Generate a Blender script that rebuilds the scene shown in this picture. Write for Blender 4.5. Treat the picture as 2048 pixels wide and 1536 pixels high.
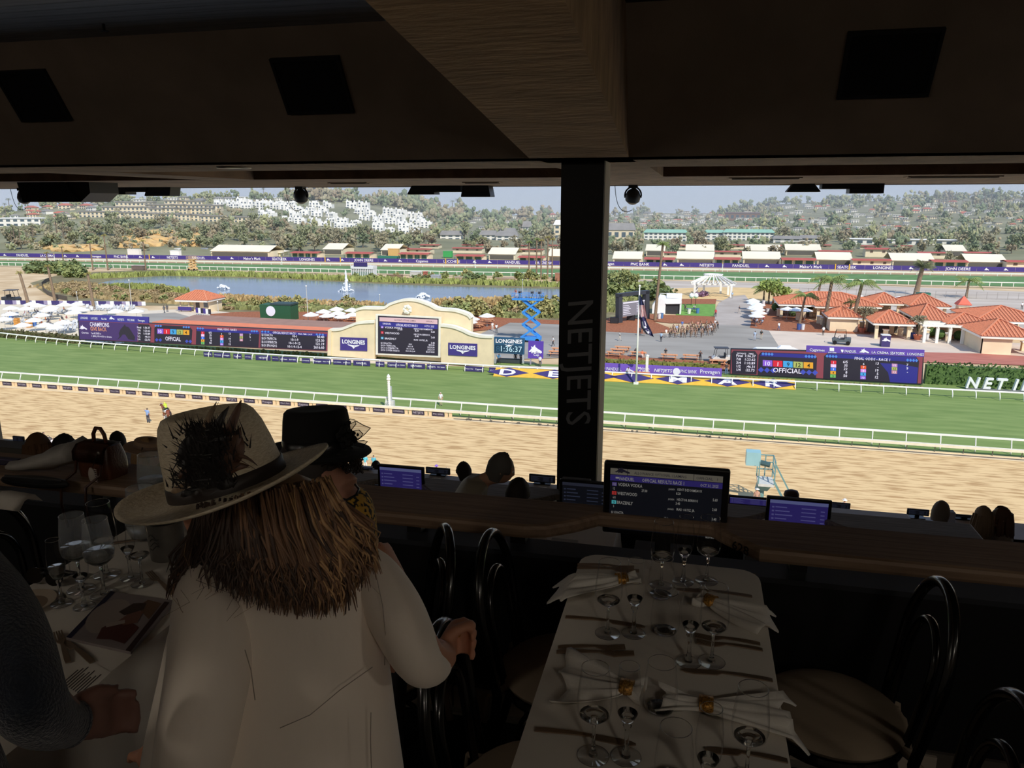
import bpy,bmesh,math,random
from mathutils import Vector,Matrix,Euler,Quaternion,noise
R=random.Random(7)
PI=math.pi
scene=bpy.context.scene
COL=scene.collection
for o in list(bpy.data.objects):bpy.data.objects.remove(o)
# camera, sky, sun, exposure
EYE=Vector((0,0,26.0));FOC=1538.0;PITCH=math.radians(13.28);YAW=math.radians(13.3)
cd=bpy.data.cameras.new('camera');cam=bpy.data.objects.new('camera',cd);COL.objects.link(cam)
cam.location=EYE;cam.rotation_euler=(PI/2-PITCH,0,YAW)
cd.sensor_fit='HORIZONTAL';cd.sensor_width=36.0;cd.lens=36.0*FOC/2048;cd.clip_start=0.05;cd.clip_end=6000
scene.camera=cam
scene.view_settings.view_transform='Standard';scene.view_settings.look='None'
scene.view_settings.gamma=1.0;scene.view_settings.use_curve_mapping=False
scene.view_settings.exposure=0.0
try:
 scene.cycles.use_denoising=True
 scene.cycles.max_bounces=10;scene.cycles.transparent_max_bounces=24;scene.cycles.transmission_bounces=10
 scene.cycles.diffuse_bounces=5;scene.cycles.sample_clamp_indirect=4.0
 scene.cycles.caustics_reflective=False;scene.cycles.caustics_refractive=False
except Exception:pass
SUN_DIR=Vector((0.57*math.cos(math.radians(44)),-0.82*math.cos(math.radians(44)),math.sin(math.radians(44)))).normalized()
w=bpy.data.worlds.new('sky');scene.world=w;w.use_nodes=True
nt=w.node_tree;nt.nodes.clear()
wo=nt.nodes.new('ShaderNodeOutputWorld');bg=nt.nodes.new('ShaderNodeBackground')
geo=nt.nodes.new('ShaderNodeTexCoord');sep=nt.nodes.new('ShaderNodeSeparateXYZ');rp=nt.nodes.new('ShaderNodeValToRGB')
nt.links.new(geo.outputs['Generated'],sep.inputs[0]);nt.links.new(sep.outputs['Z'],rp.inputs[0])
cr=rp.color_ramp;cr.elements[0].position=0.0;cr.elements[0].color=(0.56,0.66,0.79,1)
cr.elements[1].position=0.9;cr.elements[1].color=(0.16,0.30,0.62,1)
e=cr.elements.new(0.05);e.color=(0.50,0.62,0.81,1)
e=cr.elements.new(0.25);e.color=(0.33,0.48,0.76,1)
nt.links.new(rp.outputs[0],bg.inputs[0]);bg.inputs[1].default_value=1.0
nt.links.new(bg.outputs[0],wo.inputs[0])
sl=bpy.data.lights.new('sun','SUN');sl.energy=4.0;sl.angle=math.radians(0.6);sl.color=(1.0,0.95,0.86)
so=bpy.data.objects.new('sun',sl);COL.objects.link(so);so.location=(30,-60,90)
so.rotation_euler=SUN_DIR.to_track_quat('Z','Y').to_euler()
# picture point -> point on a real plane (camera calibration)
_fw=Vector((-math.sin(YAW)*math.cos(PITCH),math.cos(YAW)*math.cos(PITCH),-math.sin(PITCH)))
_rt=Vector((math.cos(YAW),math.sin(YAW),0));_up=_rt.cross(_fw)
def ray(x,y):return _fw*FOC+_rt*(x-1024)-_up*(y-768)
def atZ(x,y,z=0.0):
 r=ray(x,y);return EYE+r*((z-EYE.z)/r.z)
def atY(x,y,Y):
 r=ray(x,y);return EYE+r*(Y/r.y)
def atX(x,y,X):
 r=ray(x,y);return EYE+r*(X/r.x)
def atD(x,y,d):
 return EYE+ray(x,y)*(d/FOC)
 # mesh building helpers
class MB:
 def __init__(s):s.v=[];s.f=[];s.m=[];s.cur=0
 def mat(s,i):s.cur=i;return s
 def add(s,vs,fs):
  b=len(s.v);s.v.extend(Vector(p)for p in vs)
  for f in fs:s.f.append([b+i for i in f]);s.m.append(s.cur)
  return s
 def box(s,x0,x1,y0,y1,z0,z1):
  return s.add([(x0,y0,z0),(x1,y0,z0),(x1,y1,z0),(x0,y1,z0),(x0,y0,z1),(x1,y0,z1),(x1,y1,z1),(x0,y1,z1)],[(3,2,1,0),(4,5,6,7),(0,1,5,4),(1,2,6,5),(2,3,7,6),(3,0,4,7)])
 def cbox(s,c,sx,sy,sz,rz=0.0):
  ca,sa=math.cos(rz),math.sin(rz);c=Vector(c);vs=[]
  for z in(-sz/2,sz/2):
   for x,y in((-sx/2,-sy/2),(sx/2,-sy/2),(sx/2,sy/2),(-sx/2,sy/2)):
    vs.append((c.x+x*ca-y*sa,c.y+x*sa+y*ca,c.z+z))
  return s.add(vs,[(3,2,1,0),(4,5,6,7),(0,1,5,4),(1,2,6,5),(2,3,7,6),(3,0,4,7)])
 def bar(s,p,q,w,h=None):
  p,q=Vector(p),Vector(q);h=h or w;d=(q-p).normalized()
  a=d.cross(Vector((0,0,1)))
  if a.length<1e-3:a=Vector((1,0,0))
  a.normalize();b=a.cross(d).normalized();a*=w/2;b*=h/2
  vs=[p-a-b,p+a-b,p+a+b,p-a+b,q-a-b,q+a-b,q+a+b,q-a+b]
  return s.add(vs,[(0,1,2,3),(7,6,5,4),(0,4,5,1),(1,5,6,2),(2,6,7,3),(3,7,4,0)])
 def tube(s,pts,r,n=8,closed=False,caps=True):
  pts=[Vector(p)for p in pts];k=len(pts);rs=r if isinstance(r,(list,tuple))else[r]*k
  rings=[];prev=None
  for i,p in enumerate(pts):
   if closed:d=pts[(i+1)%k]-pts[i-1]
   else:d=pts[min(i+1,k-1)]-pts[max(i-1,0)]
   if d.length<1e-9:d=Vector((0,0,1))
   d.normalize()
   if prev is None:
    a=d.cross(Vector((0,0,1)))
    if a.length<0.05:a=d.cross(Vector((0,1,0)))
   else:
    a=prev-d*prev.dot(d)
    if a.length<1e-6:a=d.cross(Vector((0,0,1)))
   a.normalize();prev=a;b=d.cross(a)
   rings.append([p+(a*math.cos(2*PI*j/n)+b*math.sin(2*PI*j/n))*rs[i]for j in range(n)])
  vs=[v for g in rings for v in g];fs=[]
  for i in range(k if closed else k-1):
   i2=(i+1)%k
   for j in range(n):
    fs.append((i*n+j,i*n+(j+1)%n,i2*n+(j+1)%n,i2*n+j))
  if caps and not closed:
   fs.append(tuple(range(n-1,-1,-1)));fs.append(tuple((k-1)*n+j for j in range(n)))
  return s.add(vs,fs)
 def lathe(s,prof,n=24,c=(0,0,0),sx=1.0,sy=1.0,rot=None,caps=True):
  c=Vector(c);vs=[];fs=[];k=len(prof)
  for(r,z)in prof:
   for j in range(n):
    a=2*PI*j/n;p=Vector((r*math.cos(a)*sx,r*math.sin(a)*sy,z))
    vs.append(c+(rot@p if rot else p))
  for i in range(k-1):
   for j in range(n):
    fs.append((i*n+j,i*n+(j+1)%n,(i+1)*n+(j+1)%n,(i+1)*n+j))
  if caps and prof[0][0]>1e-6:fs.append(tuple(range(n-1,-1,-1)))
  if caps and prof[-1][0]>1e-6:fs.append(tuple((k-1)*n+j for j in range(n)))
  return s.add(vs,fs)
 def loft(s,rings,cap0=True,cap1=True):
  n=len(rings[0]);vs=[p for g in rings for p in g];fs=[]
  for i in range(len(rings)-1):
   for j in range(n):
    fs.append((i*n+j,i*n+(j+1)%n,(i+1)*n+(j+1)%n,(i+1)*n+j))
  if cap0:fs.append(tuple(range(n-1,-1,-1)))
  if cap1:fs.append(tuple((len(rings)-1)*n+j for j in range(n)))
  return s.add(vs,fs)
 def prism(s,poly,axis,t0,t1):
  def P(a,b,t):return{'x':(t,a,b),'y':(a,t,b),'z':(a,b,t)}[axis]
  n=len(poly);vs=[P(a,b,t0)for a,b in poly]+[P(a,b,t1)for a,b in poly]
  fs=[tuple(range(n-1,-1,-1)),tuple(range(n,2*n))]+[(i,(i+1)%n,n+(i+1)%n,n+i)for i in range(n)]
  return s.add(vs,fs)
 def frame_prism(s,poly,o,u,v,t):
  o,u,v=Vector(o),Vector(u),Vector(v);nrm=u.cross(v).normalized()*t;n=len(poly)
  vs=[o+u*a+v*b for a,b in poly]+[o+u*a+v*b+nrm for a,b in poly]
  fs=[tuple(range(n-1,-1,-1)),tuple(range(n,2*n))]+[(i,(i+1)%n,n+(i+1)%n,n+i)for i in range(n)]
  return s.add(vs,fs)
 def ico(s,c,r,sub=1,sx=1,sy=1,sz=1,jit=0.0,rnd=None):
  vs,fs=_ico(sub);c=Vector(c);out=[]
  for p in vs:
   k=1.0
   if jit:k+=jit*(rnd or R).uniform(-1,1)
   out.append(c+Vector((p.x*r*sx*k,p.y*r*sy*k,p.z*r*sz*k)))
  return s.add(out,fs)
 def quad(s,a,b,c,d):return s.add([a,b,c,d],[(0,1,2,3)])
 def text(s,t,o,u=(1,0,0),v=(0,0,1),size=1.0,align='L',bold=0.0,shear=0.0,sx=1.0,depth=0.0,lift=0.0):
  vs,fs,w_=_text(t,bold,shear,depth)
  o,u,v=Vector(o),Vector(u).normalized(),Vector(v).normalized();nrm=u.cross(v)
  off={'L':0,'C':-w_/2,'R':-w_}[align]
  return s.add([o+u*((p[0]+off)*size*sx)+v*(p[1]*size)+nrm*(p[2]*size+lift)for p in vs],fs)
 def join(s,other,M=None):
  b=len(s.v);s.v.extend((M@p if M else p)for p in other.v)
  s.f.extend([b+i for i in f]for f in other.f);s.m.extend(s.cur if s.cur else m for m in other.m);return s
 def xform(s,M):s.v=[M@p for p in s.v];return s
 def mesh(s,name,mats,smooth=False):
  me=bpy.data.meshes.new(name);me.from_pydata([tuple(p)for p in s.v],[],s.f)
  mats=mats if isinstance(mats,(list,tuple))else[mats]
  for m in mats:me.materials.append(m)
  if len(mats)>1:
   for p,i in zip(me.polygons,s.m):p.material_index=min(i,len(mats)-1)
  if smooth is True:me.polygons.foreach_set('use_smooth',[True]*len(me.polygons))
  me.update()
  if smooth and smooth is not True:
   me.polygons.foreach_set('use_smooth',[True]*len(me.polygons))
   try:me.set_sharp_from_angle(angle=math.radians(smooth))
   except Exception:pass
  return me
 def build(s,name,mats,parent=None,smooth=False,L=0):
  if parent is not None and not L:
   r=parent
   while r.parent is not None:r=r.parent
   l=r.location.copy()
   s.v=[p-l for p in s.v]
  o=bpy.data.objects.new(name,s.mesh(name,mats,smooth));COL.objects.link(o);o.parent=parent
  return o
_icoc={}
def _ico(sub):
 if sub not in _icoc:
  bm=bmesh.new();bmesh.ops.create_icosphere(bm,subdivisions=sub,radius=1.0);bm.verts.ensure_lookup_table()
  _icoc[sub]=([v.co.copy()for v in bm.verts],[[v.index for v in f.verts]for f in bm.faces]);bm.free()
 return _icoc[sub]
_tc={}
def _text(t,bold,shear,depth):
 k=(t,bold,shear,depth)
 if k not in _tc:
  c=bpy.data.curves.new('txt','FONT');c.body=t;c.size=1.0;c.offset=bold;c.shear=shear;c.extrude=depth
  c.resolution_u=2 if depth or len(t)<12 else 1
  o=bpy.data.objects.new('txt',c);COL.objects.link(o)
  bpy.context.view_layer.update()
  me=bpy.data.meshes.new_from_object(o.evaluated_get(bpy.context.evaluated_depsgraph_get()))
  vs=[tuple(v.co)for v in me.vertices];fs=[tuple(p.vertices)for p in me.polygons]
  bpy.data.objects.remove(o);bpy.data.curves.remove(c);bpy.data.meshes.remove(me)
  x0=min((p[0]for p in vs),default=0);x1=max((p[0]for p in vs),default=0)
  _tc[k]=([(p[0]-x0,p[1],p[2])for p in vs],fs,x1-x0)
 return _tc[k]
def tag(o,label=None,cat=None,group=None,kind=None):
 if label:o['label']=label
 if cat:o['category']=cat
 if group:o['group']=group
 if kind:o['kind']=kind
 return o
def thing(name,label,cat,loc=(0,0,0),group=None,rz=0.0):
 o=bpy.data.objects.new(name,None);o.empty_display_size=0.1;COL.objects.link(o);o.location=loc;o.rotation_euler=(0,0,rz)
 return tag(o,label,cat,group)
def struct(name,mb,m,label=None,smooth=False,parent=None):
 o=mb.build(name,m,parent,smooth)
 if parent is None:o['kind']='structure'
 if label:o['label']=label
 return o
_kids={}
def kids(o):
 return[c for c in o.children]
def dup(root,loc=None,rz=None,label=None,group=None,scale=None):
 def cp(o,par):
  c=o.copy();COL.objects.link(c);c.parent=par
  for ch in o.children:cp(ch,c)
  return c
 n=cp(root,None)
 if loc is not None:n.location=loc
 if rz is not None:n.rotation_euler=(0,0,rz)
 if scale is not None:n.scale=(scale,)*3 if not isinstance(scale,tuple)else scale
 if label:n['label']=label
 if group:n['group']=group
 return n
def inst(me,name,loc,rz=0.0,scale=1.0,parent=None,**kw):
 o=bpy.data.objects.new(name,me);COL.objects.link(o);o.location=loc;o.rotation_euler=(0,0,rz)
 o.scale=scale if isinstance(scale,tuple)else(scale,)*3;o.parent=parent
 return tag(o,**kw)if kw else o
 # materials (all procedural)
def lin(r,g,b):
 f=lambda c:c/12.92 if c<=0.04045 else((c+0.055)/1.055)**2.4
 return(f(r/255),f(g/255),f(b/255),1.0)
def mat(name,rgb,rough=0.6,var=0.0,scale=8.0,rgb2=None,metal=0.0,bump=0.0,bscale=None,emit=None,estr=0.0,spec=0.5,stretch=None,coord='Object',detail=4.0,alpha=None,trans=0.0,sheen=0.0,coat=0.0,lo=0.35,hi=0.65):
 m=bpy.data.materials.new(name);m.use_nodes=True;t=m.node_tree;b=t.nodes['Principled BSDF']
 c=lin(*rgb);b.inputs['Base Color'].default_value=c;b.inputs['Roughness'].default_value=rough
 b.inputs['Metallic'].default_value=metal;b.inputs['Specular IOR Level'].default_value=spec
 if coat:b.inputs['Coat Weight'].default_value=coat
 if trans:b.inputs['Transmission Weight'].default_value=trans
 if sheen:b.inputs['Sheen Weight'].default_value=sheen
 if alpha is not None:b.inputs['Alpha'].default_value=alpha
 if emit is not None:
  b.inputs['Emission Color'].default_value=lin(*emit);b.inputs['Emission Strength'].default_value=estr
 if var or rgb2 or bump:
  tc=t.nodes.new('ShaderNodeTexCoord');mp=t.nodes.new('ShaderNodeMapping');nz=t.nodes.new('ShaderNodeTexNoise')
  t.links.new(tc.outputs[coord],mp.inputs[0]);t.links.new(mp.outputs[0],nz.inputs['Vector'])
  if stretch:mp.inputs['Scale'].default_value=stretch
  nz.inputs['Scale'].default_value=scale;nz.inputs['Detail'].default_value=detail
  if var or rgb2:
   c2=lin(*rgb2)if rgb2 else tuple(max(0,x*(1-var))for x in c[:3])+(1,)
   c1=c if rgb2 else tuple(min(1,x*(1+var*0.6))for x in c[:3])+(1,)
   rm=t.nodes.new('ShaderNodeValToRGB');rm.color_ramp.elements[0].position=lo;rm.color_ramp.elements[1].position=hi
   rm.color_ramp.elements[0].color=c2;rm.color_ramp.elements[1].color=c1
   t.links.new(nz.outputs['Fac'],rm.inputs[0]);t.links.new(rm.outputs[0],b.inputs['Base Color'])
  if bump:
   bp=t.nodes.new('ShaderNodeBump');bp.inputs['Strength'].default_value=bump;bp.inputs['Distance'].default_value=0.02
   if bscale:
    n2=t.nodes.new('ShaderNodeTexNoise');n2 .inputs['Scale'].default_value=bscale;n2 .inputs['Detail'].default_value=5
    t.links.new(mp.outputs[0],n2 .inputs['Vector']);t.links.new(n2 .outputs['Fac'],bp.inputs['Height'])
   else:t.links.new(nz.outputs['Fac'],bp.inputs['Height'])
   t.links.new(bp.outputs[0],b.inputs['Normal'])
 return m
def screen_mat(name,rgb,estr=1.0):
 return mat(name,tuple(int(c*0.4)for c in rgb),0.35,emit=rgb,estr=estr)
_plain={}
def plain(rgb,rough=0.6,metal=0.0):
 k=(rgb,rough,metal)
 if k not in _plain:_plain[k]=mat('paint_%d_%d_%d'%rgb,rgb,rough,var=0.08,scale=3.0,metal=metal)
 return _plain[k]
def glow(rgb,s=1.0):
 k=('g',rgb,s)
 if k not in _plain:_plain[k]=screen_mat('screen_%d_%d_%d'%rgb,rgb,s)
 return _plain[k]
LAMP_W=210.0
WHITE=mat('white_paint',(238,238,232),0.5,var=0.06,scale=2.0)
# STRUCTURE: the grandstand dining terrace
SOF=26.42
FZ=[23.98,22.77,21.57,20.37]
PY=[2.70,5.95,9.15,12.35]
stucco=mat('brown_stucco',(132,108,86),0.9,var=0.25,scale=3.0,bump=0.5,bscale=26.0,stretch=(1,0.35,1))
stucco_dark=mat('dark_brown_wall',(150,132,116),0.9,var=0.12,scale=2.0,bump=0.15,bscale=60.0)
stucco_rough=mat('rough_beam_plaster',(176,146,114),0.92,var=0.22,scale=2.5,bump=0.9,bscale=9.0,stretch=(0.6,2.2,1))
plank_m=mat('grey_ceiling_plank',(176,178,180),0.7,var=0.18,scale=5.0,stretch=(0.2,3,1))
black_m=mat('black_panel',(12,13,16),0.55,var=0.2,scale=5.0)
carpet_m=mat('blue_black_carpet',(40,46,58),0.95,rgb2=(14,16,22),scale=160.0,detail=2.0,lo=0.45,hi=0.6)
concrete_m=mat('concrete',(196,190,178),0.9,var=0.12,scale=1.2)
wood_m=mat('oak_counter',(146,122,100),0.55,rgb2=(122,98,78),scale=5.0,stretch=(0.5,14,6),detail=6.0,bump=0.08)
grey_wood=mat('grey_oak_counter',(150,140,128),0.55,rgb2=(112,102,92),scale=6.0,stretch=(0.5,14,6),detail=6.0)
cloth_m=mat('white_tablecloth',(236,230,220),0.85,var=0.05,scale=3.0,bump=0.12,bscale=14.0)
beige_m=mat('beige_column_paint',(206,198,182),0.7,var=0.06,scale=2.0)
X0,X1=-30.0,16.0
struct('floor',MB().box(X0,X1,-6,2.7,23.86,23.98),carpet_m)
for i in(1,2,3):
 struct('floor',MB().box(X0,X1,PY[i-1]-0.04,PY[i]+0.05,FZ[i]-0.15,FZ[i]),carpet_m)
for i in range(4):
 h=[24.70,23.49,22.29,21.09][i];lo=FZ[i+1]-0.15 if i<3 else 0.0
 struct('wall_parapet',MB().box(X0,X1,PY[i]-0.04,PY[i]+0.06,lo,h-0.02),black_m if i<3 else concrete_m)
 struct('trim_1',MB().box(X0,X1,PY[i]-0.05,PY[i]+0.075,h-0.02,h),plain((52,54,60),0.4))
sk=struct('baseboard_front',MB().box(X0,X1,PY[0]-0.06,PY[0]-0.045,23.98,24.095),plain((90,84,78),0.8))
tile_me=MB().box(-0.145,0.145,-0.012,0,0,0.105).mesh('skirting_tile',mat('beige_skirting_tile',(190,178,162),0.7,var=0.2,scale=4))
for k in range(9):
 inst(tile_me,'tile',(-1.62+0.30*k,PY[0]-0.0605,23.982),parent=sk)
struct('trim_2',MB().box(X0,X1,PY[0]-0.10,PY[0]-0.062,23.98,23.992),plain((170,166,158),0.5))
struct('wall_back',MB().box(X0,X1,-6.2,-6,24,29),mat('cream_hall_wall',(176,156,130),0.9,var=0.1,scale=2))
struct('wall_left',MB().box(X0-0.3,X0,-6.2,20.4,20,29),stucco_dark)
struct('wall_right',MB().box(X1,X1+0.3,-6.2,20.4,20,29),stucco_dark)
struct('roof',MB().box(X0-0.3,X1+0.3,-6.2,20.4,27.75,28.4),stucco)
struct('wall_front',MB().box(X0,X1,12.42,12.7,0,20.2),concrete_m)
struct('apron',MB().box(-140,110,12.7,50,-0.2,0.02),concrete_m)
SL=lambda t:(7.65-t*0.53,SOF+t*0.848)
def bulk(x0,x1):
 a,b=SL(0),SL(1.55)
 m=MB().prism([(a[0],a[1]),(b[0],b[1]),(b[0]+0.5,b[1]),(a[0]+0.5,a[1])],'x',x0,x1)
 struct('wall_bulkhead',m,stucco_dark)
bulk(X0,-1.63);bulk(-0.67,X1)
ceil=struct('ceiling',MB().box(X0,X1,-6,7.2,27.60,27.74),plain((40,40,42),0.8))
pm=MB().box(-14.2,-1.7,0,0.168,-0.03,0.0).mesh('ceiling_plank',plank_m)
for k in range(20):
 inst(pm,'plank',(0,3.45+0.176*k,27.60),parent=ceil)
bz=lambda y:SOF+0.14*(7.62-y)
bm_=MB();ys=[-6,7.62,8.6]
bm_.add([(x,y,z)for y in ys for(x,z)in((-1.63,bz(min(y,7.62))),(-0.67,bz(min(y,7.62))),(-0.67,28.4),(-1.63,28.4))],[(0,3,2,1),(8,9,10,11)]+[(4*i+a,4*i+(a+1)%4,4*i+4+(a+1)%4,4*i+4+a)for i in range(2)for a in range(4)])
struct('beam',bm_,stucco_rough)
sb=MB()
YN,YF,YE=9.8,13.5,20.2
sb.box(X0,X1,7.65,YN,SOF,SOF+0.5);sb.box(X0,X1,YF,YE,SOF,SOF+0.5)
for x0,x1 in((X0,-24),(-17,-15.9),(-9.3,-8.2),(-1.75,-0.6),(6.0,7.0),(13.5,X1)):
 sb.box(x0,x1,YN,YF,SOF,SOF+0.5)
sb.box(X0,X1,YN,YF,SOF+0.32,SOF+0.5)
struct('ceiling_soffit',sb,stucco)
struct('trim_3',MB().box(X0,X1,YE,YE+0.12,SOF-0.015,SOF+2.2),stucco)
for i,(x,y,w_)in enumerate(((700,365,0.9),(1530,355,1.2),(1905,352,1.4),(110,368,1.1),(965,364,0.8))):
 p=atZ(x,y,SOF);t=thing('ceiling_vent',['slim dark slot vent in the soffit left of the pillar','slim slot vent in the soffit right of the pillar, nearer the pillar','slim slot vent in the soffit at the far right','slim slot vent in the soffit above the left black box','short slot vent in the soffit beside the hanging speakers'][i],'vent',(p.x,p.y,SOF-0.02))
 MB().box(-w_/2,w_/2,-0.16,0.16,0.0,0.02).build('frame',plain((150,130,108),0.6),t,L=1)
 for k in range(4):MB().box(-w_/2+0.05,w_/2-0.05,-0.12+0.065*k,-0.085+0.065*k,-0.012,0.0).build('slat',plain((48,40,34),0.6),t,L=1)
def pillar(x,lab,letters):
 c=MB().box(x-0.22,x+0.22,8.27,8.75,FZ[2],SOF)
 struct('pillar',c,beige_m)
 t=thing('pillar_panel',lab,'sign',(x,8.25,FZ[2]))
 MB().box(-0.235,0.215,-0.03,0.02,0.0,SOF-FZ[2]).build('board',black_m,t,L=1)
 if letters:
  l=MB();zt=atY(1160,600,8.2).z;zb=atY(1160,852,8.2).z
  s=0.39;vs,fs,wd=_text('NETJETS',0.004,-0.12,0)
  l.text('NETJETS',(-0.135,-0.034,zt-FZ[2]),(0,0,-1),(1,0,0),s,sx=(zt-zb)/(wd*s),bold=0.004,shear=-0.12)
  l.build('lettering',mat('grey_lettering',(150,152,156),0.5),t,L=1)
PX=-1.18
pillar(PX,'tall black pillar panel with grey vertical letters, reading downward',True)
pillar(PX-8.75,'plain black panel on the pillar at the left edge',False)
dark_fit=plain((30,28,26),.4)
lamp_glow=mat('lamp_disc',(205,196,150),0.4,emit=(214,204,158),estr=0.75)
def downlight(p,lab,power,grp=None,r=0.17):
 t=thing('ceiling_light',lab,'light',p,grp)
 MB().lathe([(r,-0.004),(r+0.03,-0.02),(r+0.035,0.0),(r,0.0)],28).build('trim_ring',plain((200,190,170),0.4),t,True,L=1)
 MB().lathe([(0.0,-0.008),(r,-0.008),(r,0.0)],28).build('diffuser',lamp_glow,t,False,L=1)
 if power:
  l=bpy.data.lights.new('bulb','SPOT');l.energy=power;l.color=(1.0,0.80,0.60);l.shadow_soft_size=0.16;l.spot_size=math.radians(150);l.spot_blend=0.6
  o=bpy.data.objects.new('bulb',l);COL.objects.link(o);o.parent=t;o.location=(0,0,-0.03)
 return t
p=atZ(468,334,SOF);downlight((p.x,p.y,SOF),'round lit recessed lamp in the brown soffit left of the beam',0)
for x,y in((-3.4,-1.6),(1.6,-2.2),(4.6,-.8),(-7.5,-1.2)):  # unseen pendants added as warm fill for ceiling, bulkhead and tables
 t=thing('fill_pendant','added warm globe pendant, unseen behind the camera, filling the terrace with light','lamp',(x,y,27.6),'added fill pendants behind the camera')
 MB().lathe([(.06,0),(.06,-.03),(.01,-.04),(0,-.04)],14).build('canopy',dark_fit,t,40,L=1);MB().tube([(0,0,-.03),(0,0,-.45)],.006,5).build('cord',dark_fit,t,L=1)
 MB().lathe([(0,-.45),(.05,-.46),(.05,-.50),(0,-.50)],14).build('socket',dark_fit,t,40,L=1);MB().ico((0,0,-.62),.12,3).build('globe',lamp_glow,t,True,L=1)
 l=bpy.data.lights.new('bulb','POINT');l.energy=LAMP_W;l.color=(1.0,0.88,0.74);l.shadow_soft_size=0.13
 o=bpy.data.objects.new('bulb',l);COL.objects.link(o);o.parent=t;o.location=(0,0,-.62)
U=Vector((1,0,0));V=Vector((0,-0.53,0.848));NRM=Vector((0,-0.848,-0.53))
for(xa,xb),lab in(((-7.22,-6.58),'square black speaker grille in the bulkhead at the far left'),((-4.03,-3.32),'square black speaker grille in the bulkhead left of the beam'),((1.09,1.80),'square black speaker grille in the bulkhead right of the beam')):
 base=Vector(((xa+xb)/2,7.22,27.1));hw,hh=(xb-xa)/2,0.275
 t=thing('wall_speaker',lab,'speaker',base)
 O=base-V*0.0
 f=MB()
 for a0,a1,b0,b1 in((-hw,hw,hh-0.03,hh),(-hw,hw,-hh,-hh+0.03),(-hw,-hw+0.03,-hh+0.03,hh-0.03),(hw-0.03,hw,-hh+0.03,hh-0.03)):
  q=[O+U*a+V*b for a,b in((a0,b0),(a1,b0),(a1,b1),(a0,b1))]
  f.add([p-NRM*0.02 for p in q]+[p+NRM*0.035 for p in q],[(3,2,1,0),(4,5,6,7),(0,1,5,4),(1,2,6,5),(2,3,7,6),(3,0,4,7)])
 f.build('frame',plain((26,27,30),0.6),t)
 g=MB();q=[O+U*a+V*b for a,b in((-hw+.03,-hh+.03),(hw-.03,-hh+.03),(hw-.03,hh-.03),(-hw+.03,hh-.03))]
 g.add([p-NRM*0.02 for p in q]+[p+NRM*0.02 for p in q],[(3,2,1,0),(4,5,6,7),(0,1,5,4),(1,2,6,5),(2,3,7,6),(3,0,4,7)])
 g.build('grille',mat('speaker_grille',(9,10,14),0.85,bump=0.3,bscale=300),t)
 # things hanging under the front edge of the soffit
def hang(x,y):return atY(x,y,19.6)
dark=mat('black_plastic',(10,10,11),0.45)
def moving_head(x,y,lab,r=0.19,loop=True):
 p=hang(x,y);t=thing('stage_light',lab,'light',(p.x,p.y,SOF))
 zc=p.z-SOF
 MB().cbox((0,0,-0.04),0.22,0.22,0.08).build('base',dark,t,L=1)
 yk=MB();yk.tube([(0.2*math.cos(a),0,zc+0.02+0.20*math.sin(a))for a in[PI*(k/10)for k in range(-1,12)]],0.022,6)
 yk.build('yoke',dark,t,True,L=1)
 hd=MB().lathe([(0.0,-0.19),(0.10,-0.185),(0.175,-0.12),(0.19,0.0),(0.15,0.11),(0.04,0.20),(0,0.21)],12,(0,0,zc),rot=Euler((0.35,0.15,0)).to_matrix())
 h=hd.build('lamp_head',dark,t,40,L=1)
 MB().lathe([(0.0,-0.196),(0.09,-0.192),(0.09,-0.185)],12,(0,0,zc),rot=Euler((0.35,0.15,0)).to_matrix()).build('lens',plain((60,62,66),0.2),h,L=1)
 cb=MB();cb.tube([(-0.45+0.45*u-0.1*math.sin(PI*u),0.0,-0.02-0.62*math.sin(PI*u*0.62))for u in[k/12 for k in range(13)]],0.008,5)
 cb.build('cable',dark,t,True,L=1)
moving_head(602,392,'black moving head lamp hanging from the soffit left of the pillar')
moving_head(1266,392,'black moving head lamp hanging from the soffit right of the pillar')
moving_head(48,394,'black moving head lamp behind the big black box at the left')
def flood(xl,xr,ytop,ybot,flare,lab,mid=False):
 a,b=hang(xl,ybot),hang(xr,ybot);zt=SOF;d=0.45;w_=b.x-a.x
 t=thing('hanging_speaker',lab,'speaker',((a.x+b.x)/2,19.6,SOF))
 m=MB();h=b.z-SOF
 m.prism([(-w_/2+flare[0],0),(w_/2-flare[1],0),(w_/2,h*0.9),(w_/2,h),(-w_/2,h),(-w_/2,h*0.9)],'y',-d/2,d/2)
 m.build('cabinet',dark,t,L=1)
 MB().box(-w_/2+0.06,w_/2-0.06,-d/2-0.01,-d/2,h+0.03,h*0.55).build('grille',mat('cabinet_grille',(16,16,18),0.9),t,L=1)
flood(207,262,376,389,(0.0,-0.02),'leftmost flat hanging speaker under the soffit edge')
flood(262,304,375,384,(0.05,-0.1),'flat hanging speaker second from left under the soffit edge')
flood(300,350,375,392,(0.1,-0.05),'hanging speaker beside the left big box, third from left')
flood(821,874,370,389,(0.12,0.02),'tilted hanging speaker left of the pillar, first of three')
flood(874,926,370,384,(0.0,0.0),'flat hanging speaker in the middle of three left of the pillar')
flood(927,985,370,394,(0.05,0.05),'hanging speaker nearest the pillar on its left')
flood(1572,1638,362,384,(0.13,0.14),'flared hanging speaker right of the pillar, first of three')
flood(1641,1697,362,378,(0.0,0.0),'flat hanging speaker in the middle of three right of the pillar')
flood(1695,1763,362,387,(0.0,0.0),'hanging speaker right of the pillar, third of three')
a,b=atY(44,404,14.2),atY(158,404,14.2)
t=thing('hanging_subwoofer','big black box speaker hanging under the soffit at the left','speaker',((a.x+b.x)/2,14.6,SOF))
hw=(b.x-a.x)/2;h=a.z-SOF
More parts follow.
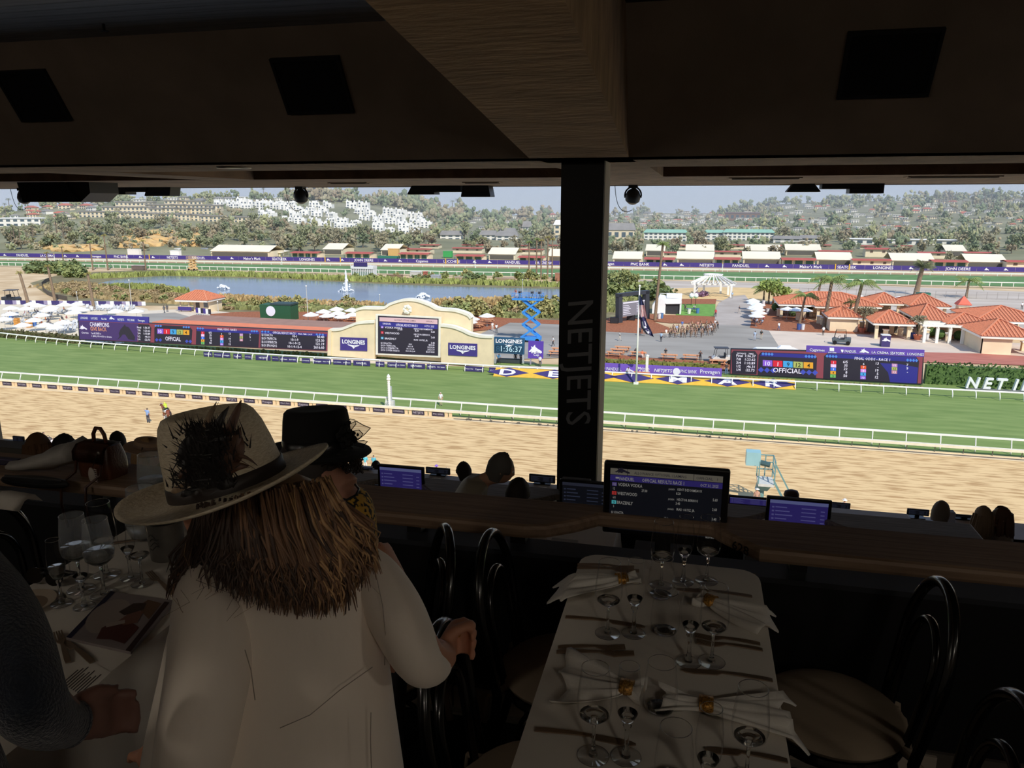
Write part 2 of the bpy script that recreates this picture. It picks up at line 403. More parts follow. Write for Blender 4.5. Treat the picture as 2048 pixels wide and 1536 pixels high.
MB().prism([(-hw-0.06,0),(hw-0.3,0),(hw,h),(-hw+0.02,h)],'y',-0.4,-0.35).build('grille',mat('sub_grille',(14,14,16),0.9),t,L=1)
MB().prism([(-hw-0.06,0),(hw+0.26,0),(hw+0.26,h*0.55),(hw,h),(-hw+0.02,h)],'y',-0.35,0.5).build('cabinet',dark,t,L=1)
p=atZ(207,50,27.56);t=thing('sprinkler','small sprinkler head under the grey plank ceiling','sprinkler',(p.x,p.y,27.57))
MB().tube([(0,0,0),(0,0,-0.06)],0.014,6).build('dark_bar',dark,t,L=1)
MB().lathe([(0.0,-0.066),(0.045,-0.064),(0.045,-0.06),(0,-0.06)],10).build('deflector',dark,t,L=1)
# THE COURSE: ground, track, turf, rails
def gpoly(name,pts,m,z,world=False,label=None,kind='structure',thick=0.0):
 P=[Vector((p[0],p[1],z))for p in pts]if world else[atZ(x,y,z)for x,y in pts]
 bm=bmesh.new();vs=[bm.verts.new(p)for p in P];f=bm.faces.new(vs);bmesh.ops.triangulate(bm,faces=[f])
 bm.normal_update()
 for f in bm.faces:
  if f.normal.z<0:f.normal_flip()
 me=bpy.data.meshes.new(name);bm.to_mesh(me);bm.free();me.materials.append(m)
 o=bpy.data.objects.new(name,me);COL.objects.link(o);o['kind']=kind
 if label:o['label']=label
 return o
dirt_m=mat('racing_dirt',(228,194,140),0.95,rgb2=(184,146,96),scale=1.5,stretch=(0.26,1.5,1),detail=6.0,lo=0.36,hi=0.54,bump=0.6,bscale=2.2)
def striped_turf():
 m=mat('turf',(138,156,88),0.95,rgb2=(102,128,60),scale=0.55,stretch=(0.3,1.6,1),detail=8.0,lo=0.25,hi=0.75,bump=0.3,bscale=6.0)
 return m
turf_m=striped_turf()
far_turf=mat('far_turf',(98,134,78),0.95,var=0.2,scale=0.2)
far_dirt=mat('far_dirt',(190,160,126),0.95,var=0.12,scale=0.1,stretch=(0.2,1,1))
lot_m=mat('dirt_lot',(222,196,156),0.95,rgb2=(196,166,124),scale=0.12,detail=6.0)
gravel_m=mat('gravel_lot',(204,192,178),0.95,rgb2=(182,168,152),scale=0.09,stretch=(0.4,1.5,1),detail=6.0)
sand_m=mat('club_sand',(226,212,186),0.95,var=0.06,scale=0.3)
asphalt_m=mat('grey_asphalt',(166,160,150),0.9,rgb2=(146,140,130),scale=0.14,stretch=(0.4,1.4,1),detail=6.0)
road_m=mat('worn_road',(188,178,168),0.9,rgb2=(170,158,146),scale=0.15,detail=6.0)
plaza_m=mat('tan_plaza',(218,200,180),0.9,var=0.08,scale=0.2)
mulch_m=mat('red_bark_mulch',(172,108,72),0.95,rgb2=(140,82,52),scale=2.4,detail=6.0)
lawn_m=mat('bright_lawn',(112,158,70),0.95,var=0.15,scale=0.8)
dry_m=mat('dry_straw_grass',(222,190,136),0.95,var=0.12,scale=0.3)
redpave_m=mat('red_brick_paving',(196,124,106),0.9,rgb2=(168,100,84),scale=0.8,stretch=(0.3,3,1),detail=6.0)
path_m=mat('pale_path',(222,208,186),0.9,var=0.08,scale=0.4)
bank_m=mat('pond_bank_scrub',(140,134,96),0.95,rgb2=(116,102,72),scale=0.25,detail=7.0)
EDGE=lambda X:86.75-0.0212*X
inner_px=[(-60,671),(18,680),(78,687),(125,692),(171,696),(226,701),(308,707),(450,717),(603,727),(747,734),(899,742),(1080,752),(1330,766),(1600,780),(1858,794),(2110,807)]
INNER=[atZ(x,y)for x,y in inner_px]
struct('ground',MB().box(-700,420,50,345,-1.2,-0.06),lot_m)
gpoly('track_dirt',[(-260,50),(160,50),(160,EDGE(160)),(-260,EDGE(-260))],dirt_m,0.0,True)
gpoly('track_turf',[(-260,EDGE(-260)),(160,EDGE(160)),(160,INNER[-1].y+9)]+[(p.x,p.y+9)for p in reversed(INNER)]+[(-260,150)],turf_m,0.012,True)
gpoly('trim_4',[(-260,EDGE(-260)-0.7),(160,EDGE(160)-0.7),(160,EDGE(160)+0.9),(-260,EDGE(-260)+0.9)],mat('rail_strip_sand',(230,206,164),0.95,var=0.1,scale=0.6),0.02,True)
gpoly('ground_sand',[(-40,604),(110,606),(230,604),(295,618),(310,645),(240,690),(160,688),(60,670),(-40,662)],sand_m,0.03)
gpoly('path',[(278,622),(395,617),(470,626),(640,640),(640,668),(300,640),(288,640)],path_m,0.02)
gpoly('path',[(283,628),(350,625),(382,634),(322,655),(290,648)],asphalt_m,0.05)
gpoly('ground_mulch',[(560,622),(640,620),(735,626),(735,662),(560,648),(420,638),(420,628),(470,624)],mulch_m,0.06)
gpoly('ground_mulch',[(925,626),(1010,636),(1130,641),(1130,649),(1020,645),(992,658),(930,664)],mulch_m,0.06)
gpoly('ground_plaza',[(960,668),(1010,644),(1130,646),(1210,660),(1355,668),(1420,648),(1500,650),(1540,660),(1566,708),(1470,722),(1205,712),(1000,720)],asphalt_m,0.04)
gpoly('road',[(1418,649),(1437,606),(1462,592),(1490,590),(1500,602),(1502,651)],road_m,0.05)
gpoly('ground_plaza',[(1536,659),(1730,668),(2100,690),(2100,716),(1850,712),(1570,712)],plaza_m,0.05)
gpoly('ground_mulch',[(1195,642),(1240,630),(1300,640),(1338,655),(1345,663),(1300,668),(1195,662)],mulch_m,0.06)
gpoly('ground_mulch',[(1290,628),(1430,633),(1429,647),(1340,646),(1285,640)],mulch_m,0.065)
gpoly('ground_mulch',[(1355,598),(1433,598),(1431,608),(1355,608)],mulch_m,0.06)
gpoly('ground_lawn',[(1358,607),(1431,606),(1430,633),(1352,630)],lawn_m,0.05)
gpoly('ground_mulch',[(1500,655),(1510,614),(1530,604),(1560,615),(1620,640),(1740,650),(1740,669),(1540,661)],mulch_m,0.07)
gpoly('ground_gravel',[(1225,556),(1600,565),(2110,586),(2110,690),(1900,650),(1700,620),(1500,605),(1440,602),(1240,585)],gravel_m,0.02)
gpoly('ground_straw',[(1300,578),(1440,574),(1600,578),(1580,600),(1500,604),(1433,600),(1330,600)],dry_m,0.04)
gpoly('ground_brick',[(1840,704),(1960,707),(2110,716),(2110,732),(1840,724)],redpave_m,0.06)
gpoly('path',[(600,716),(760,719),(985,730),(1130,734),(1130,744),(960,734),(600,722)],path_m,0.04)
gpoly('ground_brick',[(1205,706),(1300,716),(1440,724),(1470,730),(1470,742),(1205,722)],mulch_m,0.06)
pond_px=[(188,570),(215,562),(260,556),(330,552),(480,556),(620,561),(760,568),(900,573),(1120,578),(1215,580),(1240,590),(1215,604),(1120,612),(1000,606),(930,612),(850,612),(760,611),(660,606),(560,600),(495,594),(420,592),(360,582),(300,577),(250,579),(205,577)]
def water():
 m=mat('pond_water',(112,128,146),0.16,var=0.16,scale=0.12,stretch=(0.3,1.5,1),bump=0.35,bscale=1.4,spec=0.6)
 return m
bank_px=[(60,566),(110,552),(160,545),(330,538),(700,552),(1130,566),(1260,572),(1330,585),(1345,622),(1230,640),(1140,644),(1000,636),(900,634),(720,628),(560,622),(430,628),(395,612),(250,610),(140,604),(95,590)]
gpoly('ground_bank',bank_px,bank_m,0.0)
gpoly('pond',pond_px,water(),0.05,kind='structure')
FA,FB=atZ(0,514),atZ(2048,545);RA,RB=atZ(0,531),atZ(2048,574)
OA,OB=atZ(0,521),atZ(2048,553.5)
def ext(a,b,x):return a+(b-a)*((x-a.x)/(b.x-a.x))
LX,RX=-420,200
def strip(name,a,b,c,d,m,z):gpoly(name,[ext(a,b,LX),ext(a,b,RX),ext(c,d,RX),ext(c,d,LX)],m,z,True)
strip('track_backstretch_turf',RA,RB,OA,OB,far_turf,0.05)
strip('track_backstretch_dirt',OA,OB,FA,FB,far_dirt,0.05)
strip('ground_straw',RA+Vector((0,-5,0)),RB+Vector((0,-5,0)),RA,RB,mat('backstretch_verge',(206,182,146),0.95,var=0.1,scale=0.2),0.045)
# rails
rail_m=mat('white_rail',(244,242,232),0.45,var=0.04,scale=1.5)
base_m=mat('cream_rail',(236,226,200),0.6,var=0.08,scale=1.5)
post_dark=plain((96,92,84),0.6)
turf_rail=thing('turf_rail','white running rail on curved posts between the dirt track and the turf','rail',(0,EDGE(0)+2.0,0))
zr=atY(512,778,EDGE(-55)+2.0).z
ra,rb=Vector((-240,EDGE(-240)+2.0,zr)),Vector((140,EDGE(140)+2.0,zr))
MB().bar(ra,rb,0.16,0.2).build('rail',rail_m,turf_rail)
cp_=MB();cp_.tube([(0,0,zr),(0,-0.06,zr*0.82),(-0.02,-0.28,zr*0.5),(-0.05,-0.42,zr*0.2),(-0.05,-0.42,0)],0.065,6)
post_me=cp_.mesh('rail_post',rail_m,True)
x=-150
while x<60:inst(post_me,'post',(x,-0.0212*x,0),parent=turf_rail);x+=3.4
dirt_rail=thing('dirt_rail','low cream rail along the inner edge of the dirt, with dark sponsor boards below','rail',(0,EDGE(0)+0.55,0))
zl=atY(512,794,EDGE(-55)+0.55).z
MB().bar((-240,EDGE(-240)+0.55,zl-0.1),(140,EDGE(140)+0.55,zl-0.1),0.5,0.26).build('rail',base_m,dirt_rail)
lp=MB().bar((0,0,0),(0,0,zl-0.2),0.07).mesh('low_post',post_dark)
x=-150.0
while x<60:inst(lp,'post',(x,-0.0212*x+0.1,0),parent=dirt_rail);x+=2.75
board_m=mat('dark_sponsor_board',(58,48,66),0.6,var=0.1,scale=2);block_m=mat('tan_block',(228,200,160),0.8,var=0.1,scale=2)
blk=MB().box(-0.2,0.2,-0.14,0,0.03,zl-0.26).mesh('block',block_m)
pale_ink=plain((190,184,196),0.6)
names=['FANDUEL','LONGINES','NETJETS','PNC BANK','Prevagen','Maker\'s Mark','Cygames','LA CREMA','John Deere','SEATGEEK']
board_me=[]
for i,s in enumerate(names):
 b=MB();b.box(-0.78,0.78,-0.13,-0.05,0.04,zl-0.26);b.mat(1)
 vs,fs,wd=_text(s,0.0,0,0);sz=min(0.42,1.3/wd)
 b.text(s,(0,-0.134,(zl-0.22)/2-sz*0.3),size=sz,align='C')
 board_me.append(b.mesh('sponsor_board',[board_m,pale_ink]))
k=0;x=-118.0
while x<-28:
 inst(board_me[k%len(board_me)],'board',(x,-0.0212*x,0),parent=dirt_rail)
 for dx in(1.06,1.6):inst(blk,'block',(x+dx,-0.0212*(x+dx),0),parent=dirt_rail)
 x+=2.66;k+=1
MB().bar((-28,EDGE(-28)-0.15,0.05),(140,EDGE(140)-0.15,0.05),0.16,0.06).build('dark_bar',plain((92,88,86),0.7),dirt_rail)  # low dark bar along the ground beside the rail
for i in range(26):
 xx=-27+R.uniform(0,17)if i<16 else R.uniform(-8,8)
 MB().cbox((xx,EDGE(xx)-0.2,0.12),R.uniform(0.1,0.4),0.15,0.2,R.uniform(0,3)).build('bracket',post_dark,dirt_rail)
p=atZ(775,826);fp=thing('finish_pole','white carved finish pole standing on the dirt rail','pole',(p.x,EDGE(p.x)+1.2,0))
hp=atY(772,748,EDGE(p.x)+1.2).z
prof=[(0.16,0),(0.16,0.3)];nz_=13
for i in range(nz_):z0=0.3+(hp-1.1)*i/nz_;dz=(hp-1.1)/nz_;prof+=[(0.15,z0),(0.2,z0+dz*0.5),(0.15,z0+dz*0.95)]
prof+=[(0.13,hp-0.8),(0.27,hp-0.72),(0.27,hp-0.6),(0.18,hp-0.5),(0.24,hp-0.35),(0.16,hp-0.15),(0.05,hp)]
MB().lathe(prof,10).build('pole',rail_m,fp,40,L=1)
p=atZ(783,820);t=thing('photo_strip','slim grey box with dark slot beside the finish pole','camera',(p.x,EDGE(p.x)+1.6,0))
h=atY(783,773,EDGE(p.x)+1.6).z
MB().box(-0.22,0.22,-0.15,0.15,h*0.42,h).build('housing',plain((190,194,196),0.5),t,L=1)
MB().box(-0.1,0.1,-0.17,-0.15,h*0.45,h*0.97).build('slot',plain((46,52,60),0.3),t,L=1)
MB().box(-0.45,0.55,-0.25,0.25,0.0,h*0.42).build('base',plain((206,208,204),0.6),t,L=1)
in_rail=thing('inner_turf_rail','white running rail on the far side of the turf, along hedges and boards','rail',(INNER[7].x,INNER[7].y,0))
zi=1.08
MB().tube([p+Vector((0,0.55,zi))for p in INNER],0.14,6).build('rail',rail_m,in_rail,True)
ip=MB().tube([(0,0.55,zi-0.05),(0,0.30,zi*0.86),(0,0.08,zi*0.55),(0,0.0,zi*0.3),(0,0,0)],0.075,6).mesh('inner_post',rail_m,True)
def along(pts,step):
 out=[];need=0.0
 for a,b in zip(pts,pts[1:]):
  L=(b-a).length;d=need
  while d<L:out.append((a+(b-a)*(d/L),(b-a).normalized()));d+=step
  need=d-L
 return out
for q,d in along(INNER,2.9):
 inst(ip,'post',q-Vector(in_rail.location),parent=in_rail)
purple=mat('purple_print',(70,56,132),0.6,var=0.06,scale=1.5);ink=mat('white_ink',(244,242,248),0.6)
deep_purple=mat('deep_purple_print',(62,52,108),0.6,var=0.06,scale=1.5)
def innerY(X):
 for a,b in zip(INNER,INNER[1:]):
  if a.x<=X<=b.x:return a.y+(b.y-a.y)*(X-a.x)/(b.x-a.x)
 return INNER[-1].y
sp=[(413,430),(434,466),(474,490),(497,510),(519,548),(552,565),(567,601),(612,628),(634,669),(673,708),(712,745),(756,773),(779,815),(819,853),(857,894),(932,969),(980,998)]
for i,(xa,xb)in enumerate(sp):
 yy=712+(xa-413)*0.0575
 a,b=atZ(xa,yy),atZ(xb,yy+(xb-xa)*0.058)
 Ya=innerY(a.x)+0.12
 L=b.x-a.x
 t=MB().box(-L/2,L/2,0,0.05,0.1,0.92).xform(Matrix.Translation(((a.x+b.x)/2,Ya,0))).build('sponsor_strip',deep_purple,in_rail)
 s=names[(i*3+1)%len(names)];n_=2 if L>3 else 1
 l=MB()
 for k in range(n_):
  vs,fs,wd=_text(names[(i*3+k)%len(names)],0.01,0,0);sz=min(0.42,L*0.8/n_/wd)
  l.text(names[(i*3+k)%len(names)],(-L/2+L*(k+0.5)/n_,-0.005,0.5-sz*0.33),size=sz,align='C',bold=0.01)
 l.xform(Matrix.Translation(((a.x+b.x)/2,Ya,0))).build('lettering',ink,t)
gold=mat('gold_print',(226,180,62),0.6,var=0.08,scale=1.2)
a,b=atZ(985,754),atZ(1592,781)
L=(b-a).length;du=(b-a).normalized()
hb=thing('harlequin_banner','gold and purple diamond banner with big white letters, lying below the far rail','banner',(a.x,a.y,0))
O=a+Vector((0,0.3,0.06));vv=Vector((0,1.9,1.0));hh=vv.length;vv.normalize()
nn=du.cross(vv)
fb=MB();fb.frame_prism([(0,0),(L,0),(L,hh),(0,hh)],O,du,vv,-0.05);fb.build('sheet',gold,hb)
xs=[1012,1105,1190,1262,1355,1455,1548]
dm,lt=MB(),MB()
for k,px in enumerate(xs):
 q=atZ(px,755+(px-1012)*0.0455);s_=(q-a).dot(du);hw=L/len(xs)*0.52
 dm.frame_prism([(s_-hw,hh*.5),(s_,-0.0),(s_+hw,hh*.5),(s_,hh)],O+nn*0.01,du,vv,0.02)
 ch='DEL MAR'[k]
 if ch!=' ':lt.text(ch,O+du*s_+vv*(hh*0.22)+nn*0.04,du,vv,size=hh*0.85,align='C',bold=0.03,sx=2.0)
dm.build('diamond_print',deep_purple,hb);lt.build('lettering',ink,hb)
br=thing('backstretch_rail','white rail with square posts on the near side of the backstretch turf','rail',tuple(RA.lerp(RB,0.5)))
MB().bar(ext(RA,RB,LX)+Vector((0,0,1.3)),ext(RA,RB,RX)+Vector((0,0,1.3)),0.22,0.24).build('rail',rail_m,br)
bp_=MB().box(-0.09,0.09,-0.09,0.09,0,1.3).mesh('backstretch_post',rail_m)
x=-330.0
while x<125:inst(bp_,'post',ext(RA,RB,x)-Vector(br.location),parent=br);x+=3.4
bo=thing('backstretch_rail','white double rail between the far turf and the far dirt','rail',tuple(OA.lerp(OB,0.5)))
MB().bar(ext(OA,OB,LX)+Vector((0,0,1.1)),ext(OA,OB,RX)+Vector((0,0,1.1)),0.2,0.3).build('rail',rail_m,bo)
MB().bar(ext(OA,OB,LX)+Vector((0,1.5,0.75)),ext(OA,OB,RX)+Vector((0,1.5,0.75)),0.2,0.4).build('lower_rail',base_m,bo)
x=-330.0
while x<125:inst(bp_,'post',ext(OA,OB,x)-Vector(bo.location),parent=bo,scale=(1,1,0.85));x+=4.5
for i,px in enumerate((85,255,597,988,1438,1982)):
 q=ext(OA,OB,atZ(px,525).x);t=thing('furlong_pole','white striped distance pole beside the backstretch rail','pole',q,'distance poles on the backstretch')
 MB().tube([(0,0,0),(0,0,3.2)],0.14,6).build('pole',rail_m,t,L=1);MB().lathe([(0.2,3.2),(0.2,3.35),(0.0,3.55)],6).build('knob',gold,t,L=1)
fen=thing('track_fence','long purple printed fence on the far side of the backstretch','fence',tuple(FA.lerp(FB,0.5)))
fd=(FB-FA).normalized();FL=(ext(FA,FB,RX)-ext(FA,FB,LX)).length;n_=46;seg=FL/n_
fnames=['LONGINES','Horse','JOHN DEERE','Horse','Cygames','LUCCHESE','Horse','FANDUEL','LA CREMA','Horse','Prevagen','PNC BANK','Horse','NETJETS','FANDUEL','Horse','Maker\'s Mark','SEATGEEK']
horse_logo=[(0.0,0.28),(0.16,0.42),(0.30,0.62),(0.22,0.80),(0.42,0.74),(0.62,1.0),(0.64,0.78),(0.88,0.58),(1.25,0.36),(1.30,0.20),(1.14,0.14),(0.86,0.30),(0.72,0.30),(0.60,0.16),(0.44,0.24),(0.26,0.14),(0.32,0.34),(0.12,0.2)]
for i in range(n_):
 s0=ext(FA,FB,LX)+fd*(i*seg)
 b=MB();b.frame_prism([(0,0.15),(seg*0.995,0.15),(seg*0.995,1.95),(0,1.95)],s0,fd,(0,0,1),-0.06)
 pn=b.build('panel',purple,fen)
 nm=fnames[i%len(fnames)];l=MB();o_=s0+fd*(seg*0.5)+Vector((0,-0.03,0))
 if nm=='Horse':
  for off in(-seg*0.25,seg*0.25):l.frame_prism([(a_*1.3-0.8+off,b_*1.25+0.4)for a_,b_ in horse_logo],o_+Vector((0,-0.03,0)),fd,(0,0,1),0.02)
 else:
  vs,fs,wd=_text(nm,0.012,0,0);sz=min(1.55,seg*0.8/wd)
  l.text(nm,o_+Vector((0,-0.03,1.05-sz*0.36)),fd,(0,0,1),sz,'C',0.012)
 l.build('lettering',ink,pn)
for px in(250,618,650,870,895,1681,1710):
 q=ext(FA,FB,atZ(px,520+(px/2048)*30).x)
 MB().box(-0.2,0.2,-0.25,-0.05,0,2.3).xform(Matrix.Translation(q)).build('post',gold,fen)
 # INFIELD FRONT: display boards, wall, signs, hedges
class Plane:
 def __init__(s,a,b,z=0.0):
  s.a,s.b=atZ(a[0],a[1],z),atZ(b[0],b[1],z);s.u=(s.b-s.a).normalized();s.n=s.u.cross(Vector((0,0,1))).normalized()
  s.L=(s.b-s.a).length
 def at(s,x,y):
  r=ray(x,y);return EYE+r*((s.a-EYE).dot(s.n)/r.dot(s.n))
 def uv(s,x,y):
  p=s.at(x,y)-s.a;return p.dot(s.u),p.z
 def px(s,x,y):
  return(s.at(x,y)-EYE).dot(_fw)/FOC
def quadpx(mb,pl,pts,off=0.0,t=0.05):
 mb.frame_prism([pl.uv(*p)for p in pts],pl.a+Vector((0,0,-pl.a.z))+pl.n*off,pl.u,(0,0,1),t);return mb
def textpx(mb,pl,s,x,y,hpx,align='L',off=0.08,wpx=None,bold=0.008,shear=0.0):
 p=pl.at(x,y);k=pl.px(x,y);size=hpx*k/0.69;sx=1.0
 vs,fs,wd=_text(s,bold,shear,0)
 if wpx:sx=wpx*k/abs(pl.u.dot(_rt))/(wd*size)
 mb.text(s,p+pl.n*off,pl.u,(0,0,1),size,align,bold,shear,sx)
frame_m=plain((44,44,50),0.5)
led_bg=screen_mat('led_background',(52,46,62),0.75)
led_red=screen_mat('led_red_side',(150,74,88),0.8)
led_navy=screen_mat('led_navy',(56,54,150),0.75)
led_white=screen_mat('led_white',(236,232,248),1.0)
led_purple=screen_mat('led_purple_art',(82,58,118),0.75)
CHIP={'1':(210,40,60),'2':(236,190,230),'3':(60,110,220),'4':(226,160,50),'5':(110,180,100),'6':(40,36,44),'7':(226,90,50),'8':(214,140,220),'9':(70,160,220),'10':(140,96,210),'11':(190,140,190),'12':(170,180,100),'13':(190,130,150)}
def tilt(x,x0,y0,sl):return y0+(x-x0)*sl
# right LED board
pl=Plane((1458,750),(1846,771))
t=thing('led_board','long LED odds board on the right with a purple sponsor header, reading FINAL ODDS','display board',(pl.a.x,pl.a.y,0))
m=MB();quadpx(m,pl,[(1459,748),(1845,769),(1848,707),(1461,697)],-0.5,0.5);m.build('cabinet',frame_m,t)
sc=quadpx(MB(),pl,[(1461,747),(1842,767),(1846,709),(1463,699)],0.0,0.03).build('screen',led_red,t)
b=MB()
quadpx(b,pl,[(1464,747),(1513,749),(1515,709),(1510,702),(1467,701),(1463,707)],0.03,0.02)
quadpx(b,pl,[(1515,750),(1632,756),(1634,716),(1628,708),(1522,704),(1517,710)],0.03,0.02)
quadpx(b,pl,[(1646,757),(1835,767),(1838,722),(1832,713),(1655,706),(1648,712)],0.03,0.02)
b.build('dark_field',led_bg,sc)
b=MB();quadpx(b,pl,[(1780,764),(1833,767),(1836,735),(1800,728),(1760,726),(1776,745)],0.05,0.01)
quadpx(b,pl,[(1655,715),(1834,724),(1832,714),(1655,707)],0.05,0.01);quadpx(b,pl,[(1520,712),(1630,717),(1628,709),(1524,705)],0.05,0.01)
b.build('navy_field',led_navy,sc)
tx=MB()
for i,(s1,s2)in enumerate((('Final','1:36.37'),('7/8','1:23.62'),('3/4','1:10.89'),('1/2',':46.31'),('1/4',':22.73'))):
 y=713.5+i*7.0;textpx(tx,pl,s1,1479-2*(i>0),y,5.0,'C',0.09);textpx(tx,pl,s2,1503-i*0.6,y+1.4,5.0,'R',0.09)if 0 else textpx(tx,pl,s2,1511-i*0.6,y+1.4,5.0,'R',0.09)
textpx(tx,pl,'DISTANCE',1474,707.5,2.6,'L',0.09);textpx(tx,pl,'TIMES',1497,708.5,2.6,'L',0.09)
textpx(tx,pl,'OFFICIAL',1574,745.5,9.0,'C',0.09,52)
textpx(tx,pl,'FINAL ODDS - RACE 1',1744,720.5,5.2,'C',0.09,63)
odds=[('1','6/5'),('2','35'),('3','22'),('4','8'),('5','50')],[('6','13'),('7','-'),('8','19'),('9','5'),('10','12')],[('11','7'),('12','9'),('13','-')]
chips=[]
for c,col in enumerate(odds):
 for r_,(n,od)in enumerate(col):
  cx=(1667,1727,1789)[c]-r_*0.3;y=(724.5,727.5,730.5)[c]+r_*6.9
  chips.append((n,cx,y,11,6.3));textpx(tx,pl,od,(1695,1757,1816)[c]-r_*0.3,y+1.8,5.0,'R',0.09)
for k,n in enumerate(('10','1','9','12','4')):chips.append((n,1535+k*20.4,727+k*1.05-0.5,19,12.2))
tx.build('lettering',led_white,sc)
for n,cx,y,w_,h in chips:
 ch=MB();quadpx(ch,pl,[(cx-w_/2,y+h*0.48-w_*.03),(cx+w_/2,y+h*0.48+w_*.03),(cx+w_/2,y-h*0.52+w_*.03),(cx-w_/2,y-h*0.52-w_*.03)],0.055,0.02)
 ch.mat(1);textpx(ch,pl,n,cx,y+h*0.34,h*0.66,'C',0.1)
 ch.build('number_tile',[glow(CHIP[n],1.0),led_white if n in('1','3','7','8','10','11','13','6','2')else glow((40,36,30),.6)],sc)
def diamonds(pl,pts,w_,h,par,rgb=(84,140,226)):
 d=MB()
 for x,y in pts:quadpx(d,pl,[(x-w_/2,y),(x,y+h/2),(x+w_/2,y),(x,y-h/2)],0.06,0.015)
 d.build('diamond_row',glow(rgb,.9),par)
diamonds(pl,[(1526+6*k,707.5+.3*k)for k in range(4)]+[(1612+6*k,712.5+.3*k)for k in range(4)]+[(1654+6*k,712+.3*k)for k in range(4)]+[(1815+6*k,720+.3*k)for k in range(4)],6,6.5,sc)
diamonds(pl,[(1522+12*k,739.5+.6*k)for k in range(3)]+[(1606+12*k,744+.6*k)for k in range(3)],12,11,sc,(72,84,190))
hd=quadpx(MB(),pl,[(1612,704),(1848,714),(1849,700),(1613,691)],-0.2,0.25).build('header',mat('header_purple',(104,74,176),.6,var=.05,scale=1),t)
l=MB();textpx(l,pl,'Cygames',1619,701.5,5,'L',.1,27);textpx(l,pl,'JOHN DEERE',1664,706,2.4,'C',.1,15);quadpx(l,pl,[(1659,702),(1668,702.4),(1668,695.4),(1659,695)],.08,.02)
textpx(l,pl,'FANDUEL',1689,704.5,5,'L',.1,21);quadpx(l,pl,[(1681,699),(1683.5,705),(1686,704),(1687,699.3)],.08,.02)
textpx(l,pl,'LA CREMA',1743,706.5,4.5,'L',.1,30);textpx(l,pl,'SEATGEEK',1780,708.5,5.4,'L',.1,26);textpx(l,pl,'LONGINES',1814,710,5,'L',.1,29)
u0,z0=pl.uv(1718,707);k=pl.px(1718,707);l.frame_prism([(u0+a_*14*k,z0+b_*11*k)for a_,b_ in horse_logo],pl.a+pl.n*.08,pl.u,(0,0,1),.02)
l.build('lettering',ink,hd)
for x in(1840,1470,1650):quadpx(MB(),pl,[(x-1.2,773),(x+1.2,773),(x+1.2,762),(x-1.2,762)],-.5,.2).build('leg',plain((120,118,112)),t)
# left LED board
pl=Plane((158,690),(656,716))
t=thing('led_board','long LED board on the left with CHAMPIONS GIVE BACK art, odds and results','display board',(pl.a.x,pl.a.y,0))
def B(x,y):return(x,y)
quadpx(MB(),pl,[(158,680),(657,703),(658,663),(297,646),(156,641)],-.6,.6).build('cabinet',frame_m,t)
sc=quadpx(MB(),pl,[(160,678),(655,702),(656,664),(298,647),(158,641.5)],0,.03).build('screen',led_red,t)
b=MB();quadpx(b,pl,[(160,678),(275,683),(277,647),(158,642)],.03,.02);b.build('art_field',led_purple,sc)
b=MB()
for q in([(276,683),(301,684.5),(303,656),(298,649),(277,648)],[(309,685),(383,688.5),(385,660),(379,653),(313,650),(309,656)],[(392,689),(517,695),(519,664),(393,657)],[(521,695),(652,701),(654,668),(522,661)]):quadpx(b,pl,q,.03,.02)
b.build('dark_field',led_bg,sc)
b=MB();quadpx(b,pl,[(394,662),(519,668),(519,663),(394,656.5)],.05,.01);quadpx(b,pl,[(522,667),(654,673),(654,668),(522,661.5)],.05,.01);b.build('navy_field',led_navy,sc)
hs=MB();u0,z0=pl.uv(232,680);k=pl.px(232,680)
hs.frame_prism([(u0+a_*k,z0+b_*k)for a_,b_ in((4,1),(10,8),(9,14),(14,22),(22,29),(26,33),(27,29),(34,27),(40,18),(46,8),(44,1),(30,3),(24,12),(18,12),(12,6))],pl.a+pl.n*.06,pl.u,(0,0,1),.015)
hs.build('horse_picture',glow((58,50,66),.7),sc)
tx=MB()
textpx(tx,pl,'CHAMPIONS',181,652.5,8.5,'L',.09,44)
textpx(tx,pl,'Text BCGIVES to',183,668,3.6,'L',.09,23);textpx(tx,pl,'1 (855) 575-0153 to donate',184,673.4,3.2,'L',.09,46);textpx(tx,pl,'Charities',164,666.5,3.2,'L',.09,16)
u0,z0=pl.uv(160,660);k=pl.px(160,660);tx.frame_prism([(u0+a_*14*k,z0+b_*11*k)for a_,b_ in horse_logo],pl.a+pl.n*.09,pl.u,(0,0,1),.01)
for i,(s1,s2)in enumerate((('Final','1:36.37'),('7/8','1:23.62'),('3/4','1:10.89'),('1/2',':46.31'),('1/4',':22.73'))):
 y=656.5+i*6.0;textpx(tx,pl,s1,279,y,3.8,'C',.09);textpx(tx,pl,s2,301,y+1,3.8,'R',.09)
textpx(tx,pl,'OFFICIAL',347,681.5,8,'C',.09,34);textpx(tx,pl,'FINAL ODDS - RACE 1',455,661,4,'C',.09,42)
textpx(tx,pl,'OFFICIAL RESULTS RACE 1',546,667,4.4,'L',.09,50);textpx(tx,pl,'FINAL TIME: 1:36.37',597,669,2.8,'L',.09,30)
for i,(a_,c_,d_)in enumerate((('$1 EXACTA','10-1','50.40'),('$0.50 TRIFECTA','10-1-9','123.30'),('$0.10 SUPERFECTA','10-1-9-12','121.19'),('$0.50 SPR HIGH 5','10-1-9-12-4','2616.60'))):
 y=671.5+i*7.0;textpx(tx,pl,a_,524,y,4.8,'L',.09,(24,32,33,33)[i]);textpx(tx,pl,c_,590,y+3,4.6,'C',.09);textpx(tx,pl,d_,649,y+5,5.0,'R',.09)
chips=[]
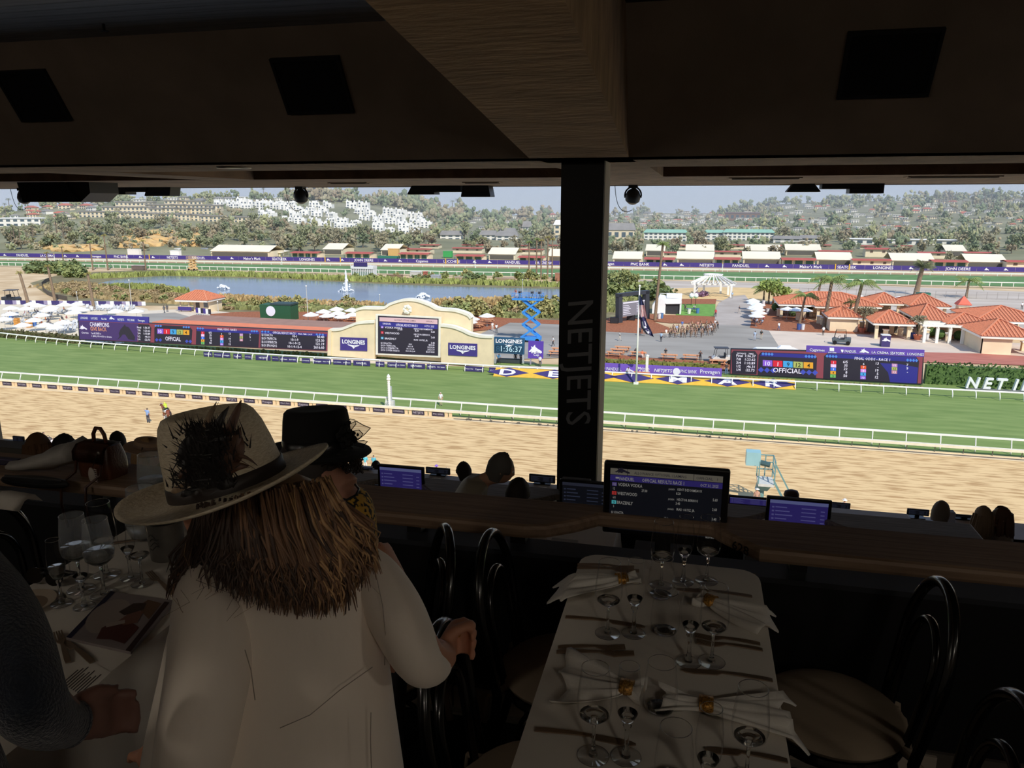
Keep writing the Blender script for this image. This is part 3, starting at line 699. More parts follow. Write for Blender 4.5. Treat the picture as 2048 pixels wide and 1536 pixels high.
for c,col in enumerate(odds):
 for r_,(n,od)in enumerate(col):
  cx=(406,444,483)[c];y=(665.5,667.5,669.5)[c]+r_*5.2
  chips.append((n,cx,y,6.5,4.8));textpx(tx,pl,od,(424,462,502)[c],y+1.6,3.8,'R',.09)
for k,n in enumerate(('10','1','9','12','4')):chips.append((n,321+k*13,662.5+k*.6,12,10))
tx.build('lettering',led_white,sc)
g=MB();textpx(g,pl,'GIVE BACK',182,661,7.5,'L',.09,37);g.build('lettering',glow((220,150,110),1.0),sc)
for n,cx,y,w_,h in chips:
 ch=MB();quadpx(ch,pl,[(cx-w_/2,y+h*.48-w_*.02),(cx+w_/2,y+h*.48+w_*.02),(cx+w_/2,y-h*.52+w_*.02),(cx-w_/2,y-h*.52-w_*.02)],.055,.02)
 ch.mat(1);textpx(ch,pl,n,cx,y+h*.34,h*.66,'C',.1)
 ch.build('number_tile',[glow(CHIP[n],1.0),led_white if n in('1','3','7','8','10','11','13','6','2')else glow((40,36,30),.6)],sc)
diamonds(pl,[(312+5*k,651.5+.2*k)for k in range(3)]+[(368+5*k,654+.2*k)for k in range(3)]+[(396+5*k,656.5+.2*k)for k in range(3)]+[(504+5*k,662+.2*k)for k in range(3)]+[(525+6*k,663+.3*k)for k in range(3)]+[(634+6*k,668.5+.3*k)for k in range(3)],5,4.5,sc)
diamonds(pl,[(314+7*k,679.5+.3*k)for k in range(2)]+[(374+7*k,682.5+.3*k)for k in range(2)],7,7,sc,(72,84,190))
hd=quadpx(MB(),pl,[(156,641),(297,647),(297,634),(156,628.5)],-.2,.25).build('header',mat('header_blue',(70,62,150),.6,var=.05,scale=1),t)
l=MB()
for s,x,w_ in(('LONGINES',162,17),('LUCCHESE',183,15),('Maker\'s Mark',204,12),('NETJETS',236,15),('PNC BANK',256,16),('Prevagen',277,15)):textpx(l,pl,s,x,637.5+(x-162)*.045,4.2,'L',.1,w_)
u0,z0=pl.uv(219,640);k=pl.px(219,640);l.frame_prism([(u0+a_*10*k,z0+b_*8*k)for a_,b_ in horse_logo],pl.a+pl.n*.08,pl.u,(0,0,1),.02)
l.build('lettering',ink,hd)
# mission style toteboard wall
cream_m=mat('cream_stucco_wall',(238,218,180),.85,var=.06,scale=.7);cap_m=mat('pale_wall_cap',(244,238,222),.7,var=.05,scale=.8)
pl=Plane((658,716),(985,737))
t=thing('toteboard_wall','cream mission style wall with a curved top, big results screen and LONGINES signs','wall sign',tuple(pl.a))
def smooth_pts(pts,n=6):
 out=[]
 for i in range(len(pts)-1):
  p0,p1,p2,p3=pts[max(i-1,0)],pts[i],pts[i+1],pts[min(i+2,len(pts)-1)]
  for k in range(n):
   s_=k/n;out.append(tuple(0.5*((2*p1[j])+(-p0[j]+p2[j])*s_+(2*p0[j]-5*p1[j]+4*p2[j]-p3[j])*s_**2+(-p0[j]+3*p1[j]-3*p2[j]+p3[j])*s_**3)for j in range(2)))
 return out+[pts[-1]]
def capped(par,top,bl,br,off,th,capw=3.4):
 q=[bl]+top+[br]
 quadpx(MB(),pl,[br]+[bl]+top if False else list(reversed(q)),off-th,th).build('wall',cream_m,par)
 c=MB();P_=[pl.at(*p)+pl.n*(off-th/2)for p in top]
 for a_,b_ in zip(P_,P_[1:]):c.bar(a_+Vector((0,0,.12)),b_+Vector((0,0,.12)),th+.35,.42)
 c.build('cap',cap_m,par)
top=smooth_pts([(706,623),(722,619),(760,619),(775,611),(797,604),(815,602.5),(833,605),(855,613),(872,621),(905,624),(930,632),(938,640)])
capped(t,top,(706,712),(938,730),-1.0,1.0)
capped(t,smooth_pts([(661,661),(680,660),(700,653),(718,647),(749,645)]),(661,712),(749,718),0.0,.7)
capped(t,smooth_pts([(882,652),(905,655),(925,662),(940,669),(962,674),(985,675)]),(882,726),(985,736),0.0,.7)
quadpx(MB(),pl,[(656,711),(663,711),(664,660),(657,659)],-.7,.9).build('pier',cream_m,t)
quadpx(MB(),pl,[(752,709),(881,715),(882,634),(752,628)],-.2,.35).build('screen_frame',cap_m,t)
sc=quadpx(MB(),pl,[(757,706),(877,711),(878,637),(757,631)],.15,.04).build('screen',led_bg,t)
quadpx(MB(),pl,[(760,642),(876,648),(876,639),(760,634)],.19,.02).build('title_bar',glow((226,190,196),.9),sc)
quadpx(MB(),pl,[(760,652),(876,658),(876,649),(760,643)],.19,.02).build('navy_field',led_navy,sc)
tx=MB();textpx(tx,pl,'OFFICIAL RESULTS RACE 1',793,651.5,4.6,'L',.23,45);textpx(tx,pl,'FANDUEL',767,648.5,3.4,'L',.23,17);textpx(tx,pl,'OCT 31, 2025',850,653.5,3.6,'L',.23,20)
for y,nm,j,v1,v2,v3,yy in((654.5,'VODKA VODKA','KENT DESORMEAUX','27.00','8.20','5.60',0),(665.5,'WESTWOOD','HECTOR BERRIOS','','3.40','2.60',0),(676.5,'BRAZENLY','IRAD ORTIZ, JR.','','','3.40',0)):
 textpx(tx,pl,nm,771,y+1.5,3.6,'L',.23);textpx(tx,pl,j,829,y+4,3.0,'L',.23)
 for v,x,d in((v1,796,5.5),(v2,831,8),(v3,863,10.5)):
  if v:textpx(tx,pl,v,x,y+d,3.4,'L',.23)
for i,(a_,c_,d_)in enumerate((('$1 EXACTA','10-1','$50.40'),('$0.50 TRIFECTA','10-1-9','$123.30'),('$0.10 SUPERFECTA','10-1-9-12','$121.19'),('$0.50 SUPER HIGH 5','10-1-9-12-4','$2,616.60'))):
 y=687+i*4.6;textpx(tx,pl,a_,763,y,3.2,'L',.23);textpx(tx,pl,c_,822,y+2.5,3.0,'C',.23);textpx(tx,pl,d_,870,y+4.5,3.2,'R',.23)
tx.build('lettering',led_white,sc)
l=MB();textpx(l,pl,'ALLOWANCE OPTIONAL CLAIMING',790,641,3,'L',.23,44);textpx(l,pl,'OFFICIAL 1',853,643.5,2.6,'L',.23,16);l.build('lettering',glow((60,40,60),.6),sc)
for n,y,rgb in(('10',654,(140,96,210)),('1',665,(210,40,60)),('9',676,(70,160,200))):
 ch=quadpx(MB(),pl,[(763,y+1.8),(768,y+2),(768,y-2.6),(763,y-2.8)],.19,.02);ch.mat(1);textpx(ch,pl,n,765.5,y+1.4,3,'C',.23);ch.build('number_tile',[glow(rgb,1.0),led_white],sc)
wr=MB();c_=pl.at(815,619)+pl.n*.05;k=pl.px(815,619)
wr.tube([c_+pl.u*(6.2*k*math.cos(a))+Vector((0,0,6.2*k*math.sin(a)))for a in[2*PI*i/14 for i in range(14)]],[.24+.1*(i%2)for i in range(14)],6,True)
wr.tube([c_+pl.u*(3.4*k*math.cos(a))+Vector((0,0,3.4*k*math.sin(a)))for a in[2*PI*i/12 for i in range(12)]],.07,5,True)
wr.build('wreath',cap_m,t)
wing=[(-2,-2,0),(0,1.2)]
def longines(par,x0,x1,ytl,ytr,ybl,ybr,sub,off=.06,field=purple):
 s_=quadpx(MB(),pl,[(x0,ybl),(x1,ybr),(x1,ytr),(x0,ytl)],off,.06).build('sign_panel',field,par)
 l=MB();cx=(x0+x1)/2;w_=x1-x0;hh=(ybl-ytl)
 textpx(l,pl,'LONGINES',cx,(ytl+ytr)/2+hh*.48,hh*.30,'C',off+.09,w_*.9,.03)
 cu,cz=pl.uv(cx,(ytl+ytr)/2+hh*.58);k=pl.px(cx,ytl)
 for a_ in(1,-1):
  l.frame_prism([(cu+a_*x_*k,cz+z_*k)for x_,z_ in((1,0),(w_*.26,hh*.05),(w_*.2,-hh*.05),(w_*.08,-hh*.12),(1,-hh*.2))],pl.a+pl.n*(off+.1),pl.u,(0,0,1),.02 if a_>0 else-.02)
 l.frame_prism([(cu-3*k,cz+.02),(cu+3*k,cz+.02),(cu+2.4*k,cz-hh*.2*k),(cu,cz-hh*.28*k),(cu-2.4*k,cz-hh*.2*k)],pl.a+pl.n*(off+.1),pl.u,(0,0,1),.02)
 l.build('lettering',ink,s_)
longines(t,681,735,674,676,700,702,1)
longines(t,897,955,685,687.5,710,713,1)
leaf_m=mat('clipped_leaf',(126,122,66),.9,var=.3,scale=3.0,detail=5)
leaf_g=mat('green_hedge_leaf',(96,124,62),.9,rgb2=(64,88,44),scale=4.0,detail=6)
flower_m=mat('yellow_flowers',(236,214,84),.8,rgb2=(150,150,60),scale=6.0,lo=.4,hi=.55)
bush_mes=[]
for i in range(4):
 rr=random.Random(i);b=MB()
 for k in range(5):b.ico((rr.uniform(-.3,.3),rr.uniform(-.25,.25),.38+rr.uniform(-.1,.12)),rr.uniform(.34,.5),2,jit=.12,rnd=rr)
 bush_mes.append(b)
olive_me=[b.mesh('olive_bush',leaf_m,True)for b in bush_mes];flow_me=[b.mesh('flower_bush',flower_m,True)for b in bush_mes]
def bushrow(pa,pb,n,mes,label,cat,group,name,sc_=1.0):
 a,b=atZ(*pa),atZ(*pb)
 for i in range(n):
  q=a.lerp(b,(i+.5)/n);o=inst(mes[i%4],name,(q.x,q.y+R.uniform(-.1,.1),0),R.uniform(0,6),sc_*R.uniform(.85,1.15));tag(o,label,cat,group)
bushrow((1460,757),(1848,779),40,olive_me,'clipped olive bush in the row below the right LED board','bush','olive bushes below the right LED board','clipped_bush',.5)
bushrow((160,687),(656,712),58,olive_me,'clipped olive bush in the row below the left LED board','bush','olive bushes below the left LED board','clipped_bush',.6)
bushrow((664,709),(964,728),46,flow_me,'yellow flowering plant in the bed below the cream wall','plant','yellow flowers below the cream wall','flower_plant',.55)
MB().bar(atZ(664,713),atZ(964,732),.2,.5).build('kerb_border',plain((120,110,96),.8));bpy.data.objects['kerb_border']['kind']='structure'
def hedge(name,lab,pa,pb,h,dep,m,step=.55):
 a,b=atZ(*pa),atZ(*pb);d=(b-a);L=d.length;d.normalize();n=Vector((-d.y,d.x,0))
 t=thing(name,lab,'hedge',tuple(a.lerp(b,.5)))
 bx=MB();bx.frame_prism([(0,0),(L,0),(L,h*.9),(0,h*.9)],a+n*.12,d,(0,0,1),-dep*.85);bx.build('leaf_body',m,t)
 lv=MB();rr=random.Random(len(lab))
 k=int(L*h/step*5.0)
 for i in range(min(k,2600)):
  s_=rr.uniform(0,L);on=rr.random()<.3
  p=a+d*s_+(n*rr.uniform(0,dep)+Vector((0,0,h*rr.uniform(.88,1.06)))if on else n*rr.uniform(-.05,.15)+Vector((0,0,h*rr.uniform(.02,1))))
  q=Quaternion((rr.uniform(-1,1),rr.uniform(-1,1),rr.uniform(-1,1),rr.uniform(-1,1))).normalized();s2=rr.uniform(.12,.26)
  lv.add([p+q@Vector(v)*s2 for v in((-1,-.5,0),(1,-.5,0),(.8,.6,.25),(-.8,.6,.25))],[(0,1,2,3)])
 o=lv.build('leaves',m,t);o['kind']='stuff'
 return t
hedge('tall_hedge','tall clipped green hedge right of the LED board, behind white letters',(1850,768),(2130,784),3.1,1.4,leaf_g)
hedge('low_hedge','low clipped hedge at the far left before the beach club',(-60,669),(152,688),1.5,1.2,mat('brown_green_hedge',(92,98,56),.9,rgb2=(84,70,44),scale=2.5),.5)
hedge('low_hedge','low olive hedge behind the purple sponsor banner',(1205,733),(1440,745),1.25,1.0,mat('olive_hedge',(142,140,66),.9,rgb2=(96,100,46),scale=3.0),.5)
pl2=Plane((1930,778),(2110,787))
x=1934
let=thing('letter_sign','big white free-standing letters on the grass before the tall hedge','sign',tuple(pl2 .a))
vs,fs,wd0=_text('NETJETS',.02,.2,.12);k=pl2 .px(1935,775);size=21*k/.69
p0=pl2 .a.copy();adv=0
for ch in 'NETJETS':
 vs,fs,wd=_text(ch,.02,.2,.12);l=MB();l.text(ch,p0+pl2 .u*adv+Vector((0,0,.25+(0.0 if ch!='J' else .0))),pl2 .u,(0,0,1),size,'L',.02,.2,1.0,.12)
 l.build('letter',plain((246,246,246),.5),let);adv+=wd*size+.42
MB().frame_prism([(0,.1),(adv,.1),(adv,.22),(0,.22)],pl2 .a,pl2 .u,(0,0,1),.5).build('base_rail',plain((120,122,120)),let)
pl=Plane((1200,752),(1443,763))
t=thing('sponsor_banner','long purple sponsor banner right of the pillar, below the olive hedge','banner',tuple(pl.a))
quadpx(MB(),pl,[(1190,748),(1443,759),(1444,737),(1190,725)],-.1,.1).build('panel',mat('bright_purple_print',(124,92,192),.6,var=.05,scale=1),t)
l=MB();textpx(l,pl,'FANDUEL',1213,740.5,6.5,'L',.05,29);textpx(l,pl,'Maker\'s',1276,738.5,5,'L',.05,22);textpx(l,pl,'& Mark',1278,744.5,5,'L',.05,21);textpx(l,pl,'NETJETS',1308,743.5,6.5,'L',.05,35,.012,.2)
textpx(l,pl,'PNC BANK',1361,745.5,6.5,'L',.05,31);textpx(l,pl,'Prevagen',1400,746.5,8,'L',.05,37);l.frame_prism([(a_,b_)for a_,b_ in[(pl.uv(1353,741)[0]+.55*math.cos(2*PI*i/12),pl.uv(1353,743)[1]+.55*math.sin(2*PI*i/12))for i in range(12)]],pl.a+pl.n*.04,pl.u,(0,0,1),.02)
u0,z0=pl.uv(1204,742);k=pl.px(1204,742);l.frame_prism([(u0+a_*k,z0+b_*k)for a_,b_ in((0,8),(0,4),(3,0),(6,4),(6,8))],pl.a+pl.n*.04,pl.u,(0,0,1),.02)
u0,z0=pl.uv(1250,745);l.frame_prism([(u0+a_*14*k,z0+b_*10*k)for a_,b_ in horse_logo],pl.a+pl.n*.04,pl.u,(0,0,1),.02)
l.build('lettering',ink,t)
for x in(1210,1260,1310,1360,1410,1440):quadpx(MB(),pl,[(x-.8,761),(x+.8,761),(x+.8,746),(x-.8,746)],-.25,.14).build('post',plain((200,200,204)),t)
pl=Plane((985,728),(1090,733))
t=thing('timer_board','blue board with LONGINES lettering and a 1:36:37 digital time','display board',tuple(pl.a))
quadpx(MB(),pl,[(988,706),(1048,709),(1049,677),(988,674)],-.4,.4).build('cabinet',mat('timer_blue',(44,88,122),.5,var=.06,scale=1),t)
l=MB();textpx(l,pl,'LONGINES',1018,686,7.5,'C',.06,53,.03);quadpx(l,pl,[(1009,688),(1017,693),(1018,694),(1019,693),(1028,688.8),(1020,690),(1018,688.5),(1016,690)],.05,.02);l.build('lettering',ink,t)
quadpx(MB(),pl,[(990,705),(1046,707.6),(1046,691.6),(990,689)],0.0,.03).build('digit_field',plain((34,66,92),.4),t)
l=MB();textpx(l,pl,'1:36:37',1044,704.5,11.5,'R',.06,42,.0);l.build('digits',glow((196,232,246),1.0),t)
l=MB();textpx(l,pl,'8',992,703,11.5,'L',.05,8,-.01);l.build('unlit_digit',plain((60,104,136),.4),t)
for x in(990,1046):quadpx(MB(),pl,[(x-1.5,727),(x+1.5,727),(x+1.5,705),(x-1.5,705)],-.35,.3).build('leg',plain((170,176,180)),t)
quadpx(MB(),pl,[(992,727),(1040,729.4),(1040,721),(992,719)],-1.5,.5).build('base_bench',plain((60,66,74)),t)
t=thing('horse_sign','square purple sign with a white horse head below the blue lift','sign',tuple(pl.b))
quadpx(MB(),pl,[(1056,716),(1086,717),(1087,683),(1057,681.5)],-.2,.3).build('panel',mat('sign_purple',(92,62,168),.6,var=.05,scale=1),t)
l=MB();u0,z0=pl.uv(1057.5,708);k=pl.px(1058,708);l.frame_prism([(u0+a_*21*k,z0+b_*20*k)for a_,b_ in horse_logo],pl.a+pl.n*.12,pl.u,(0,0,1),.02)
textpx(l,pl,'Breeders\'',1073,706.5,5,'C',.16,20);textpx(l,pl,'Cup',1073,711.5,5,'C',.16,11);l.build('lettering',ink,t)
for x in(1061,1082):quadpx(MB(),pl,[(x-1.2,729),(x+1.2,729),(x+1.2,715),(x-1.2,715)],-.2,.2).build('leg',plain((150,146,160)),t)
plc=Plane((960,727),(985,729))
t=thing('street_clock','white round clock on a cream post at the wall\'s right end','clock',tuple(plc.at(970,727.5)))
c_=plc.at(970.5,684)+plc.n*.1;k=plc.px(970,684);rot=Matrix((plc.u,plc.n,Vector((0,0,1)))).transposed()@Matrix.Rotation(PI/2,3,'X')
MB().lathe([(0,-.2),(9.6*k,-.2),(9.6*k,.2),(0,.2)],20,c_,rot=rot).build('case',plain((120,112,104)),t)
MB().lathe([(0,.21),(8.0*k,.21),(8.0*k,.19)],20,c_+plc.n*.0,rot=Matrix((plc.u,plc.n,Vector((0,0,1)))).transposed()@Matrix.Rotation(-PI/2,3,'X')@Matrix.Rotation(PI,3,'X')).build('dial',WHITE,t)
h_=MB();h_.bar(c_+plc.n*.25,c_+plc.n*.25+plc.u*(-3*k)+Vector((0,0,-3.4*k)),.12);h_.bar(c_+plc.n*.25,c_+plc.n*.25+plc.u*(.8*k)+Vector((0,0,-6*k)),.1);h_.build('hands',dark,t)
quadpx(MB(),plc,[(964,705),(979,706),(979,702),(964,701)],0,.3).build('name_plate',plain((46,40,40)),t)
MB().box(-.35,.35,-.35,.35,0,plc.at(970,693).z).build('post',cap_m,t,L=1)
fp0=atZ(1272,768);t=thing('flagpole','tall white flagpole by the far rail, right of the pillar','flagpole',(fp0 .x,fp0 .y,0))
zt=atY(1278,574,fp0 .y).z
MB().tube([(0,0,0),(0,0,zt*.5),(0,0,zt)],[.16,.13,.08],8).build('pole',rail_m,t,True,L=1)
MB().ico((0,0,zt+.15),.2,1).build('finial',rail_m,t,L=1)
MB().box(-.35,.35,-.35,.35,0,.25).build('base',rail_m,t,L=1)
def flag(name,lab,x0,y0,h0,pts,cols):
 t=thing(name,lab,'flag',(fp0 .x,fp0 .y,atY(x0,y0,fp0 .y).z))
 return t
us=thing('national_flag','drooping flag of red and white stripes with a blue star field, upper on the pole','flag',(fp0 .x,fp0 .y,atY(1280,640,fp0 .y).z))
def cloth_grid(top,bot,nx,ny,wave=.25):
 vs=[]
 for j in range(ny+1):
  s_=j/ny
  def pick(pl_):
   q=s_*(len(pl_)-1);i=min(int(q),len(pl_)-2);f=q-i;return(pl_[i][0]*(1-f)+pl_[i+1][0]*f,pl_[i][1]*(1-f)+pl_[i+1][1]*f)
  a,b=pick(top),pick(bot)
  for i in range(nx+1):
   f=i/nx;p=atY(a[0]*(1-f)+b[0]*f,a[1]*(1-f)+b[1]*f,fp0 .y-.3+wave*math.sin(f*9+s_*2.5));vs.append(p)
 fs=[(j*(nx+1)+i,j*(nx+1)+i+1,(j+1)*(nx+1)+i+1,(j+1)*(nx+1)+i)for j in range(ny)for i in range(nx)]
 return vs,fs
vs,fs=cloth_grid([(1279,590),(1279,615),(1280,634)],[(1282,591),(1290,615),(1294,637)],13,10)
m=MB();m.v=vs;m.f=fs
for j in range(10):
 for i in range(13):m.m.append(2 if(j<4)else(0 if i%2==0 else 1))
m.build('cloth',[plain((178,50,60)),plain((236,230,230)),plain((52,56,98))],us,True)
bf=thing('purple_flag','drooping dark purple flag with white print, lower on the pole','flag',(fp0 .x,fp0 .y,atY(1280,690,fp0 .y).z))
vs,fs=cloth_grid([(1279,632),(1282,655),(1292,668),(1306,673)],[(1290,634),(1297,650),(1304,664),(1308,675)],8,12)
m=MB();m.v=vs;m.f=fs
for j in range(12):
 for i in range(8):m.m.append(1 if(j in(2,3,6,7,8)and i in(2,5))or(j in(4,7)and 2<=i<=4)else 0)
m.build('cloth',[plain((54,48,92)),plain((220,216,230))],bf,True)
for x,y,yt,lab in((1293,756,712,'white post beside the flagpole at the far rail'),(231,688,663,'white post at the left end of the LED board')):
 q=atZ(x,y);t=thing('white_post',lab,'post',(q.x,q.y,0));h=atY(x,yt,q.y).z
 MB().box(-.2,.2,-.2,.2,0,h).build('shaft',rail_m,t,L=1);MB().lathe([(.28,h),(.28,h+.1),(0,h+.25)],4).build('cap',rail_m,t,L=1)
q=atZ(1283,760);t=thing('orange_barrier','orange padded rail section beside the flagpole','barrier',(q.x,q.y+.6,0));MB().bar((-1.2,0,1.05),(1.2,0,.95),.3,.22).build('pad',plain((226,130,86)),t,L=1);MB().box(-.1,.1,-.1,.1,0,.95).build('post',rail_m,t,L=1)
q=atZ(930,712);t=thing('photo_strip','tall grey box with dark slot before the right LONGINES sign','camera',(q.x,q.y-1,0));h=atY(930,700,q.y).z+1.6
MB().box(-.28,.28,-.2,.2,0,h*.35).build('base',plain((206,208,204)),t,L=1);MB().box(-.24,.24,-.18,.18,h*.35,h).build('housing',plain((60,66,72)),t,L=1);MB().box(-.27,.27,-.2,.2,h,h+.12).build('cap',plain((190,190,188)),t,L=1)
# PEOPLE (shared small figures)
def skin_mesh(joints,edges,sub=1):
 names_=list(joints);idx={n:i for i,n in enumerate(names_)}
 me=bpy.data.meshes.new('figure');me.from_pydata([joints[n][:3]for n in names_],[(idx[a],idx[b])for a,b,_ in edges],[])
 o=bpy.data.objects.new('figure_tmp',me);COL.objects.link(o)
 sk=o.modifiers.new('s','SKIN');sk.use_smooth_shade=True
 if sub:ss=o.modifiers.new('u','SUBSURF');ss.levels=sub;ss.render_levels=sub
 for i,n in enumerate(names_):
  r=joints[n][3];me.skin_vertices[0].data[i].radius=r if isinstance(r,tuple)else(r,r)
 me.skin_vertices[0].data[idx[names_[0]]].use_root=True
 bpy.context.view_layer.update()
 out=bpy.data.meshes.new_from_object(o.evaluated_get(bpy.context.evaluated_depsgraph_get()))
 bpy.data.objects.remove(o);bpy.data.meshes.remove(me)
 return out
def label_faces(me,joints,edges,order,test=None):
 segs=[(Vector(joints[a][:3]),Vector(joints[b][:3]),order.index(l))for a,b,l in edges]
 for p in me.polygons:
  c=p.center;best=None
  for a,b,l in segs:
   d=b-a;t_=max(0,min(1,(c-a).dot(d)/max(d.length_squared,1e-9)));q=(c-(a+d*t_)).length
   if best is None or q<best[0]:best=(q,l)
  k=best[1]
  if test:k=test(c,k)
  p.material_index=k;p.use_smooth=True
ORDER=['skin','hair','shirt','trousers','shoes']
EDG=[('pelvis','waist','shirt'),('waist','chest','shirt'),('chest','neck','shirt'),('neck','head','skin'),('head','crown','hair'),('chest','shl','shirt'),('shl','ell','shirt'),('ell','wrl','skin'),('wrl','hal','skin'),('chest','shr','shirt'),('shr','elr','shirt'),('elr','wrr','skin'),('wrr','har','skin'),('pelvis','hil','trousers'),('hil','knl','trousers'),('knl','anl','trousers'),('anl','tol','shoes'),('pelvis','hir','trousers'),('hir','knr','trousers'),('knr','anr','trousers'),('anr','tor','shoes')]
def pose(**kw):
 J={'pelvis':(0,0,.95,.14),'waist':(0,0,1.10,.13),'chest':(0,0,1.34,.15),'neck':(0,-.01,1.50,.058),'head':(0,-.03,1.62,.095),'crown':(0,-.02,1.72,.085),'shl':(.19,0,1.41,.065),'ell':(.24,.02,1.13,.048),'wrl':(.25,-.06,.88,.036),'hal':(.25,-.08,.80,.04),'shr':(-.19,0,1.41,.065),'elr':(-.24,.02,1.13,.048),'wrr':(-.25,-.06,.88,.036),'har':(-.25,-.08,.80,.04),'hil':(.10,0,.90,.10),'knl':(.11,-.01,.50,.068),'anl':(.11,.02,.09,.048),'tol':(.12,-.14,.04,.042),'hir':(-.10,0,.90,.10),'knr':(-.11,-.01,.50,.068),'anr':(-.11,.02,.09,.048),'tor':(-.12,-.14,.04,.042)}
 for k,v in kw.items():J[k]=tuple(v)+(J[k][3],)
 return J
POSES={'stand':pose(),'walk':pose(knl=(.1,-.14,.52),anl=(.1,-.22,.10),tol=(.11,-.37,.06),knr=(-.1,.06,.50),anr=(-.1,.30,.14),tor=(-.1,.20,.05),ell=(.25,.12,1.14),wrl=(.24,.08,.9),hal=(.24,.06,.82),elr=(-.25,-.08,1.14),wrr=(-.22,-.25,1.0),har=(-.21,-.32,.97)),'arms':pose(ell=(.28,-.10,1.2),wrl=(.12,-.28,1.38),hal=(.06,-.32,1.42),elr=(-.28,-.10,1.2),wrr=(-.12,-.28,1.38),har=(-.06,-.32,1.42)),'reach':pose(ell=(.42,-.16,1.40),wrl=(.62,-.30,1.46),hal=(.70,-.35,1.47)),'sit':pose(pelvis=(0,0,.50),waist=(0,.02,.66),chest=(0,.03,.90),neck=(0,.01,1.06),head=(0,-.02,1.18),crown=(0,-.01,1.28),shl=(.19,.03,.97),ell=(.24,0,.72),wrl=(.20,-.22,.66),hal=(.17,-.30,.66),shr=(-.19,.03,.97),elr=(-.24,0,.72),wrr=(-.20,-.22,.66),har=(-.17,-.30,.66),hil=(.10,-.05,.48),knl=(.12,-.44,.48),anl=(.12,-.44,.09),tol=(.12,-.58,.04),hir=(-.10,-.05,.48),knr=(-.12,-.44,.48),anr=(-.12,-.44,.09),tor=(-.12,-.58,.04)),'lean':pose(waist=(0,-.05,1.10),chest=(0,-.20,1.30),neck=(0,-.30,1.42),head=(0,-.37,1.52),crown=(0,-.40,1.62),shl=(.19,-.22,1.36),ell=(.28,-.34,1.12),wrl=(.2,-.5,1.0),hal=(.18,-.57,.97),shr=(-.19,-.22,1.36),elr=(-.28,-.34,1.12),wrr=(-.2,-.5,1.0),har=(-.18,-.57,.97),knl=(.2,-.15,.5),anl=(.24,.05,.09),tol=(.27,-.08,.04),knr=(-.2,-.05,.5),anr=(-.26,.12,.09),tor=(-.29,0,.04)),}
FIG={}
def fig_mesh(k):
 if k not in FIG:
  me=skin_mesh(POSES[k],EDG,1)
  hz,hy=POSES[k]['head'][2],POSES[k]['head'][1]
  def test(c,l):
   if l in(0,1)and c.z>POSES[k]['neck'][2]+.05 and(c.z-hz>.02 or c.y-hy>.03):return 1
   return 0 if l==1 else l
  label_faces(me,POSES[k],EDG,ORDER,test)
  for n in ORDER:me.materials.append(plain((150,150,150)))
  FIG[k]=me
 return FIG[k]
SKIN_T=[(198,150,122),(170,122,94),(120,82,62),(214,170,142)]
def person(k,loc,rz,shirt,trousers=(70,74,90),hair=(60,48,40),skin=0,shoes=(50,48,48),label='',group=None,h=1.0,hat=None):
 o=bpy.data.objects.new('person',fig_mesh(k));COL.objects.link(o);o.location=loc;o.rotation_euler=(0,0,rz);o.scale=(h,)*3
 for i,c in enumerate((SKIN_T[skin],hair,shirt,trousers,shoes)):
  o.material_slots[i].link='OBJECT';o.material_slots[i].material=plain(c)
 tag(o,label,'person',group)
 if hat:
  j=POSES[k];c=Vector(j['crown'][:3])
  hm=hat_mesh();q=inst(hm,'hat',c+Vector((0,0,-.02)),0,1.0,parent=o)
  q.material_slots[0].link='OBJECT';q.material_slots[0].material=plain(hat)
 return o
_hm=[]
def hat_mesh():
 if not _hm:_hm.append(MB().lathe([(0,.0),(.2,.0),(.2,.015),(.11,.03),(.10,.12),(0,.13)],12).mesh('hat',plain((230,230,225)),40))
 return _hm[0]
 # INFIELD OBJECTS
def G(x,y,z=0.0):return atZ(x,y,z)
# umbrellas
can_m=mat('white_canvas',(246,246,244),.7,var=.03,scale=2);pole_m=plain((200,198,190),.4)
def make_umbrella():
 t=thing('patio_umbrella','white patio umbrella','umbrella',(0,0,0))
 c=MB();n=8
 rim=[(1.75*math.cos(2*PI*i/n),1.75*math.sin(2*PI*i/n),2.25)for i in range(n)];mid=[(1.0*math.cos(2*PI*i/n),1.0*math.sin(2*PI*i/n),2.55)for i in range(n)]
 low=[(p[0]*1.0,p[1]*1.0,2.12)for p in rim]
 vs=low+rim+mid+[(0,0,2.92)]
 fs=[(i,(i+1)%n,n+(i+1)%n,n+i)for i in range(n)]+[(n+i,n+(i+1)%n,2*n+(i+1)%n,2*n+i)for i in range(n)]+[(2*n+i,2*n+(i+1)%n,3*n)for i in range(n)]
 c.add(vs,fs).build('canopy',can_m,t,L=1)
 MB().tube([(0,0,0),(0,0,2.95)],.035,6).build('pole',pole_m,t,L=1)
 MB().lathe([(0,0),(.32,0),(.28,.09),(.06,.12),(0,.12)],10).build('base',plain((120,120,118)),t,L=1)
 return t
um0=make_umbrella();um_used=[]
def umbrella(x,y,lab,grp,s=1.0):
 p=atZ(x,y,2.4*s)
 o=um0 if not um_used else dup(um0)
 um_used.append(o);o.location=(p.x,p.y,0.04);o.scale=(s,)*3;o.rotation_euler=(0,0,R.uniform(0,.7));o['label']=lab
 if grp:o['group']=grp
for x,y in[(22,616),(52,617),(76,611),(102,615),(96,620),(83,630),(68,640),(154,608),(150,616),(163,619),(146,625),(213,612),(231,622),(272,622),(8,638),(90,650),(111,654),(126,645),(45,650),(20,628),(62,608),(128,609)]:
 umbrella(x,y,'white patio umbrella open over the beach club loungers behind the left hedge','umbrellas over the beach club')
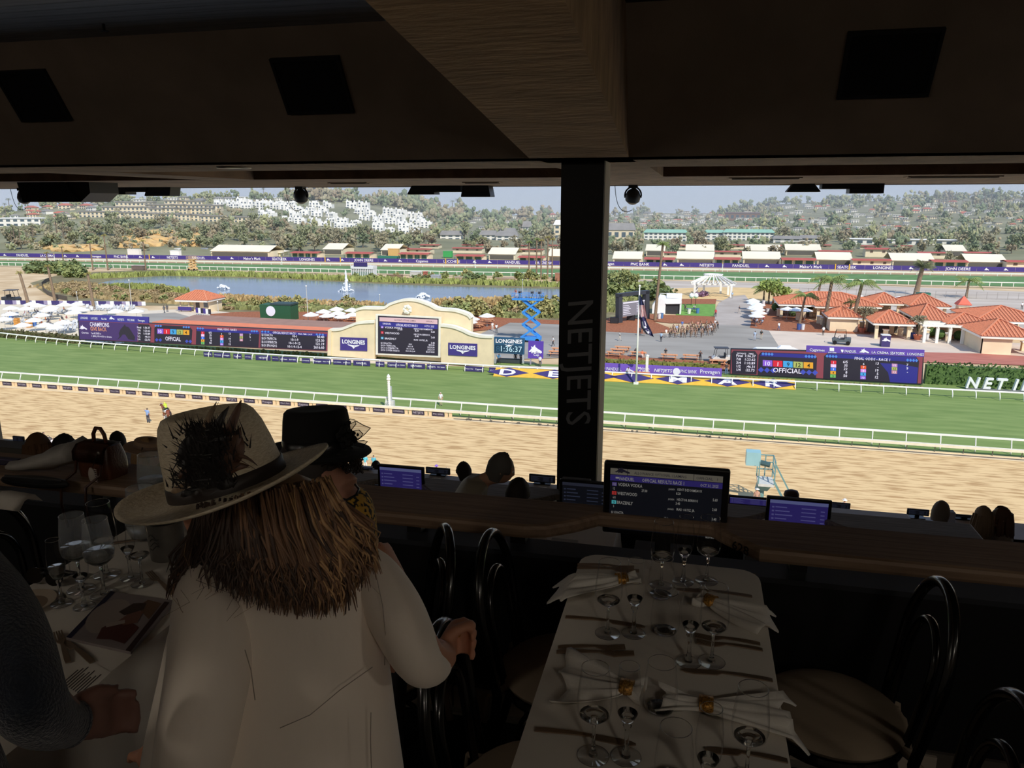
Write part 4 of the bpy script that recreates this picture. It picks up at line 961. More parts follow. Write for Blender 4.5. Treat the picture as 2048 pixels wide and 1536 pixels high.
for x,y in[(622,629),(647,623),(654,631),(673,618),(676,626),(684,633),(704,620),(706,629)]:
 umbrella(x,y,'white patio umbrella over picnic tables on bark left of the cream wall','umbrellas left of the cream wall')
for x,y in[(932,630),(943,637),(974,631),(938,643)]:
 umbrella(x,y,'white patio umbrella on the bark right of the cream wall','umbrellas right of the cream wall')
for x,y in[(1506,601),(1508,606),(1512,613),(1515,618),(1509,616),(1518,625),(1513,631),(1516,609)]:
 umbrella(x,y,'white patio umbrella in the close row beside the infield road','umbrellas beside the infield road')
for x,y in[(1593,619),(1610,620),(1948,636),(2028,655),(1575,618)]:
 umbrella(x,y,'white patio umbrella at the tile roofed restaurant','umbrellas at the restaurant')
for x,y in[(1722,594),(1733,595),(1744,596),(1755,596),(1798,596),(1810,597)]:
 umbrella(x,y,'white patio umbrella in the row behind the tile roofed restaurant','umbrellas behind the restaurant',.9)
 # small loungers on the sand
def make_chair():
 t=thing('lounge_chair','pale slatted lounge chair on the beach club sand','chair',(0,0,0),'lounge chairs on the beach club sand')
 m_=plain((206,208,210),.6)
 MB().bar((0,-.45,.34),(0,.3,.26),.6,.06).build('seat',m_,t,L=1)
 MB().bar((0,.28,.26),(0,.62,.95),.6,.05).build('backrest',m_,t,L=1)
 for sx in(-.27,.27):
  l=MB();l.bar((sx,-.42,0),(sx,-.42,.34),.06);l.build('leg',m_,t,L=1)
  MB().bar((sx,.45,0),(sx,.2,.3),.06).build('leg',m_,t,L=1)
  MB().bar((sx*1.15,-.45,.56),(sx*1.15,.4,.56),.1,.03).build('armrest',m_,t,L=1)
 return t
lc0=make_chair();first=True
spots=[(x,y)for y,xs_ in((618,range(175,270,7)),(622,range(184,262,7)),(664,range(98,150,8)),(657,range(118,152,8)),(650,range(128,154,8)),(634,range(8,100,13)),(646,range(4,60,13)),(627,range(100,150,10)))for x in xs_]
for x,y in spots:
 p=G(x+R.uniform(-1,1),y+R.uniform(-.8,.8));o=lc0 if first else dup(lc0);first=False
 o.location=(p.x,p.y,.04);o.rotation_euler=(0,0,R.uniform(-.6,.6));o.scale=(1.1,)*3
 # bins, barrels
def bin_(x,y,rgb,lab,r=.32,h=1.0):
 p=G(x,y);t=thing('bin',lab,'bin',(p.x,p.y,.06))
 MB().lathe([(r*.85,0),(r,h*.9),(r,h)],10).build('drum',plain(rgb),t,40,L=1)
 MB().lathe([(r*1.06,h),(r*1.06,h+.06),(0,h+.1)],10).build('lid',plain(tuple(int(c*.8)for c in rgb)),t,40,L=1)
for x,y,c,l in((23,640,(70,120,190),'blue bin at the beach club, by the left umbrellas'),(70,653,(60,110,190),'blue bin at the beach club, nearest the hedge'),(1318,638,(232,230,226),'white bin at the foot of the tall palm by the truss'),(1323,637,(90,130,180),'blue bin at the foot of the tall palm by the truss'),(1378,628,(240,238,226),'cream bin on the small lawn'),(1395,627,(84,130,190),'blue bin on the small lawn'),(1597,660,(70,96,160),'blue bin on the plaza before the mulch bed'),(1605,660,(226,228,230),'white bin on the plaza before the mulch bed'),(1824,678,(60,80,150),'blue bin by the big potted olive'),(1853,680,(226,226,226),'white bin by the restaurant terrace'),(1454,728,(90,140,190),'blue bin beside the parked golf cart'),(1527,610,(236,236,236),'white bin beside the umbrella row'),(1535,628,(236,236,236),'white bin near the end of the umbrella row')):
 bin_(x,y,c,l,.42,1.15)
for x,y in((35,652),(59,655)):
 p=G(x,y);t=thing('stacked_crate','orange slatted crate at the beach club, %s'%('left one' if x<50 else 'right one'),'crate',(p.x,p.y,.04))
 for k in range(4):MB().box(-.5,.5,-.4,.4,.08+k*.42,.40+k*.42).build('slat',plain((226,160,76)),t,L=1)
 MB().box(-.42,.42,-.33,.33,0,1.7).build('body',plain((180,120,60)),t,L=1)
 # picnic tables
def make_picnic():
 t=thing('picnic_table','orange wooden picnic table','table',(0,0,0));m_=mat('picnic_wood',(222,160,116),.8,var=.15,scale=3)
 for k in range(4):MB().box(-1.2,1.2,-.42+.215*k,-.24+.215*k,.72,.77).build('plank',m_,t,L=1)
 for sy in(-.78,.78):MB().box(-1.2,1.2,sy-.14,sy+.14,.42,.46).build('bench',m_,t,L=1)
 for sx in(-.85,.85):
  MB().box(sx-.04,sx+.04,-.8,.8,.36,.42).build('crossbar',m_,t,L=1)
  for sg in(-1,1):MB().bar((sx,.6*sg,0),(sx,.25*sg,.72),.09).build('leg',m_,t,L=1)
 return t
pt0=make_picnic();first=True
for(x,y),lab,g in[((xy),'orange wooden picnic table behind the olive hedge, near the flagpole','picnic tables behind the olive hedge')for xy in((1236,708),(1229,714),(1276,714),(1338,719),(1382,720),(1434,724),(1245,703),(1436,731))]+[((xy),'wooden picnic table on the bark left of the cream wall','picnic tables left of the cream wall')for xy in((647,640),(677,642),(705,643),(690,638),(662,636))]+[((xy),'wooden picnic table on the bark right of the cream wall','picnic tables right of the cream wall')for xy in((975,646),(958,654),(952,657))]+[((xy),'orange picnic table left of the pillar, behind the horse sign','picnic tables by the horse sign')for xy in((1113,712),(1118,706))]:
 p=G(x,y);o=pt0 if first else dup(pt0);first=False
 o.location=(p.x,p.y,.07);o.rotation_euler=(0,0,R.uniform(-.12,.12));o['label']=lab;o['group']=g;o.scale=(1.15,1.15,1.1)
 # kiosk with tile roof
terra=mat('terracotta_tile',(206,128,92),.85,rgb2=(172,98,68),scale=4.0,detail=4)
terra_hi=mat('terracotta_rib',(218,140,104),.85,var=.2,scale=5.0)
def hip_roof(par,x0,x1,y0,y1,ze,h,ridge=None,over=.5,step=.62,fascia=True,root=None):
 x0-=over;x1+=over;y0-=over;y1+=over;cy=(y0+y1)/2;hw=min((y1-y0)/2,(x1-x0)/2)
 ra_=x0+hw if ridge is None else x0+ridge;rb_=x1-hw if ridge is None else x1-ridge
 if ra_>rb_:ra_=rb_=(x0+x1)/2
 A,B_=Vector((ra_,cy,ze+h)),Vector((rb_,cy,ze+h));c=[Vector((x0,y0,ze)),Vector((x1,y0,ze)),Vector((x1,y1,ze)),Vector((x0,y1,ze))]
 m=MB();m.add([*c,A,B_],[(0,1,5,4),(1,2,5),(2,3,4,5),(3,0,4),(3,2,1,0)]).build('roof',terra,par)
 rb2=MB()
 def ribs(p,q,a,b):
  L=(q-p).length;n=max(2,int(L/step));d=(q-p)/L
  for i in range(n+1):
   s_=i/n;e_=p+(q-p)*s_
   t0,t1=(a-p).dot(d)/L,(b-p).dot(d)/L
   up=Vector((-d.y,d.x,0));run=abs((a-p).dot(up))
   f=min(1.0,s_/t0 if t0>1e-4 else 1.0,(1-s_)/(1-t1)if t1<1-1e-4 else 1.0)
   if f<.05:continue
   rb2 .bar(e_+Vector((0,0,.05)),e_+up*run*f+Vector((0,0,h*f+.05)),.26,.10)
 ribs(c[0],c[1],A,B_);ribs(c[1],c[2],B_,B_);ribs(c[3],c[0],A,A)
 for p,q in((c[0],A),(c[1],B_),(c[3],A),(c[2],B_),(A,B_)):
  if(p-q).length>.1:rb2 .bar(p+Vector((0,0,.1)),q+Vector((0,0,.1)),.32,.2)
 o=rb2 .build('roof_tiles',terra_hi,par);o['kind']='stuff'
 if fascia:
  f=MB();i_=.12
  f.box(x0+i_,x1-i_,y0+i_,y0+i_+.15,ze-.45,ze-.01);f.box(x0+i_,x1-i_,y1-i_-.15,y1-i_,ze-.45,ze-.01);f.box(x0+i_,x0+i_+.15,y0+i_+.15,y1-i_-.15,ze-.45,ze-.01);f.box(x1-i_-.15,x1-i_,y0+i_+.15,y1-i_-.15,ze-.45,ze-.01)
  f.build('fascia',mat('white_fascia',(248,244,232),.6)if 'FASC' not in globals()else FASC,par)
FASC=mat('white_fascia',(248,244,232),.6)
wall_c=mat('cream_wall',(240,220,184),.85,var=.05,scale=.6)
p=G(372,624);q=atZ(345,600,3.0);x0,x1=q.x+.6,atZ(412,602,3.0).x-.8
t=thing('kiosk','small cream kiosk with a terracotta tile roof beside the pond','kiosk',(p.x,p.y+1,0))
ky0,ky1=p.y+.2,p.y+6.5
wl=MB();wl.box(x0+3.2,x1,ky0+1.2,ky1,0,3.0).build('wall',wall_c,t)
hip_roof(t,x0,x1,ky0,ky1,3.0,1.9,3.4,.7)
for xx in(x0+.2,x0+2.6):MB().box(xx-.12,xx+.12,ky0+.2,ky0+.44,0,3.0).build('post',wall_c,t)
MB().box(x0-.2,x0+3.4,ky0-.2,ky0,.35,1.25).build('counter',purple,t)
MB().box(x0+3.9,x0+4.9,ky0+1.12,ky0+1.2,.1,2.2).build('door',plain((90,84,76)),t)
MB().box(x1-1.6,x1-.5,ky0+1.12,ky0+1.2,1.1,2.3).build('window',plain((110,118,124),.2),t)
for k in range(6):
 q=G(395+k*5,630+k*.6);o=thing('merchandise_stand','rack of purple and white merchandise beside the kiosk','stand',(q.x,q.y,.04),'merchandise racks beside the kiosk')
 MB().box(-.35,.35,-.05,.05,.5,1.7).build('panel',[purple,WHITE,plain((50,46,60))][k%3],o,L=1);MB().box(-.05,.05,-.05,.05,0,.5).build('leg',pole_m,o,L=1);MB().box(-.3,.3,-.25,.25,0,.06).build('base',pole_m,o,L=1)
 # long red building behind the left board
redm=mat('red_shed_wall',(206,106,92),.8,var=.1,scale=.6);roofm=mat('grey_brown_flat_roof',(158,124,108),.9,var=.1,scale=.5);orange_m=mat('orange_eave',(232,134,92),.7,var=.06,scale=.8)
a,b=G(306,668),G(690,690)
t=thing('long_shed','long low red building with a flat roof behind the left LED board','building',tuple(a.lerp(b,.5)))
d=(b-a).normalized();n_=Vector((-d.y,d.x,0));L=(b-a).length
zr_=atY(400,644,a.y+7).z;zf=atY(500,657,a.y).z
m=MB();m.frame_prism([(0,0),(L,0),(L,zr_-.5),(0,zr_-.5)],a+n_*6.5,d,(0,0,1),-3.0);m.build('wall',redm,t)
m=MB();m.add([a+d*0+n_*5+Vector((0,0,zr_-.4)),a+d*L+n_*5+Vector((0,0,zr_-.4)),a+d*L+n_*13+Vector((0,0,zr_+.3)),a+n_*13+Vector((0,0,zr_+.3)),a+d*0+n_*5+Vector((0,0,zr_-.15)),a+d*L+n_*5+Vector((0,0,zr_-.15)),a+d*L+n_*13+Vector((0,0,zr_+.55)),a+n_*13+Vector((0,0,zr_+.55))],[(3,2,1,0),(4,5,6,7),(0,1,5,4),(1,2,6,5),(2,3,7,6),(3,0,4,7)]);m.build('roof',roofm,t)
m=MB();m.frame_prism([(-1,zf-.4),(L*.98,zf-.4),(L*.98,zf+.3),(-1,zf+.3)],a+n_*1.2,d,(0,0,1),-4.0);m.build('front_eave',orange_m,t)
for k in(.08,.16,.42,.60,.72):MB().frame_prism([(L*k,1.2),(L*k+1.6,1.2),(L*k+1.6,zr_-1.0),(L*k,zr_-1.0)],a+n_*6.42,d,(0,0,1),-.05).build('window',plain((70,60,60),.3),t)
# light poles
for x,y,yt in((264,615,561),(617,650,573),(760,612,590),(899,620,595),(155,600,585),(1045,585,560),(437,626,604),(1638,612,595)):
 p=G(x,y);h=atY(x,yt,p.y).z;t=thing('light_pole',{264:'slim pale light pole behind the beach club',617:'slim tall light pole behind the long red shed',760:'thin pole rising left of the gable of the cream wall',899:'thin pole right of the gable of the cream wall',155:'short thin pole at the pond\'s left bank',1045:'thin pole on the pond\'s far bank by the lift',437:'thin pole behind the kiosk',1638:'thin pole behind the restaurant'}[x],'pole',(p.x,p.y,0))
 MB().tube([(0,0,0),(0,0,h)],[.11,.06],6).build('pole',pole_m,t,L=1);MB().ico((0,0,h+.08),.2,1).build('lamp',WHITE,t,L=1)
 # green container with logo, purple stage
a=G(521,640);t=thing('green_container','dark green box with a white round logo behind the red shed','container',(a.x,a.y,0));gm=plain((44,92,60))
w_=atY(582,636,a.y).x-a.x;h=atY(521,609,a.y).z
MB().box(0,w_,0,3.5,0,h).build('body',gm,t,L=1);MB().box(w_*.35,w_*1.02,-.1,3.6,h,h+.35).build('roof',plain((56,76,74)),t,L=1)
MB().lathe([(0,0),(1.15,0),(1.15,.1),(0,.1)],16,(w_*.36,-.02,h*.6),rot=Matrix.Rotation(PI/2,3,'X')).build('logo',ink,t,L=1)
a=G(500,645);t=thing('purple_stage','low purple stage before the green container','stage',(a.x,a.y,0));MB().box(-1,7.2,-1.2,1.2,0.2,.9).build('deck',plain((150,104,180)),t,L=1);MB().box(2.4,5.2,-1.3,-1.2,.2,1.0).build('sign',WHITE,t,L=1)
for k in(-.8,3,7):MB().box(k-.1,k+.1,-1,1,0,.2).build('leg',dark,t,L=1)
# scissor lifts
def lift(x,yb,yt,wpx,rgb,lab,stages,off=0.0):
 p=G(x,yb);h=atY(x,yt,p.y).z;w_=wpx*(p-EYE).dot(_fw)/FOC;t=thing('scissor_lift',lab,'lift',(p.x,p.y,0));m_=mat('lift_paint_%d'%x,rgb,.5,var=.08,scale=1)
 MB().box(-w_*.5,w_*.5,-.9,.9,.45,1.1).build('chassis',m_,t,L=1)
 for sx in(-w_*.36,w_*.36):
  for sy in(-.8,.8):MB().lathe([(0,-.15),(.42,-.15),(.42,.15),(0,.15)],12,(sx,sy,.42),rot=Matrix.Rotation(PI/2,3,'X')).build('wheel',dark,t,L=1)
 z0=1.1;dz=(h-z0)/stages
 for k in range(stages):
  for sy in(-.7,.7):
   MB().bar((-w_*.42,sy,z0+k*dz),(w_*.42,sy,z0+(k+1)*dz),.24,.34).build('scissor_arm',m_,t,L=1)
   MB().bar((w_*.42,sy*.85,z0+k*dz),(-w_*.42,sy*.85,z0+(k+1)*dz),.24,.34).build('scissor_arm',m_,t,L=1)
 MB().box(-w_*.5-off,w_*.5+off*.2,-1,1,h,h+.28).build('platform',m_,t,L=1)
 g=MB();ex0,ex1=-w_*.5-off,w_*.5+off*.2
 for zz in(.75,1.25):
  for sy in(-1,1):g.bar((ex0,sy,h+zz),(ex1,sy,h+zz),.06)
  for sx in(ex0,ex1):g.bar((sx,-1,h+zz),(sx,1,h+zz),.06)
 for i in range(5):
  for sy in(-1,1):g.bar((ex0+(ex1-ex0)*i/4,sy,h+.25),(ex0+(ex1-ex0)*i/4,sy,h+1.25),.06)
 g.build('guard_rail',m_,t,L=1)
 return t,h
t,h=lift(1062,684,600,40,(64,148,226),'tall blue scissor lift with cameras, left of the pillar',3,1.6)
for k in(-2.2,.2,1.6):
 c_=thing('video_camera','video camera on the blue lift platform, %s'%{-2.2:'at its left end',.2:'in the middle',1.6:'at its right end'}[k],'camera',(t.location.x+k,t.location.y,h+.28))
 MB().box(-.3,.3,-.2,.2,.95,1.35).build('body',plain((90,92,96)),c_,L=1);MB().tube([(0,-.2,1.15),(0,-.6,1.12)],.12,8).build('lens',dark,c_,L=1)
 for a_ in(0,2.1,4.2):MB().tube([(0,0,.95),(.3*math.cos(a_),.3*math.sin(a_),0)],.03,5).build('leg',dark,c_,L=1)
person('lean',(t.location.x-2.9,t.location.y+.2,h+.28),-.5,(190,110,90),(220,214,210),label='camera operator in a red shirt on the blue lift platform',h=1.05)
lift(386,541,519,17,(232,196,140),'small orange and cream scissor lift beside the far rail',3)
# LED screen on a truss
pl=Plane((1236,646),(1296,637));trm=plain((58,62,70),.5)
t=thing('truss_screen','black truss frame holding an LED results screen behind the flagpole','display board',tuple(pl.a))
for x in(1238,1292):
 q=MB();quadpx(q,pl,[(x-4,641 if x>1260 else 646),(x+4,641 if x>1260 else 646),(x+3.5,582 if x>1260 else 588),(x-3.5,582 if x>1260 else 588)],-.5,1.0);q.build('tower',trm,t)
quadpx(MB(),pl,[(1234,594),(1296,587),(1296,580),(1234,587)],-.5,1.0).build('top_beam',trm,t)
sc=quadpx(MB(),pl,[(1242,634),(1289,627),(1289,599),(1243,604)],.1,.1).build('screen',screen_mat('truss_screen',(150,146,158),.75),t)
l=MB()
for k in range(6):quadpx(l,pl,[(1245,612+k*3.4),(1256+k%3*2,611+k*3.2),(1256+k%3*2,610+k*3.2),(1245,611+k*3.4)],.22,.02);quadpx(l,pl,[(1272,608+k*3.2),(1282,607+k*3.2),(1282,606+k*3.2),(1272,607+k*3.2)],.22,.02)
quadpx(l,pl,[(1245,607.5),(1288,602),(1288,600),(1245,605)],.22,.02)
o=l.build('text_rows',led_white,sc);o['kind']='stuff'
for x,y in((1229,646),(1262,640),(1284,638)):
 q=G(x,y);o=thing('subwoofer',{1229:'black speaker box at the truss screen\'s left foot',1262:'black speaker box below the truss screen',1284:'black speaker box at the truss screen\'s right foot'}[x],'speaker',(q.x,q.y-.6,.06))
 MB().box(-.9,.9,-.5,.5,0,1.3).build('cabinet',plain((26,26,30)),o,L=1);MB().box(-.8,.8,-.53,-.5,.1,1.2).build('grille',plain((44,44,48)),o,L=1)
 # white stage tent
a=G(1304,627);b=G(1362,626);k=(a-EYE).dot(_fw)/FOC
t=thing('stage_tent','white stage tent with a dark open front beside the small lawn','tent',(a.x,a.y,0));W=b.x-a.x;H=33*k
MB().add([(0,0,0),(W*.46,0,0),(W*.46,0,H*.75),(W*.22,0,H),(0,0,H*.5),(0,5,0),(W*.46,5,0),(W*.46,5,H*.95),(W*.22,5,H*1.05),(0,5,H*.5)],[(4,3,2,1,0),(5,6,7,8,9),(0,1,6,5),(1,2,7,6),(2,3,8,7),(3,4,9,8),(4,0,5,9)]).build('side_wall',can_m,t,L=1)
MB().add([(W*.46,-.2,H*.6),(W,-.2,H*.64),(W,5,H*1.05),(W*.46,5,H*1.05),(W*.46,-.2,H*.66),(W,-.2,H*.70),(W,5,H*1.12),(W*.46,5,H*1.12)],[(3,2,1,0),(4,5,6,7),(0,1,5,4),(1,2,6,5),(2,3,7,6),(3,0,4,7)]).build('roof_panel',can_m,t,L=1)
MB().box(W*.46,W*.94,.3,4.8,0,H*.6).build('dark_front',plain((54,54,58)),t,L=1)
MB().box(W*.95,W*1.0,-.1,5,0,H*.64).build('post',can_m,t,L=1);MB().bar((W*.46,2.4,H*.88),(W,2.4,H*.88),.2,.16).build('roof_bar',plain((70,70,74)),t,L=1)
MB().bar((W*.2,4.8,H*1.1),(W*1.05,4.8,H*1.06),.15).build('top_bar',pole_m,t,L=1)
# white pergola
a=G(1425,594);k=(a-EYE).dot(_fw)/FOC;t=thing('pergola','white open pergola over the start of the infield road','pergola',(a.x,a.y,0));h=24*k
for dx,dy in((-5,0),(5,0),(-4.4,6),(4.4,6),(-2.4,9),(2.4,9)):
 MB().box(dx-.3,dx+.3,dy-.3,dy+.3,0,h).build('post',WHITE,t,L=1)
for i in range(11):
 a_=-1.25+2.5*i/10
 MB().bar((6.6*math.sin(a_),4-6.2*math.cos(a_),h+.3),(1.2*math.sin(a_),7-.5*math.cos(a_),h+2.4),.22,.4).build('rafter',WHITE,t,L=1)
MB().bar((-6,0,h+.15),(6,0,h+.15),.3,.4).build('beam',WHITE,t,L=1);MB().bar((-5.4,6,h+.15),(5.4,6,h+.15),.3,.4).build('beam',WHITE,t,L=1)
MB().tube([(2.6*math.cos(u),7+2.2*math.sin(u),h+2.3)for u in[2*PI*i/12 for i in range(12)]],.2,6,True).build('ring',WHITE,t,L=1)
# restaurant with hipped tile roofs
def module(lab,FL,FR,depth,h,wall,ze=3.2,ridge=None,name='pavilion'):
 a,b=atZ(*FL,ze),atZ(*FR,ze);Y=(a.y+b.y)/2
 t=thing(name,lab,'building',((a.x+b.x)/2,Y+depth/2,0.05))
 over=.7;x0,x1,y0,y1=a.x+over,b.x-over,Y+over,Y+depth-over
 if x1-x0<1:x0,x1=min(x0,x1)-.5,max(x0,x1)+.5
 hip_roof(t,x0,x1,y0,y1,ze,h,ridge,over)
 if wall=='solid':MB().box(x0,x1,y0,y1,.05,ze).build('wall',wall_c,t)
 else:
  n=max(2,int((x1-x0)/5)+1)
  for i in range(n):
   xx=x0+.3+(x1-x0-.6)*i/(n-1)
   MB().box(xx-.3,xx+.3,y0+.1,y0+.7,.05,ze).build('column',wall_c,t)
  MB().box(x0,x1,y1-.8,y1-.5,.05,ze).build('wall',wall_c,t)
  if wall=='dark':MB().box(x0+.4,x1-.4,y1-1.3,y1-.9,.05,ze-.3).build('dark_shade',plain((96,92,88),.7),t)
  if wall=='fence':
   f=MB();f.bar((x0+.6,y0+.4,1.1),(x1-.6,y0+.4,1.1),.08);f.bar((x0+.6,y0+.4,.3),(x1-.6,y0+.4,.3),.08)
   for i in range(int((x1-x0)/.6)):f.bar((x0+.6+i*.6,y0+.4,.05),(x0+.6+i*.6,y0+.4,1.1),.05)
   f.build('fence',plain((70,70,72)),t)
 return t,(x0,x1,y0,y1)
module('long tile roofed pavilion at the left end of the restaurant, over umbrellas',(1556,608),(1766,614),13,2.3,'fence',ridge=8)
module('low tile roofed wing jutting forward behind the tall palm',(1628,611),(1708,616),8,1.7,'open',3.3)
module('small tile roofed cream building with palm shadows on its wall',(1655,633),(1727,636),9,1.6,'solid',3.1)
module('small tile roofed pavilion at the back of the restaurant, left of centre',(1742,605),(1812,609),11,1.9,'open')
module('tile roofed pavilion at the back of the restaurant, behind the bell tower',(1814,609),(1910,617),14,2.1,'open')
module('broad tile roofed hall in the middle of the restaurant',(1836,639),(1916,643),16,2.3,'dark',3.5,9)
module('open tile roofed porch at the front of the restaurant, shading the plaza',(1746,646),(1834,649),11,1.9,'dark')
module('tile roofed wing in front of the bell tower',(1890,646),(2000,653),11,1.5,'fence',3.4)
module('tile roofed wing at the right edge behind the corner building',(1950,641),(2110,646),16,2.1,'dark',3.4,12)
tt,bx=module('cream corner building with a tile roof at the right edge of the plaza',(1960,671),(2085,677),13,2.2,'open',3.3)
MB().box(bx[0],bx[0]+4.6,bx[2],bx[3],.05,3.3).build('wall',wall_c,tt)
a,b=G(1848,686),G(1958,694)
t=thing('terrace_pergola','white beamed pergola over the restaurant terrace','pergola',tuple(a.lerp(b,.5)));n_=5
for i in range(n_):
 q=a.lerp(b,i/(n_-1));MB().box(q.x-.25,q.x+.25,a.y+.1,a.y+.6,.05,2.9).build('post',FASC,t);MB().bar((q.x,a.y,3.05),(q.x,a.y+7,3.05),.25,.3).build('rafter',FASC,t)
for dy in(.3,3.5,6.8):MB().bar((a.x-.5,a.y+dy,3.3),(b.x+.5,a.y+dy,3.3),.3,.4).build('beam',FASC,t)
a=G(1922,655);p_=atY(1924,625,a.y+10);t=thing('bell_tower','small cream bell tower with a red tile cap above the roofs','tower',(p_.x,p_.y,0));zt=atY(1924,609,p_.y).z;za=atY(1924,591,p_.y).z
k=(p_-EYE).dot(_fw)/FOC;hw=10*k
MB().box(-hw,hw,-hw,hw,0,zt).build('shaft',wall_c,t,L=1)
MB().lathe([(hw*1.75,zt),(hw*1.75,zt+.15),(0,za)],4,rot=Matrix.Rotation(PI/4,3,'Z')).build('roof',mat('red_tower_roof',(222,110,86),.7,var=.1,scale=1),t,L=1)
MB().frame_prism([(-hw*.3,zt-3.0),(hw*.3,zt-3.0),(hw*.3,zt-1.6)]+[(hw*.3*math.cos(u),zt-1.6+hw*.3*math.sin(u))for u in[PI*i/6 for i in range(1,6)]]+[(-hw*.3,zt-1.6)],(0,-hw-.02,0),(1,0,0),(0,0,1),.06).build('arched_window',plain((84,76,70),.4),t,L=1)
MB().box(-hw*1.12,hw*1.12,-hw*1.12,hw*1.12,zt-.25,zt).build('cornice',FASC,t,L=1)
for i,(x,y)in enumerate(((1557,632),(1595,640),(1622,634),(1637,647),(1645,650),(1723,660),(1770,676),(1782,668),(1800,672),(1818,672),(1895,684),(2002,700),(2046,702),(1852,676))):
 p=G(x,y);t=thing('gate_pier','low cream pier along the restaurant terrace','pier',(p.x,p.y,.06),'cream piers along the restaurant')
 MB().box(-.4,.4,-.4,.4,0,1.5).build('shaft',wall_c,t,L=1);MB().box(-.5,.5,-.5,.5,1.5,1.7).build('cap',FASC,t,L=1)
 # palms
trunk_m=mat('palm_trunk',(152,130,106),.9,rgb2=(116,96,76),scale=3,stretch=(1,1,5));frond_m=mat('palm_frond',(136,154,86),.8,var=.3,scale=1.0);frond_y=mat('dry_palm_frond',(160,150,84),.8,var=.25,scale=1.0)
def palm_mesh(seed,n,L,droop,leaflets=9,up=.5):
 rr=random.Random(seed);m=MB()
 for i in range(n):
  a=2*PI*i/n*1.618*3+rr.uniform(-.2,.2);el=up*rr.uniform(.1,1.6)-droop*.15;l=L*rr.uniform(.8,1.1);prev=Vector((0,0,0));d=Vector((math.cos(a),math.sin(a),0));pts=[]
  for k in range(6):
   u=k/5;pts.append(d*(l*u*math.cos(el)*(1-.12*u))+Vector((0,0,l*(math.sin(el)*u-droop*u*u*.55))))
  m.tube(pts,[.05,.045,.035,.03,.02,.01],4,caps=False)
  sd=d.cross(Vector((0,0,1)))
  for k in range(leaflets):
   u=(k+.6)/leaflets;q=u*5;j=min(int(q),4);p=pts[j].lerp(pts[j+1],q-j);ll=l*.34*math.sin(PI*min(1,u*.85+.12))
   for sg in(-1,1):
    e=p+sd*sg*ll*.75+d*ll*.45+Vector((0,0,-ll*(.35+.3*droop)))
    w_=d*(l*.5/leaflets);m.add([p-w_*.5,p+w_*.5,e+w_*.15],[(0,1,2)])
 return m
pm_queen=[palm_mesh(s,17,3.3,.9).mesh('queen_palm_crown',frond_m)for s in(1,2)]
pm_date=palm_mesh(5,34,4.2,.75,12,.8).mesh('date_palm_crown',mat('date_palm_frond',(118,124,84),.8,var=.3,scale=1.0))
pm_fan=[palm_mesh(s,22,1.5,.8,6,.7).mesh('fan_palm_crown',m_)for s,m_ in((8,frond_m),(9,frond_y))]
def palm(x,yb,yt,r,crown,lab,sc_=1.0,grp=None,xt=None,name='palm_tree'):
 p=G(x,yb);h=atY(x,yt,p.y).z;t=thing(name,lab,'palm',(p.x,p.y,0),grp);dx=0 if xt is None else(xt-x)*(p-EYE).dot(_fw)/FOC
 MB().tube([(0,0,0),(0,0,.3),(dx*.3,0,h*.4),(dx*.7,0,h*.75),(dx,0,h)],[r*1.5,r*1.1,r*.9,r*.8,r*.75],8).build('trunk',trunk_m,t,True,L=1)
 inst(crown,'crown',(dx,0,h),R.uniform(0,6),sc_,parent=t)
 return t
palm(1648,655,558,.42,pm_queen[0],'tall queen palm before the low wing of the restaurant',1.35,xt=1655)
palm(1703,660,566,.42,pm_queen[1],'tall queen palm beside the small cream building',1.35,xt=1714)
palm(1693,655,603,.30,pm_fan[1],'shorter yellowing palm between the two tall queen palms',1.3,xt=1698)
palm(1599,648,590,.28,pm_queen[1],'slim queen palm with leaning fronds left of the low wing',1.15,xt=1606)
palm(1832,590,533,.75,pm_date,'stout date palm standing on the gravel lot',1.0,xt=1838)
palm(1932,596,560,.35,pm_queen[0],'queen palm on the gravel lot at the far right',1.5,xt=1934)
palm(1636,592,556,.35,pm_queen[0],'queen palm behind the restaurant, beside the tallest one',1.25,xt=1640)
palm(1527,603,577,.25,pm_queen[1],'low spreading palm at the top of the infield road, left',1.3);palm(1537,607,575,.25,pm_queen[0],'low spreading palm at the top of the infield road, right',1.3)
palm(1310,641,488,.34,pm_fan[0],'very tall thin fan palm behind the truss screen',1.25,xt=1319)
palm(58,615,545,.4,pm_fan[1],'bare trunked palm behind the utility cart at the far left',.8,xt=47)
palm(110,603,532,.36,pm_fan[1],'bare trunked palm beside the curved fence at the left',.85,xt=104)
palm(188,618,547,.36,pm_fan[1],'bare trunked palm in the middle of the beach club',.85,xt=183)
for x,yb,yt in((292,540,481),(216,540,470),(186,540,484),(127,525,494),(97,537,505),(1058,556,484),(1073,556,478),(1082,556,480),(1095,556,474),(1104,556,478)):
 palm(x,yb,yt,.28,pm_fan[R.randrange(2)],'thin tall palm standing beyond the pond',.95,'thin tall palms beyond the pond')
def clump(seed,n,r,spread,sub=1,jit=.25,flat=.8):
 rr=random.Random(seed);m=MB()
 for k in range(n):
  a=rr.uniform(0,2*PI);d=spread*math.sqrt(rr.random());m.ico((d*math.cos(a),d*math.sin(a),rr.uniform(-.5,.6)*spread*flat),r*rr.uniform(.6,1.15),sub,jit=jit,rnd=rr)
 return m
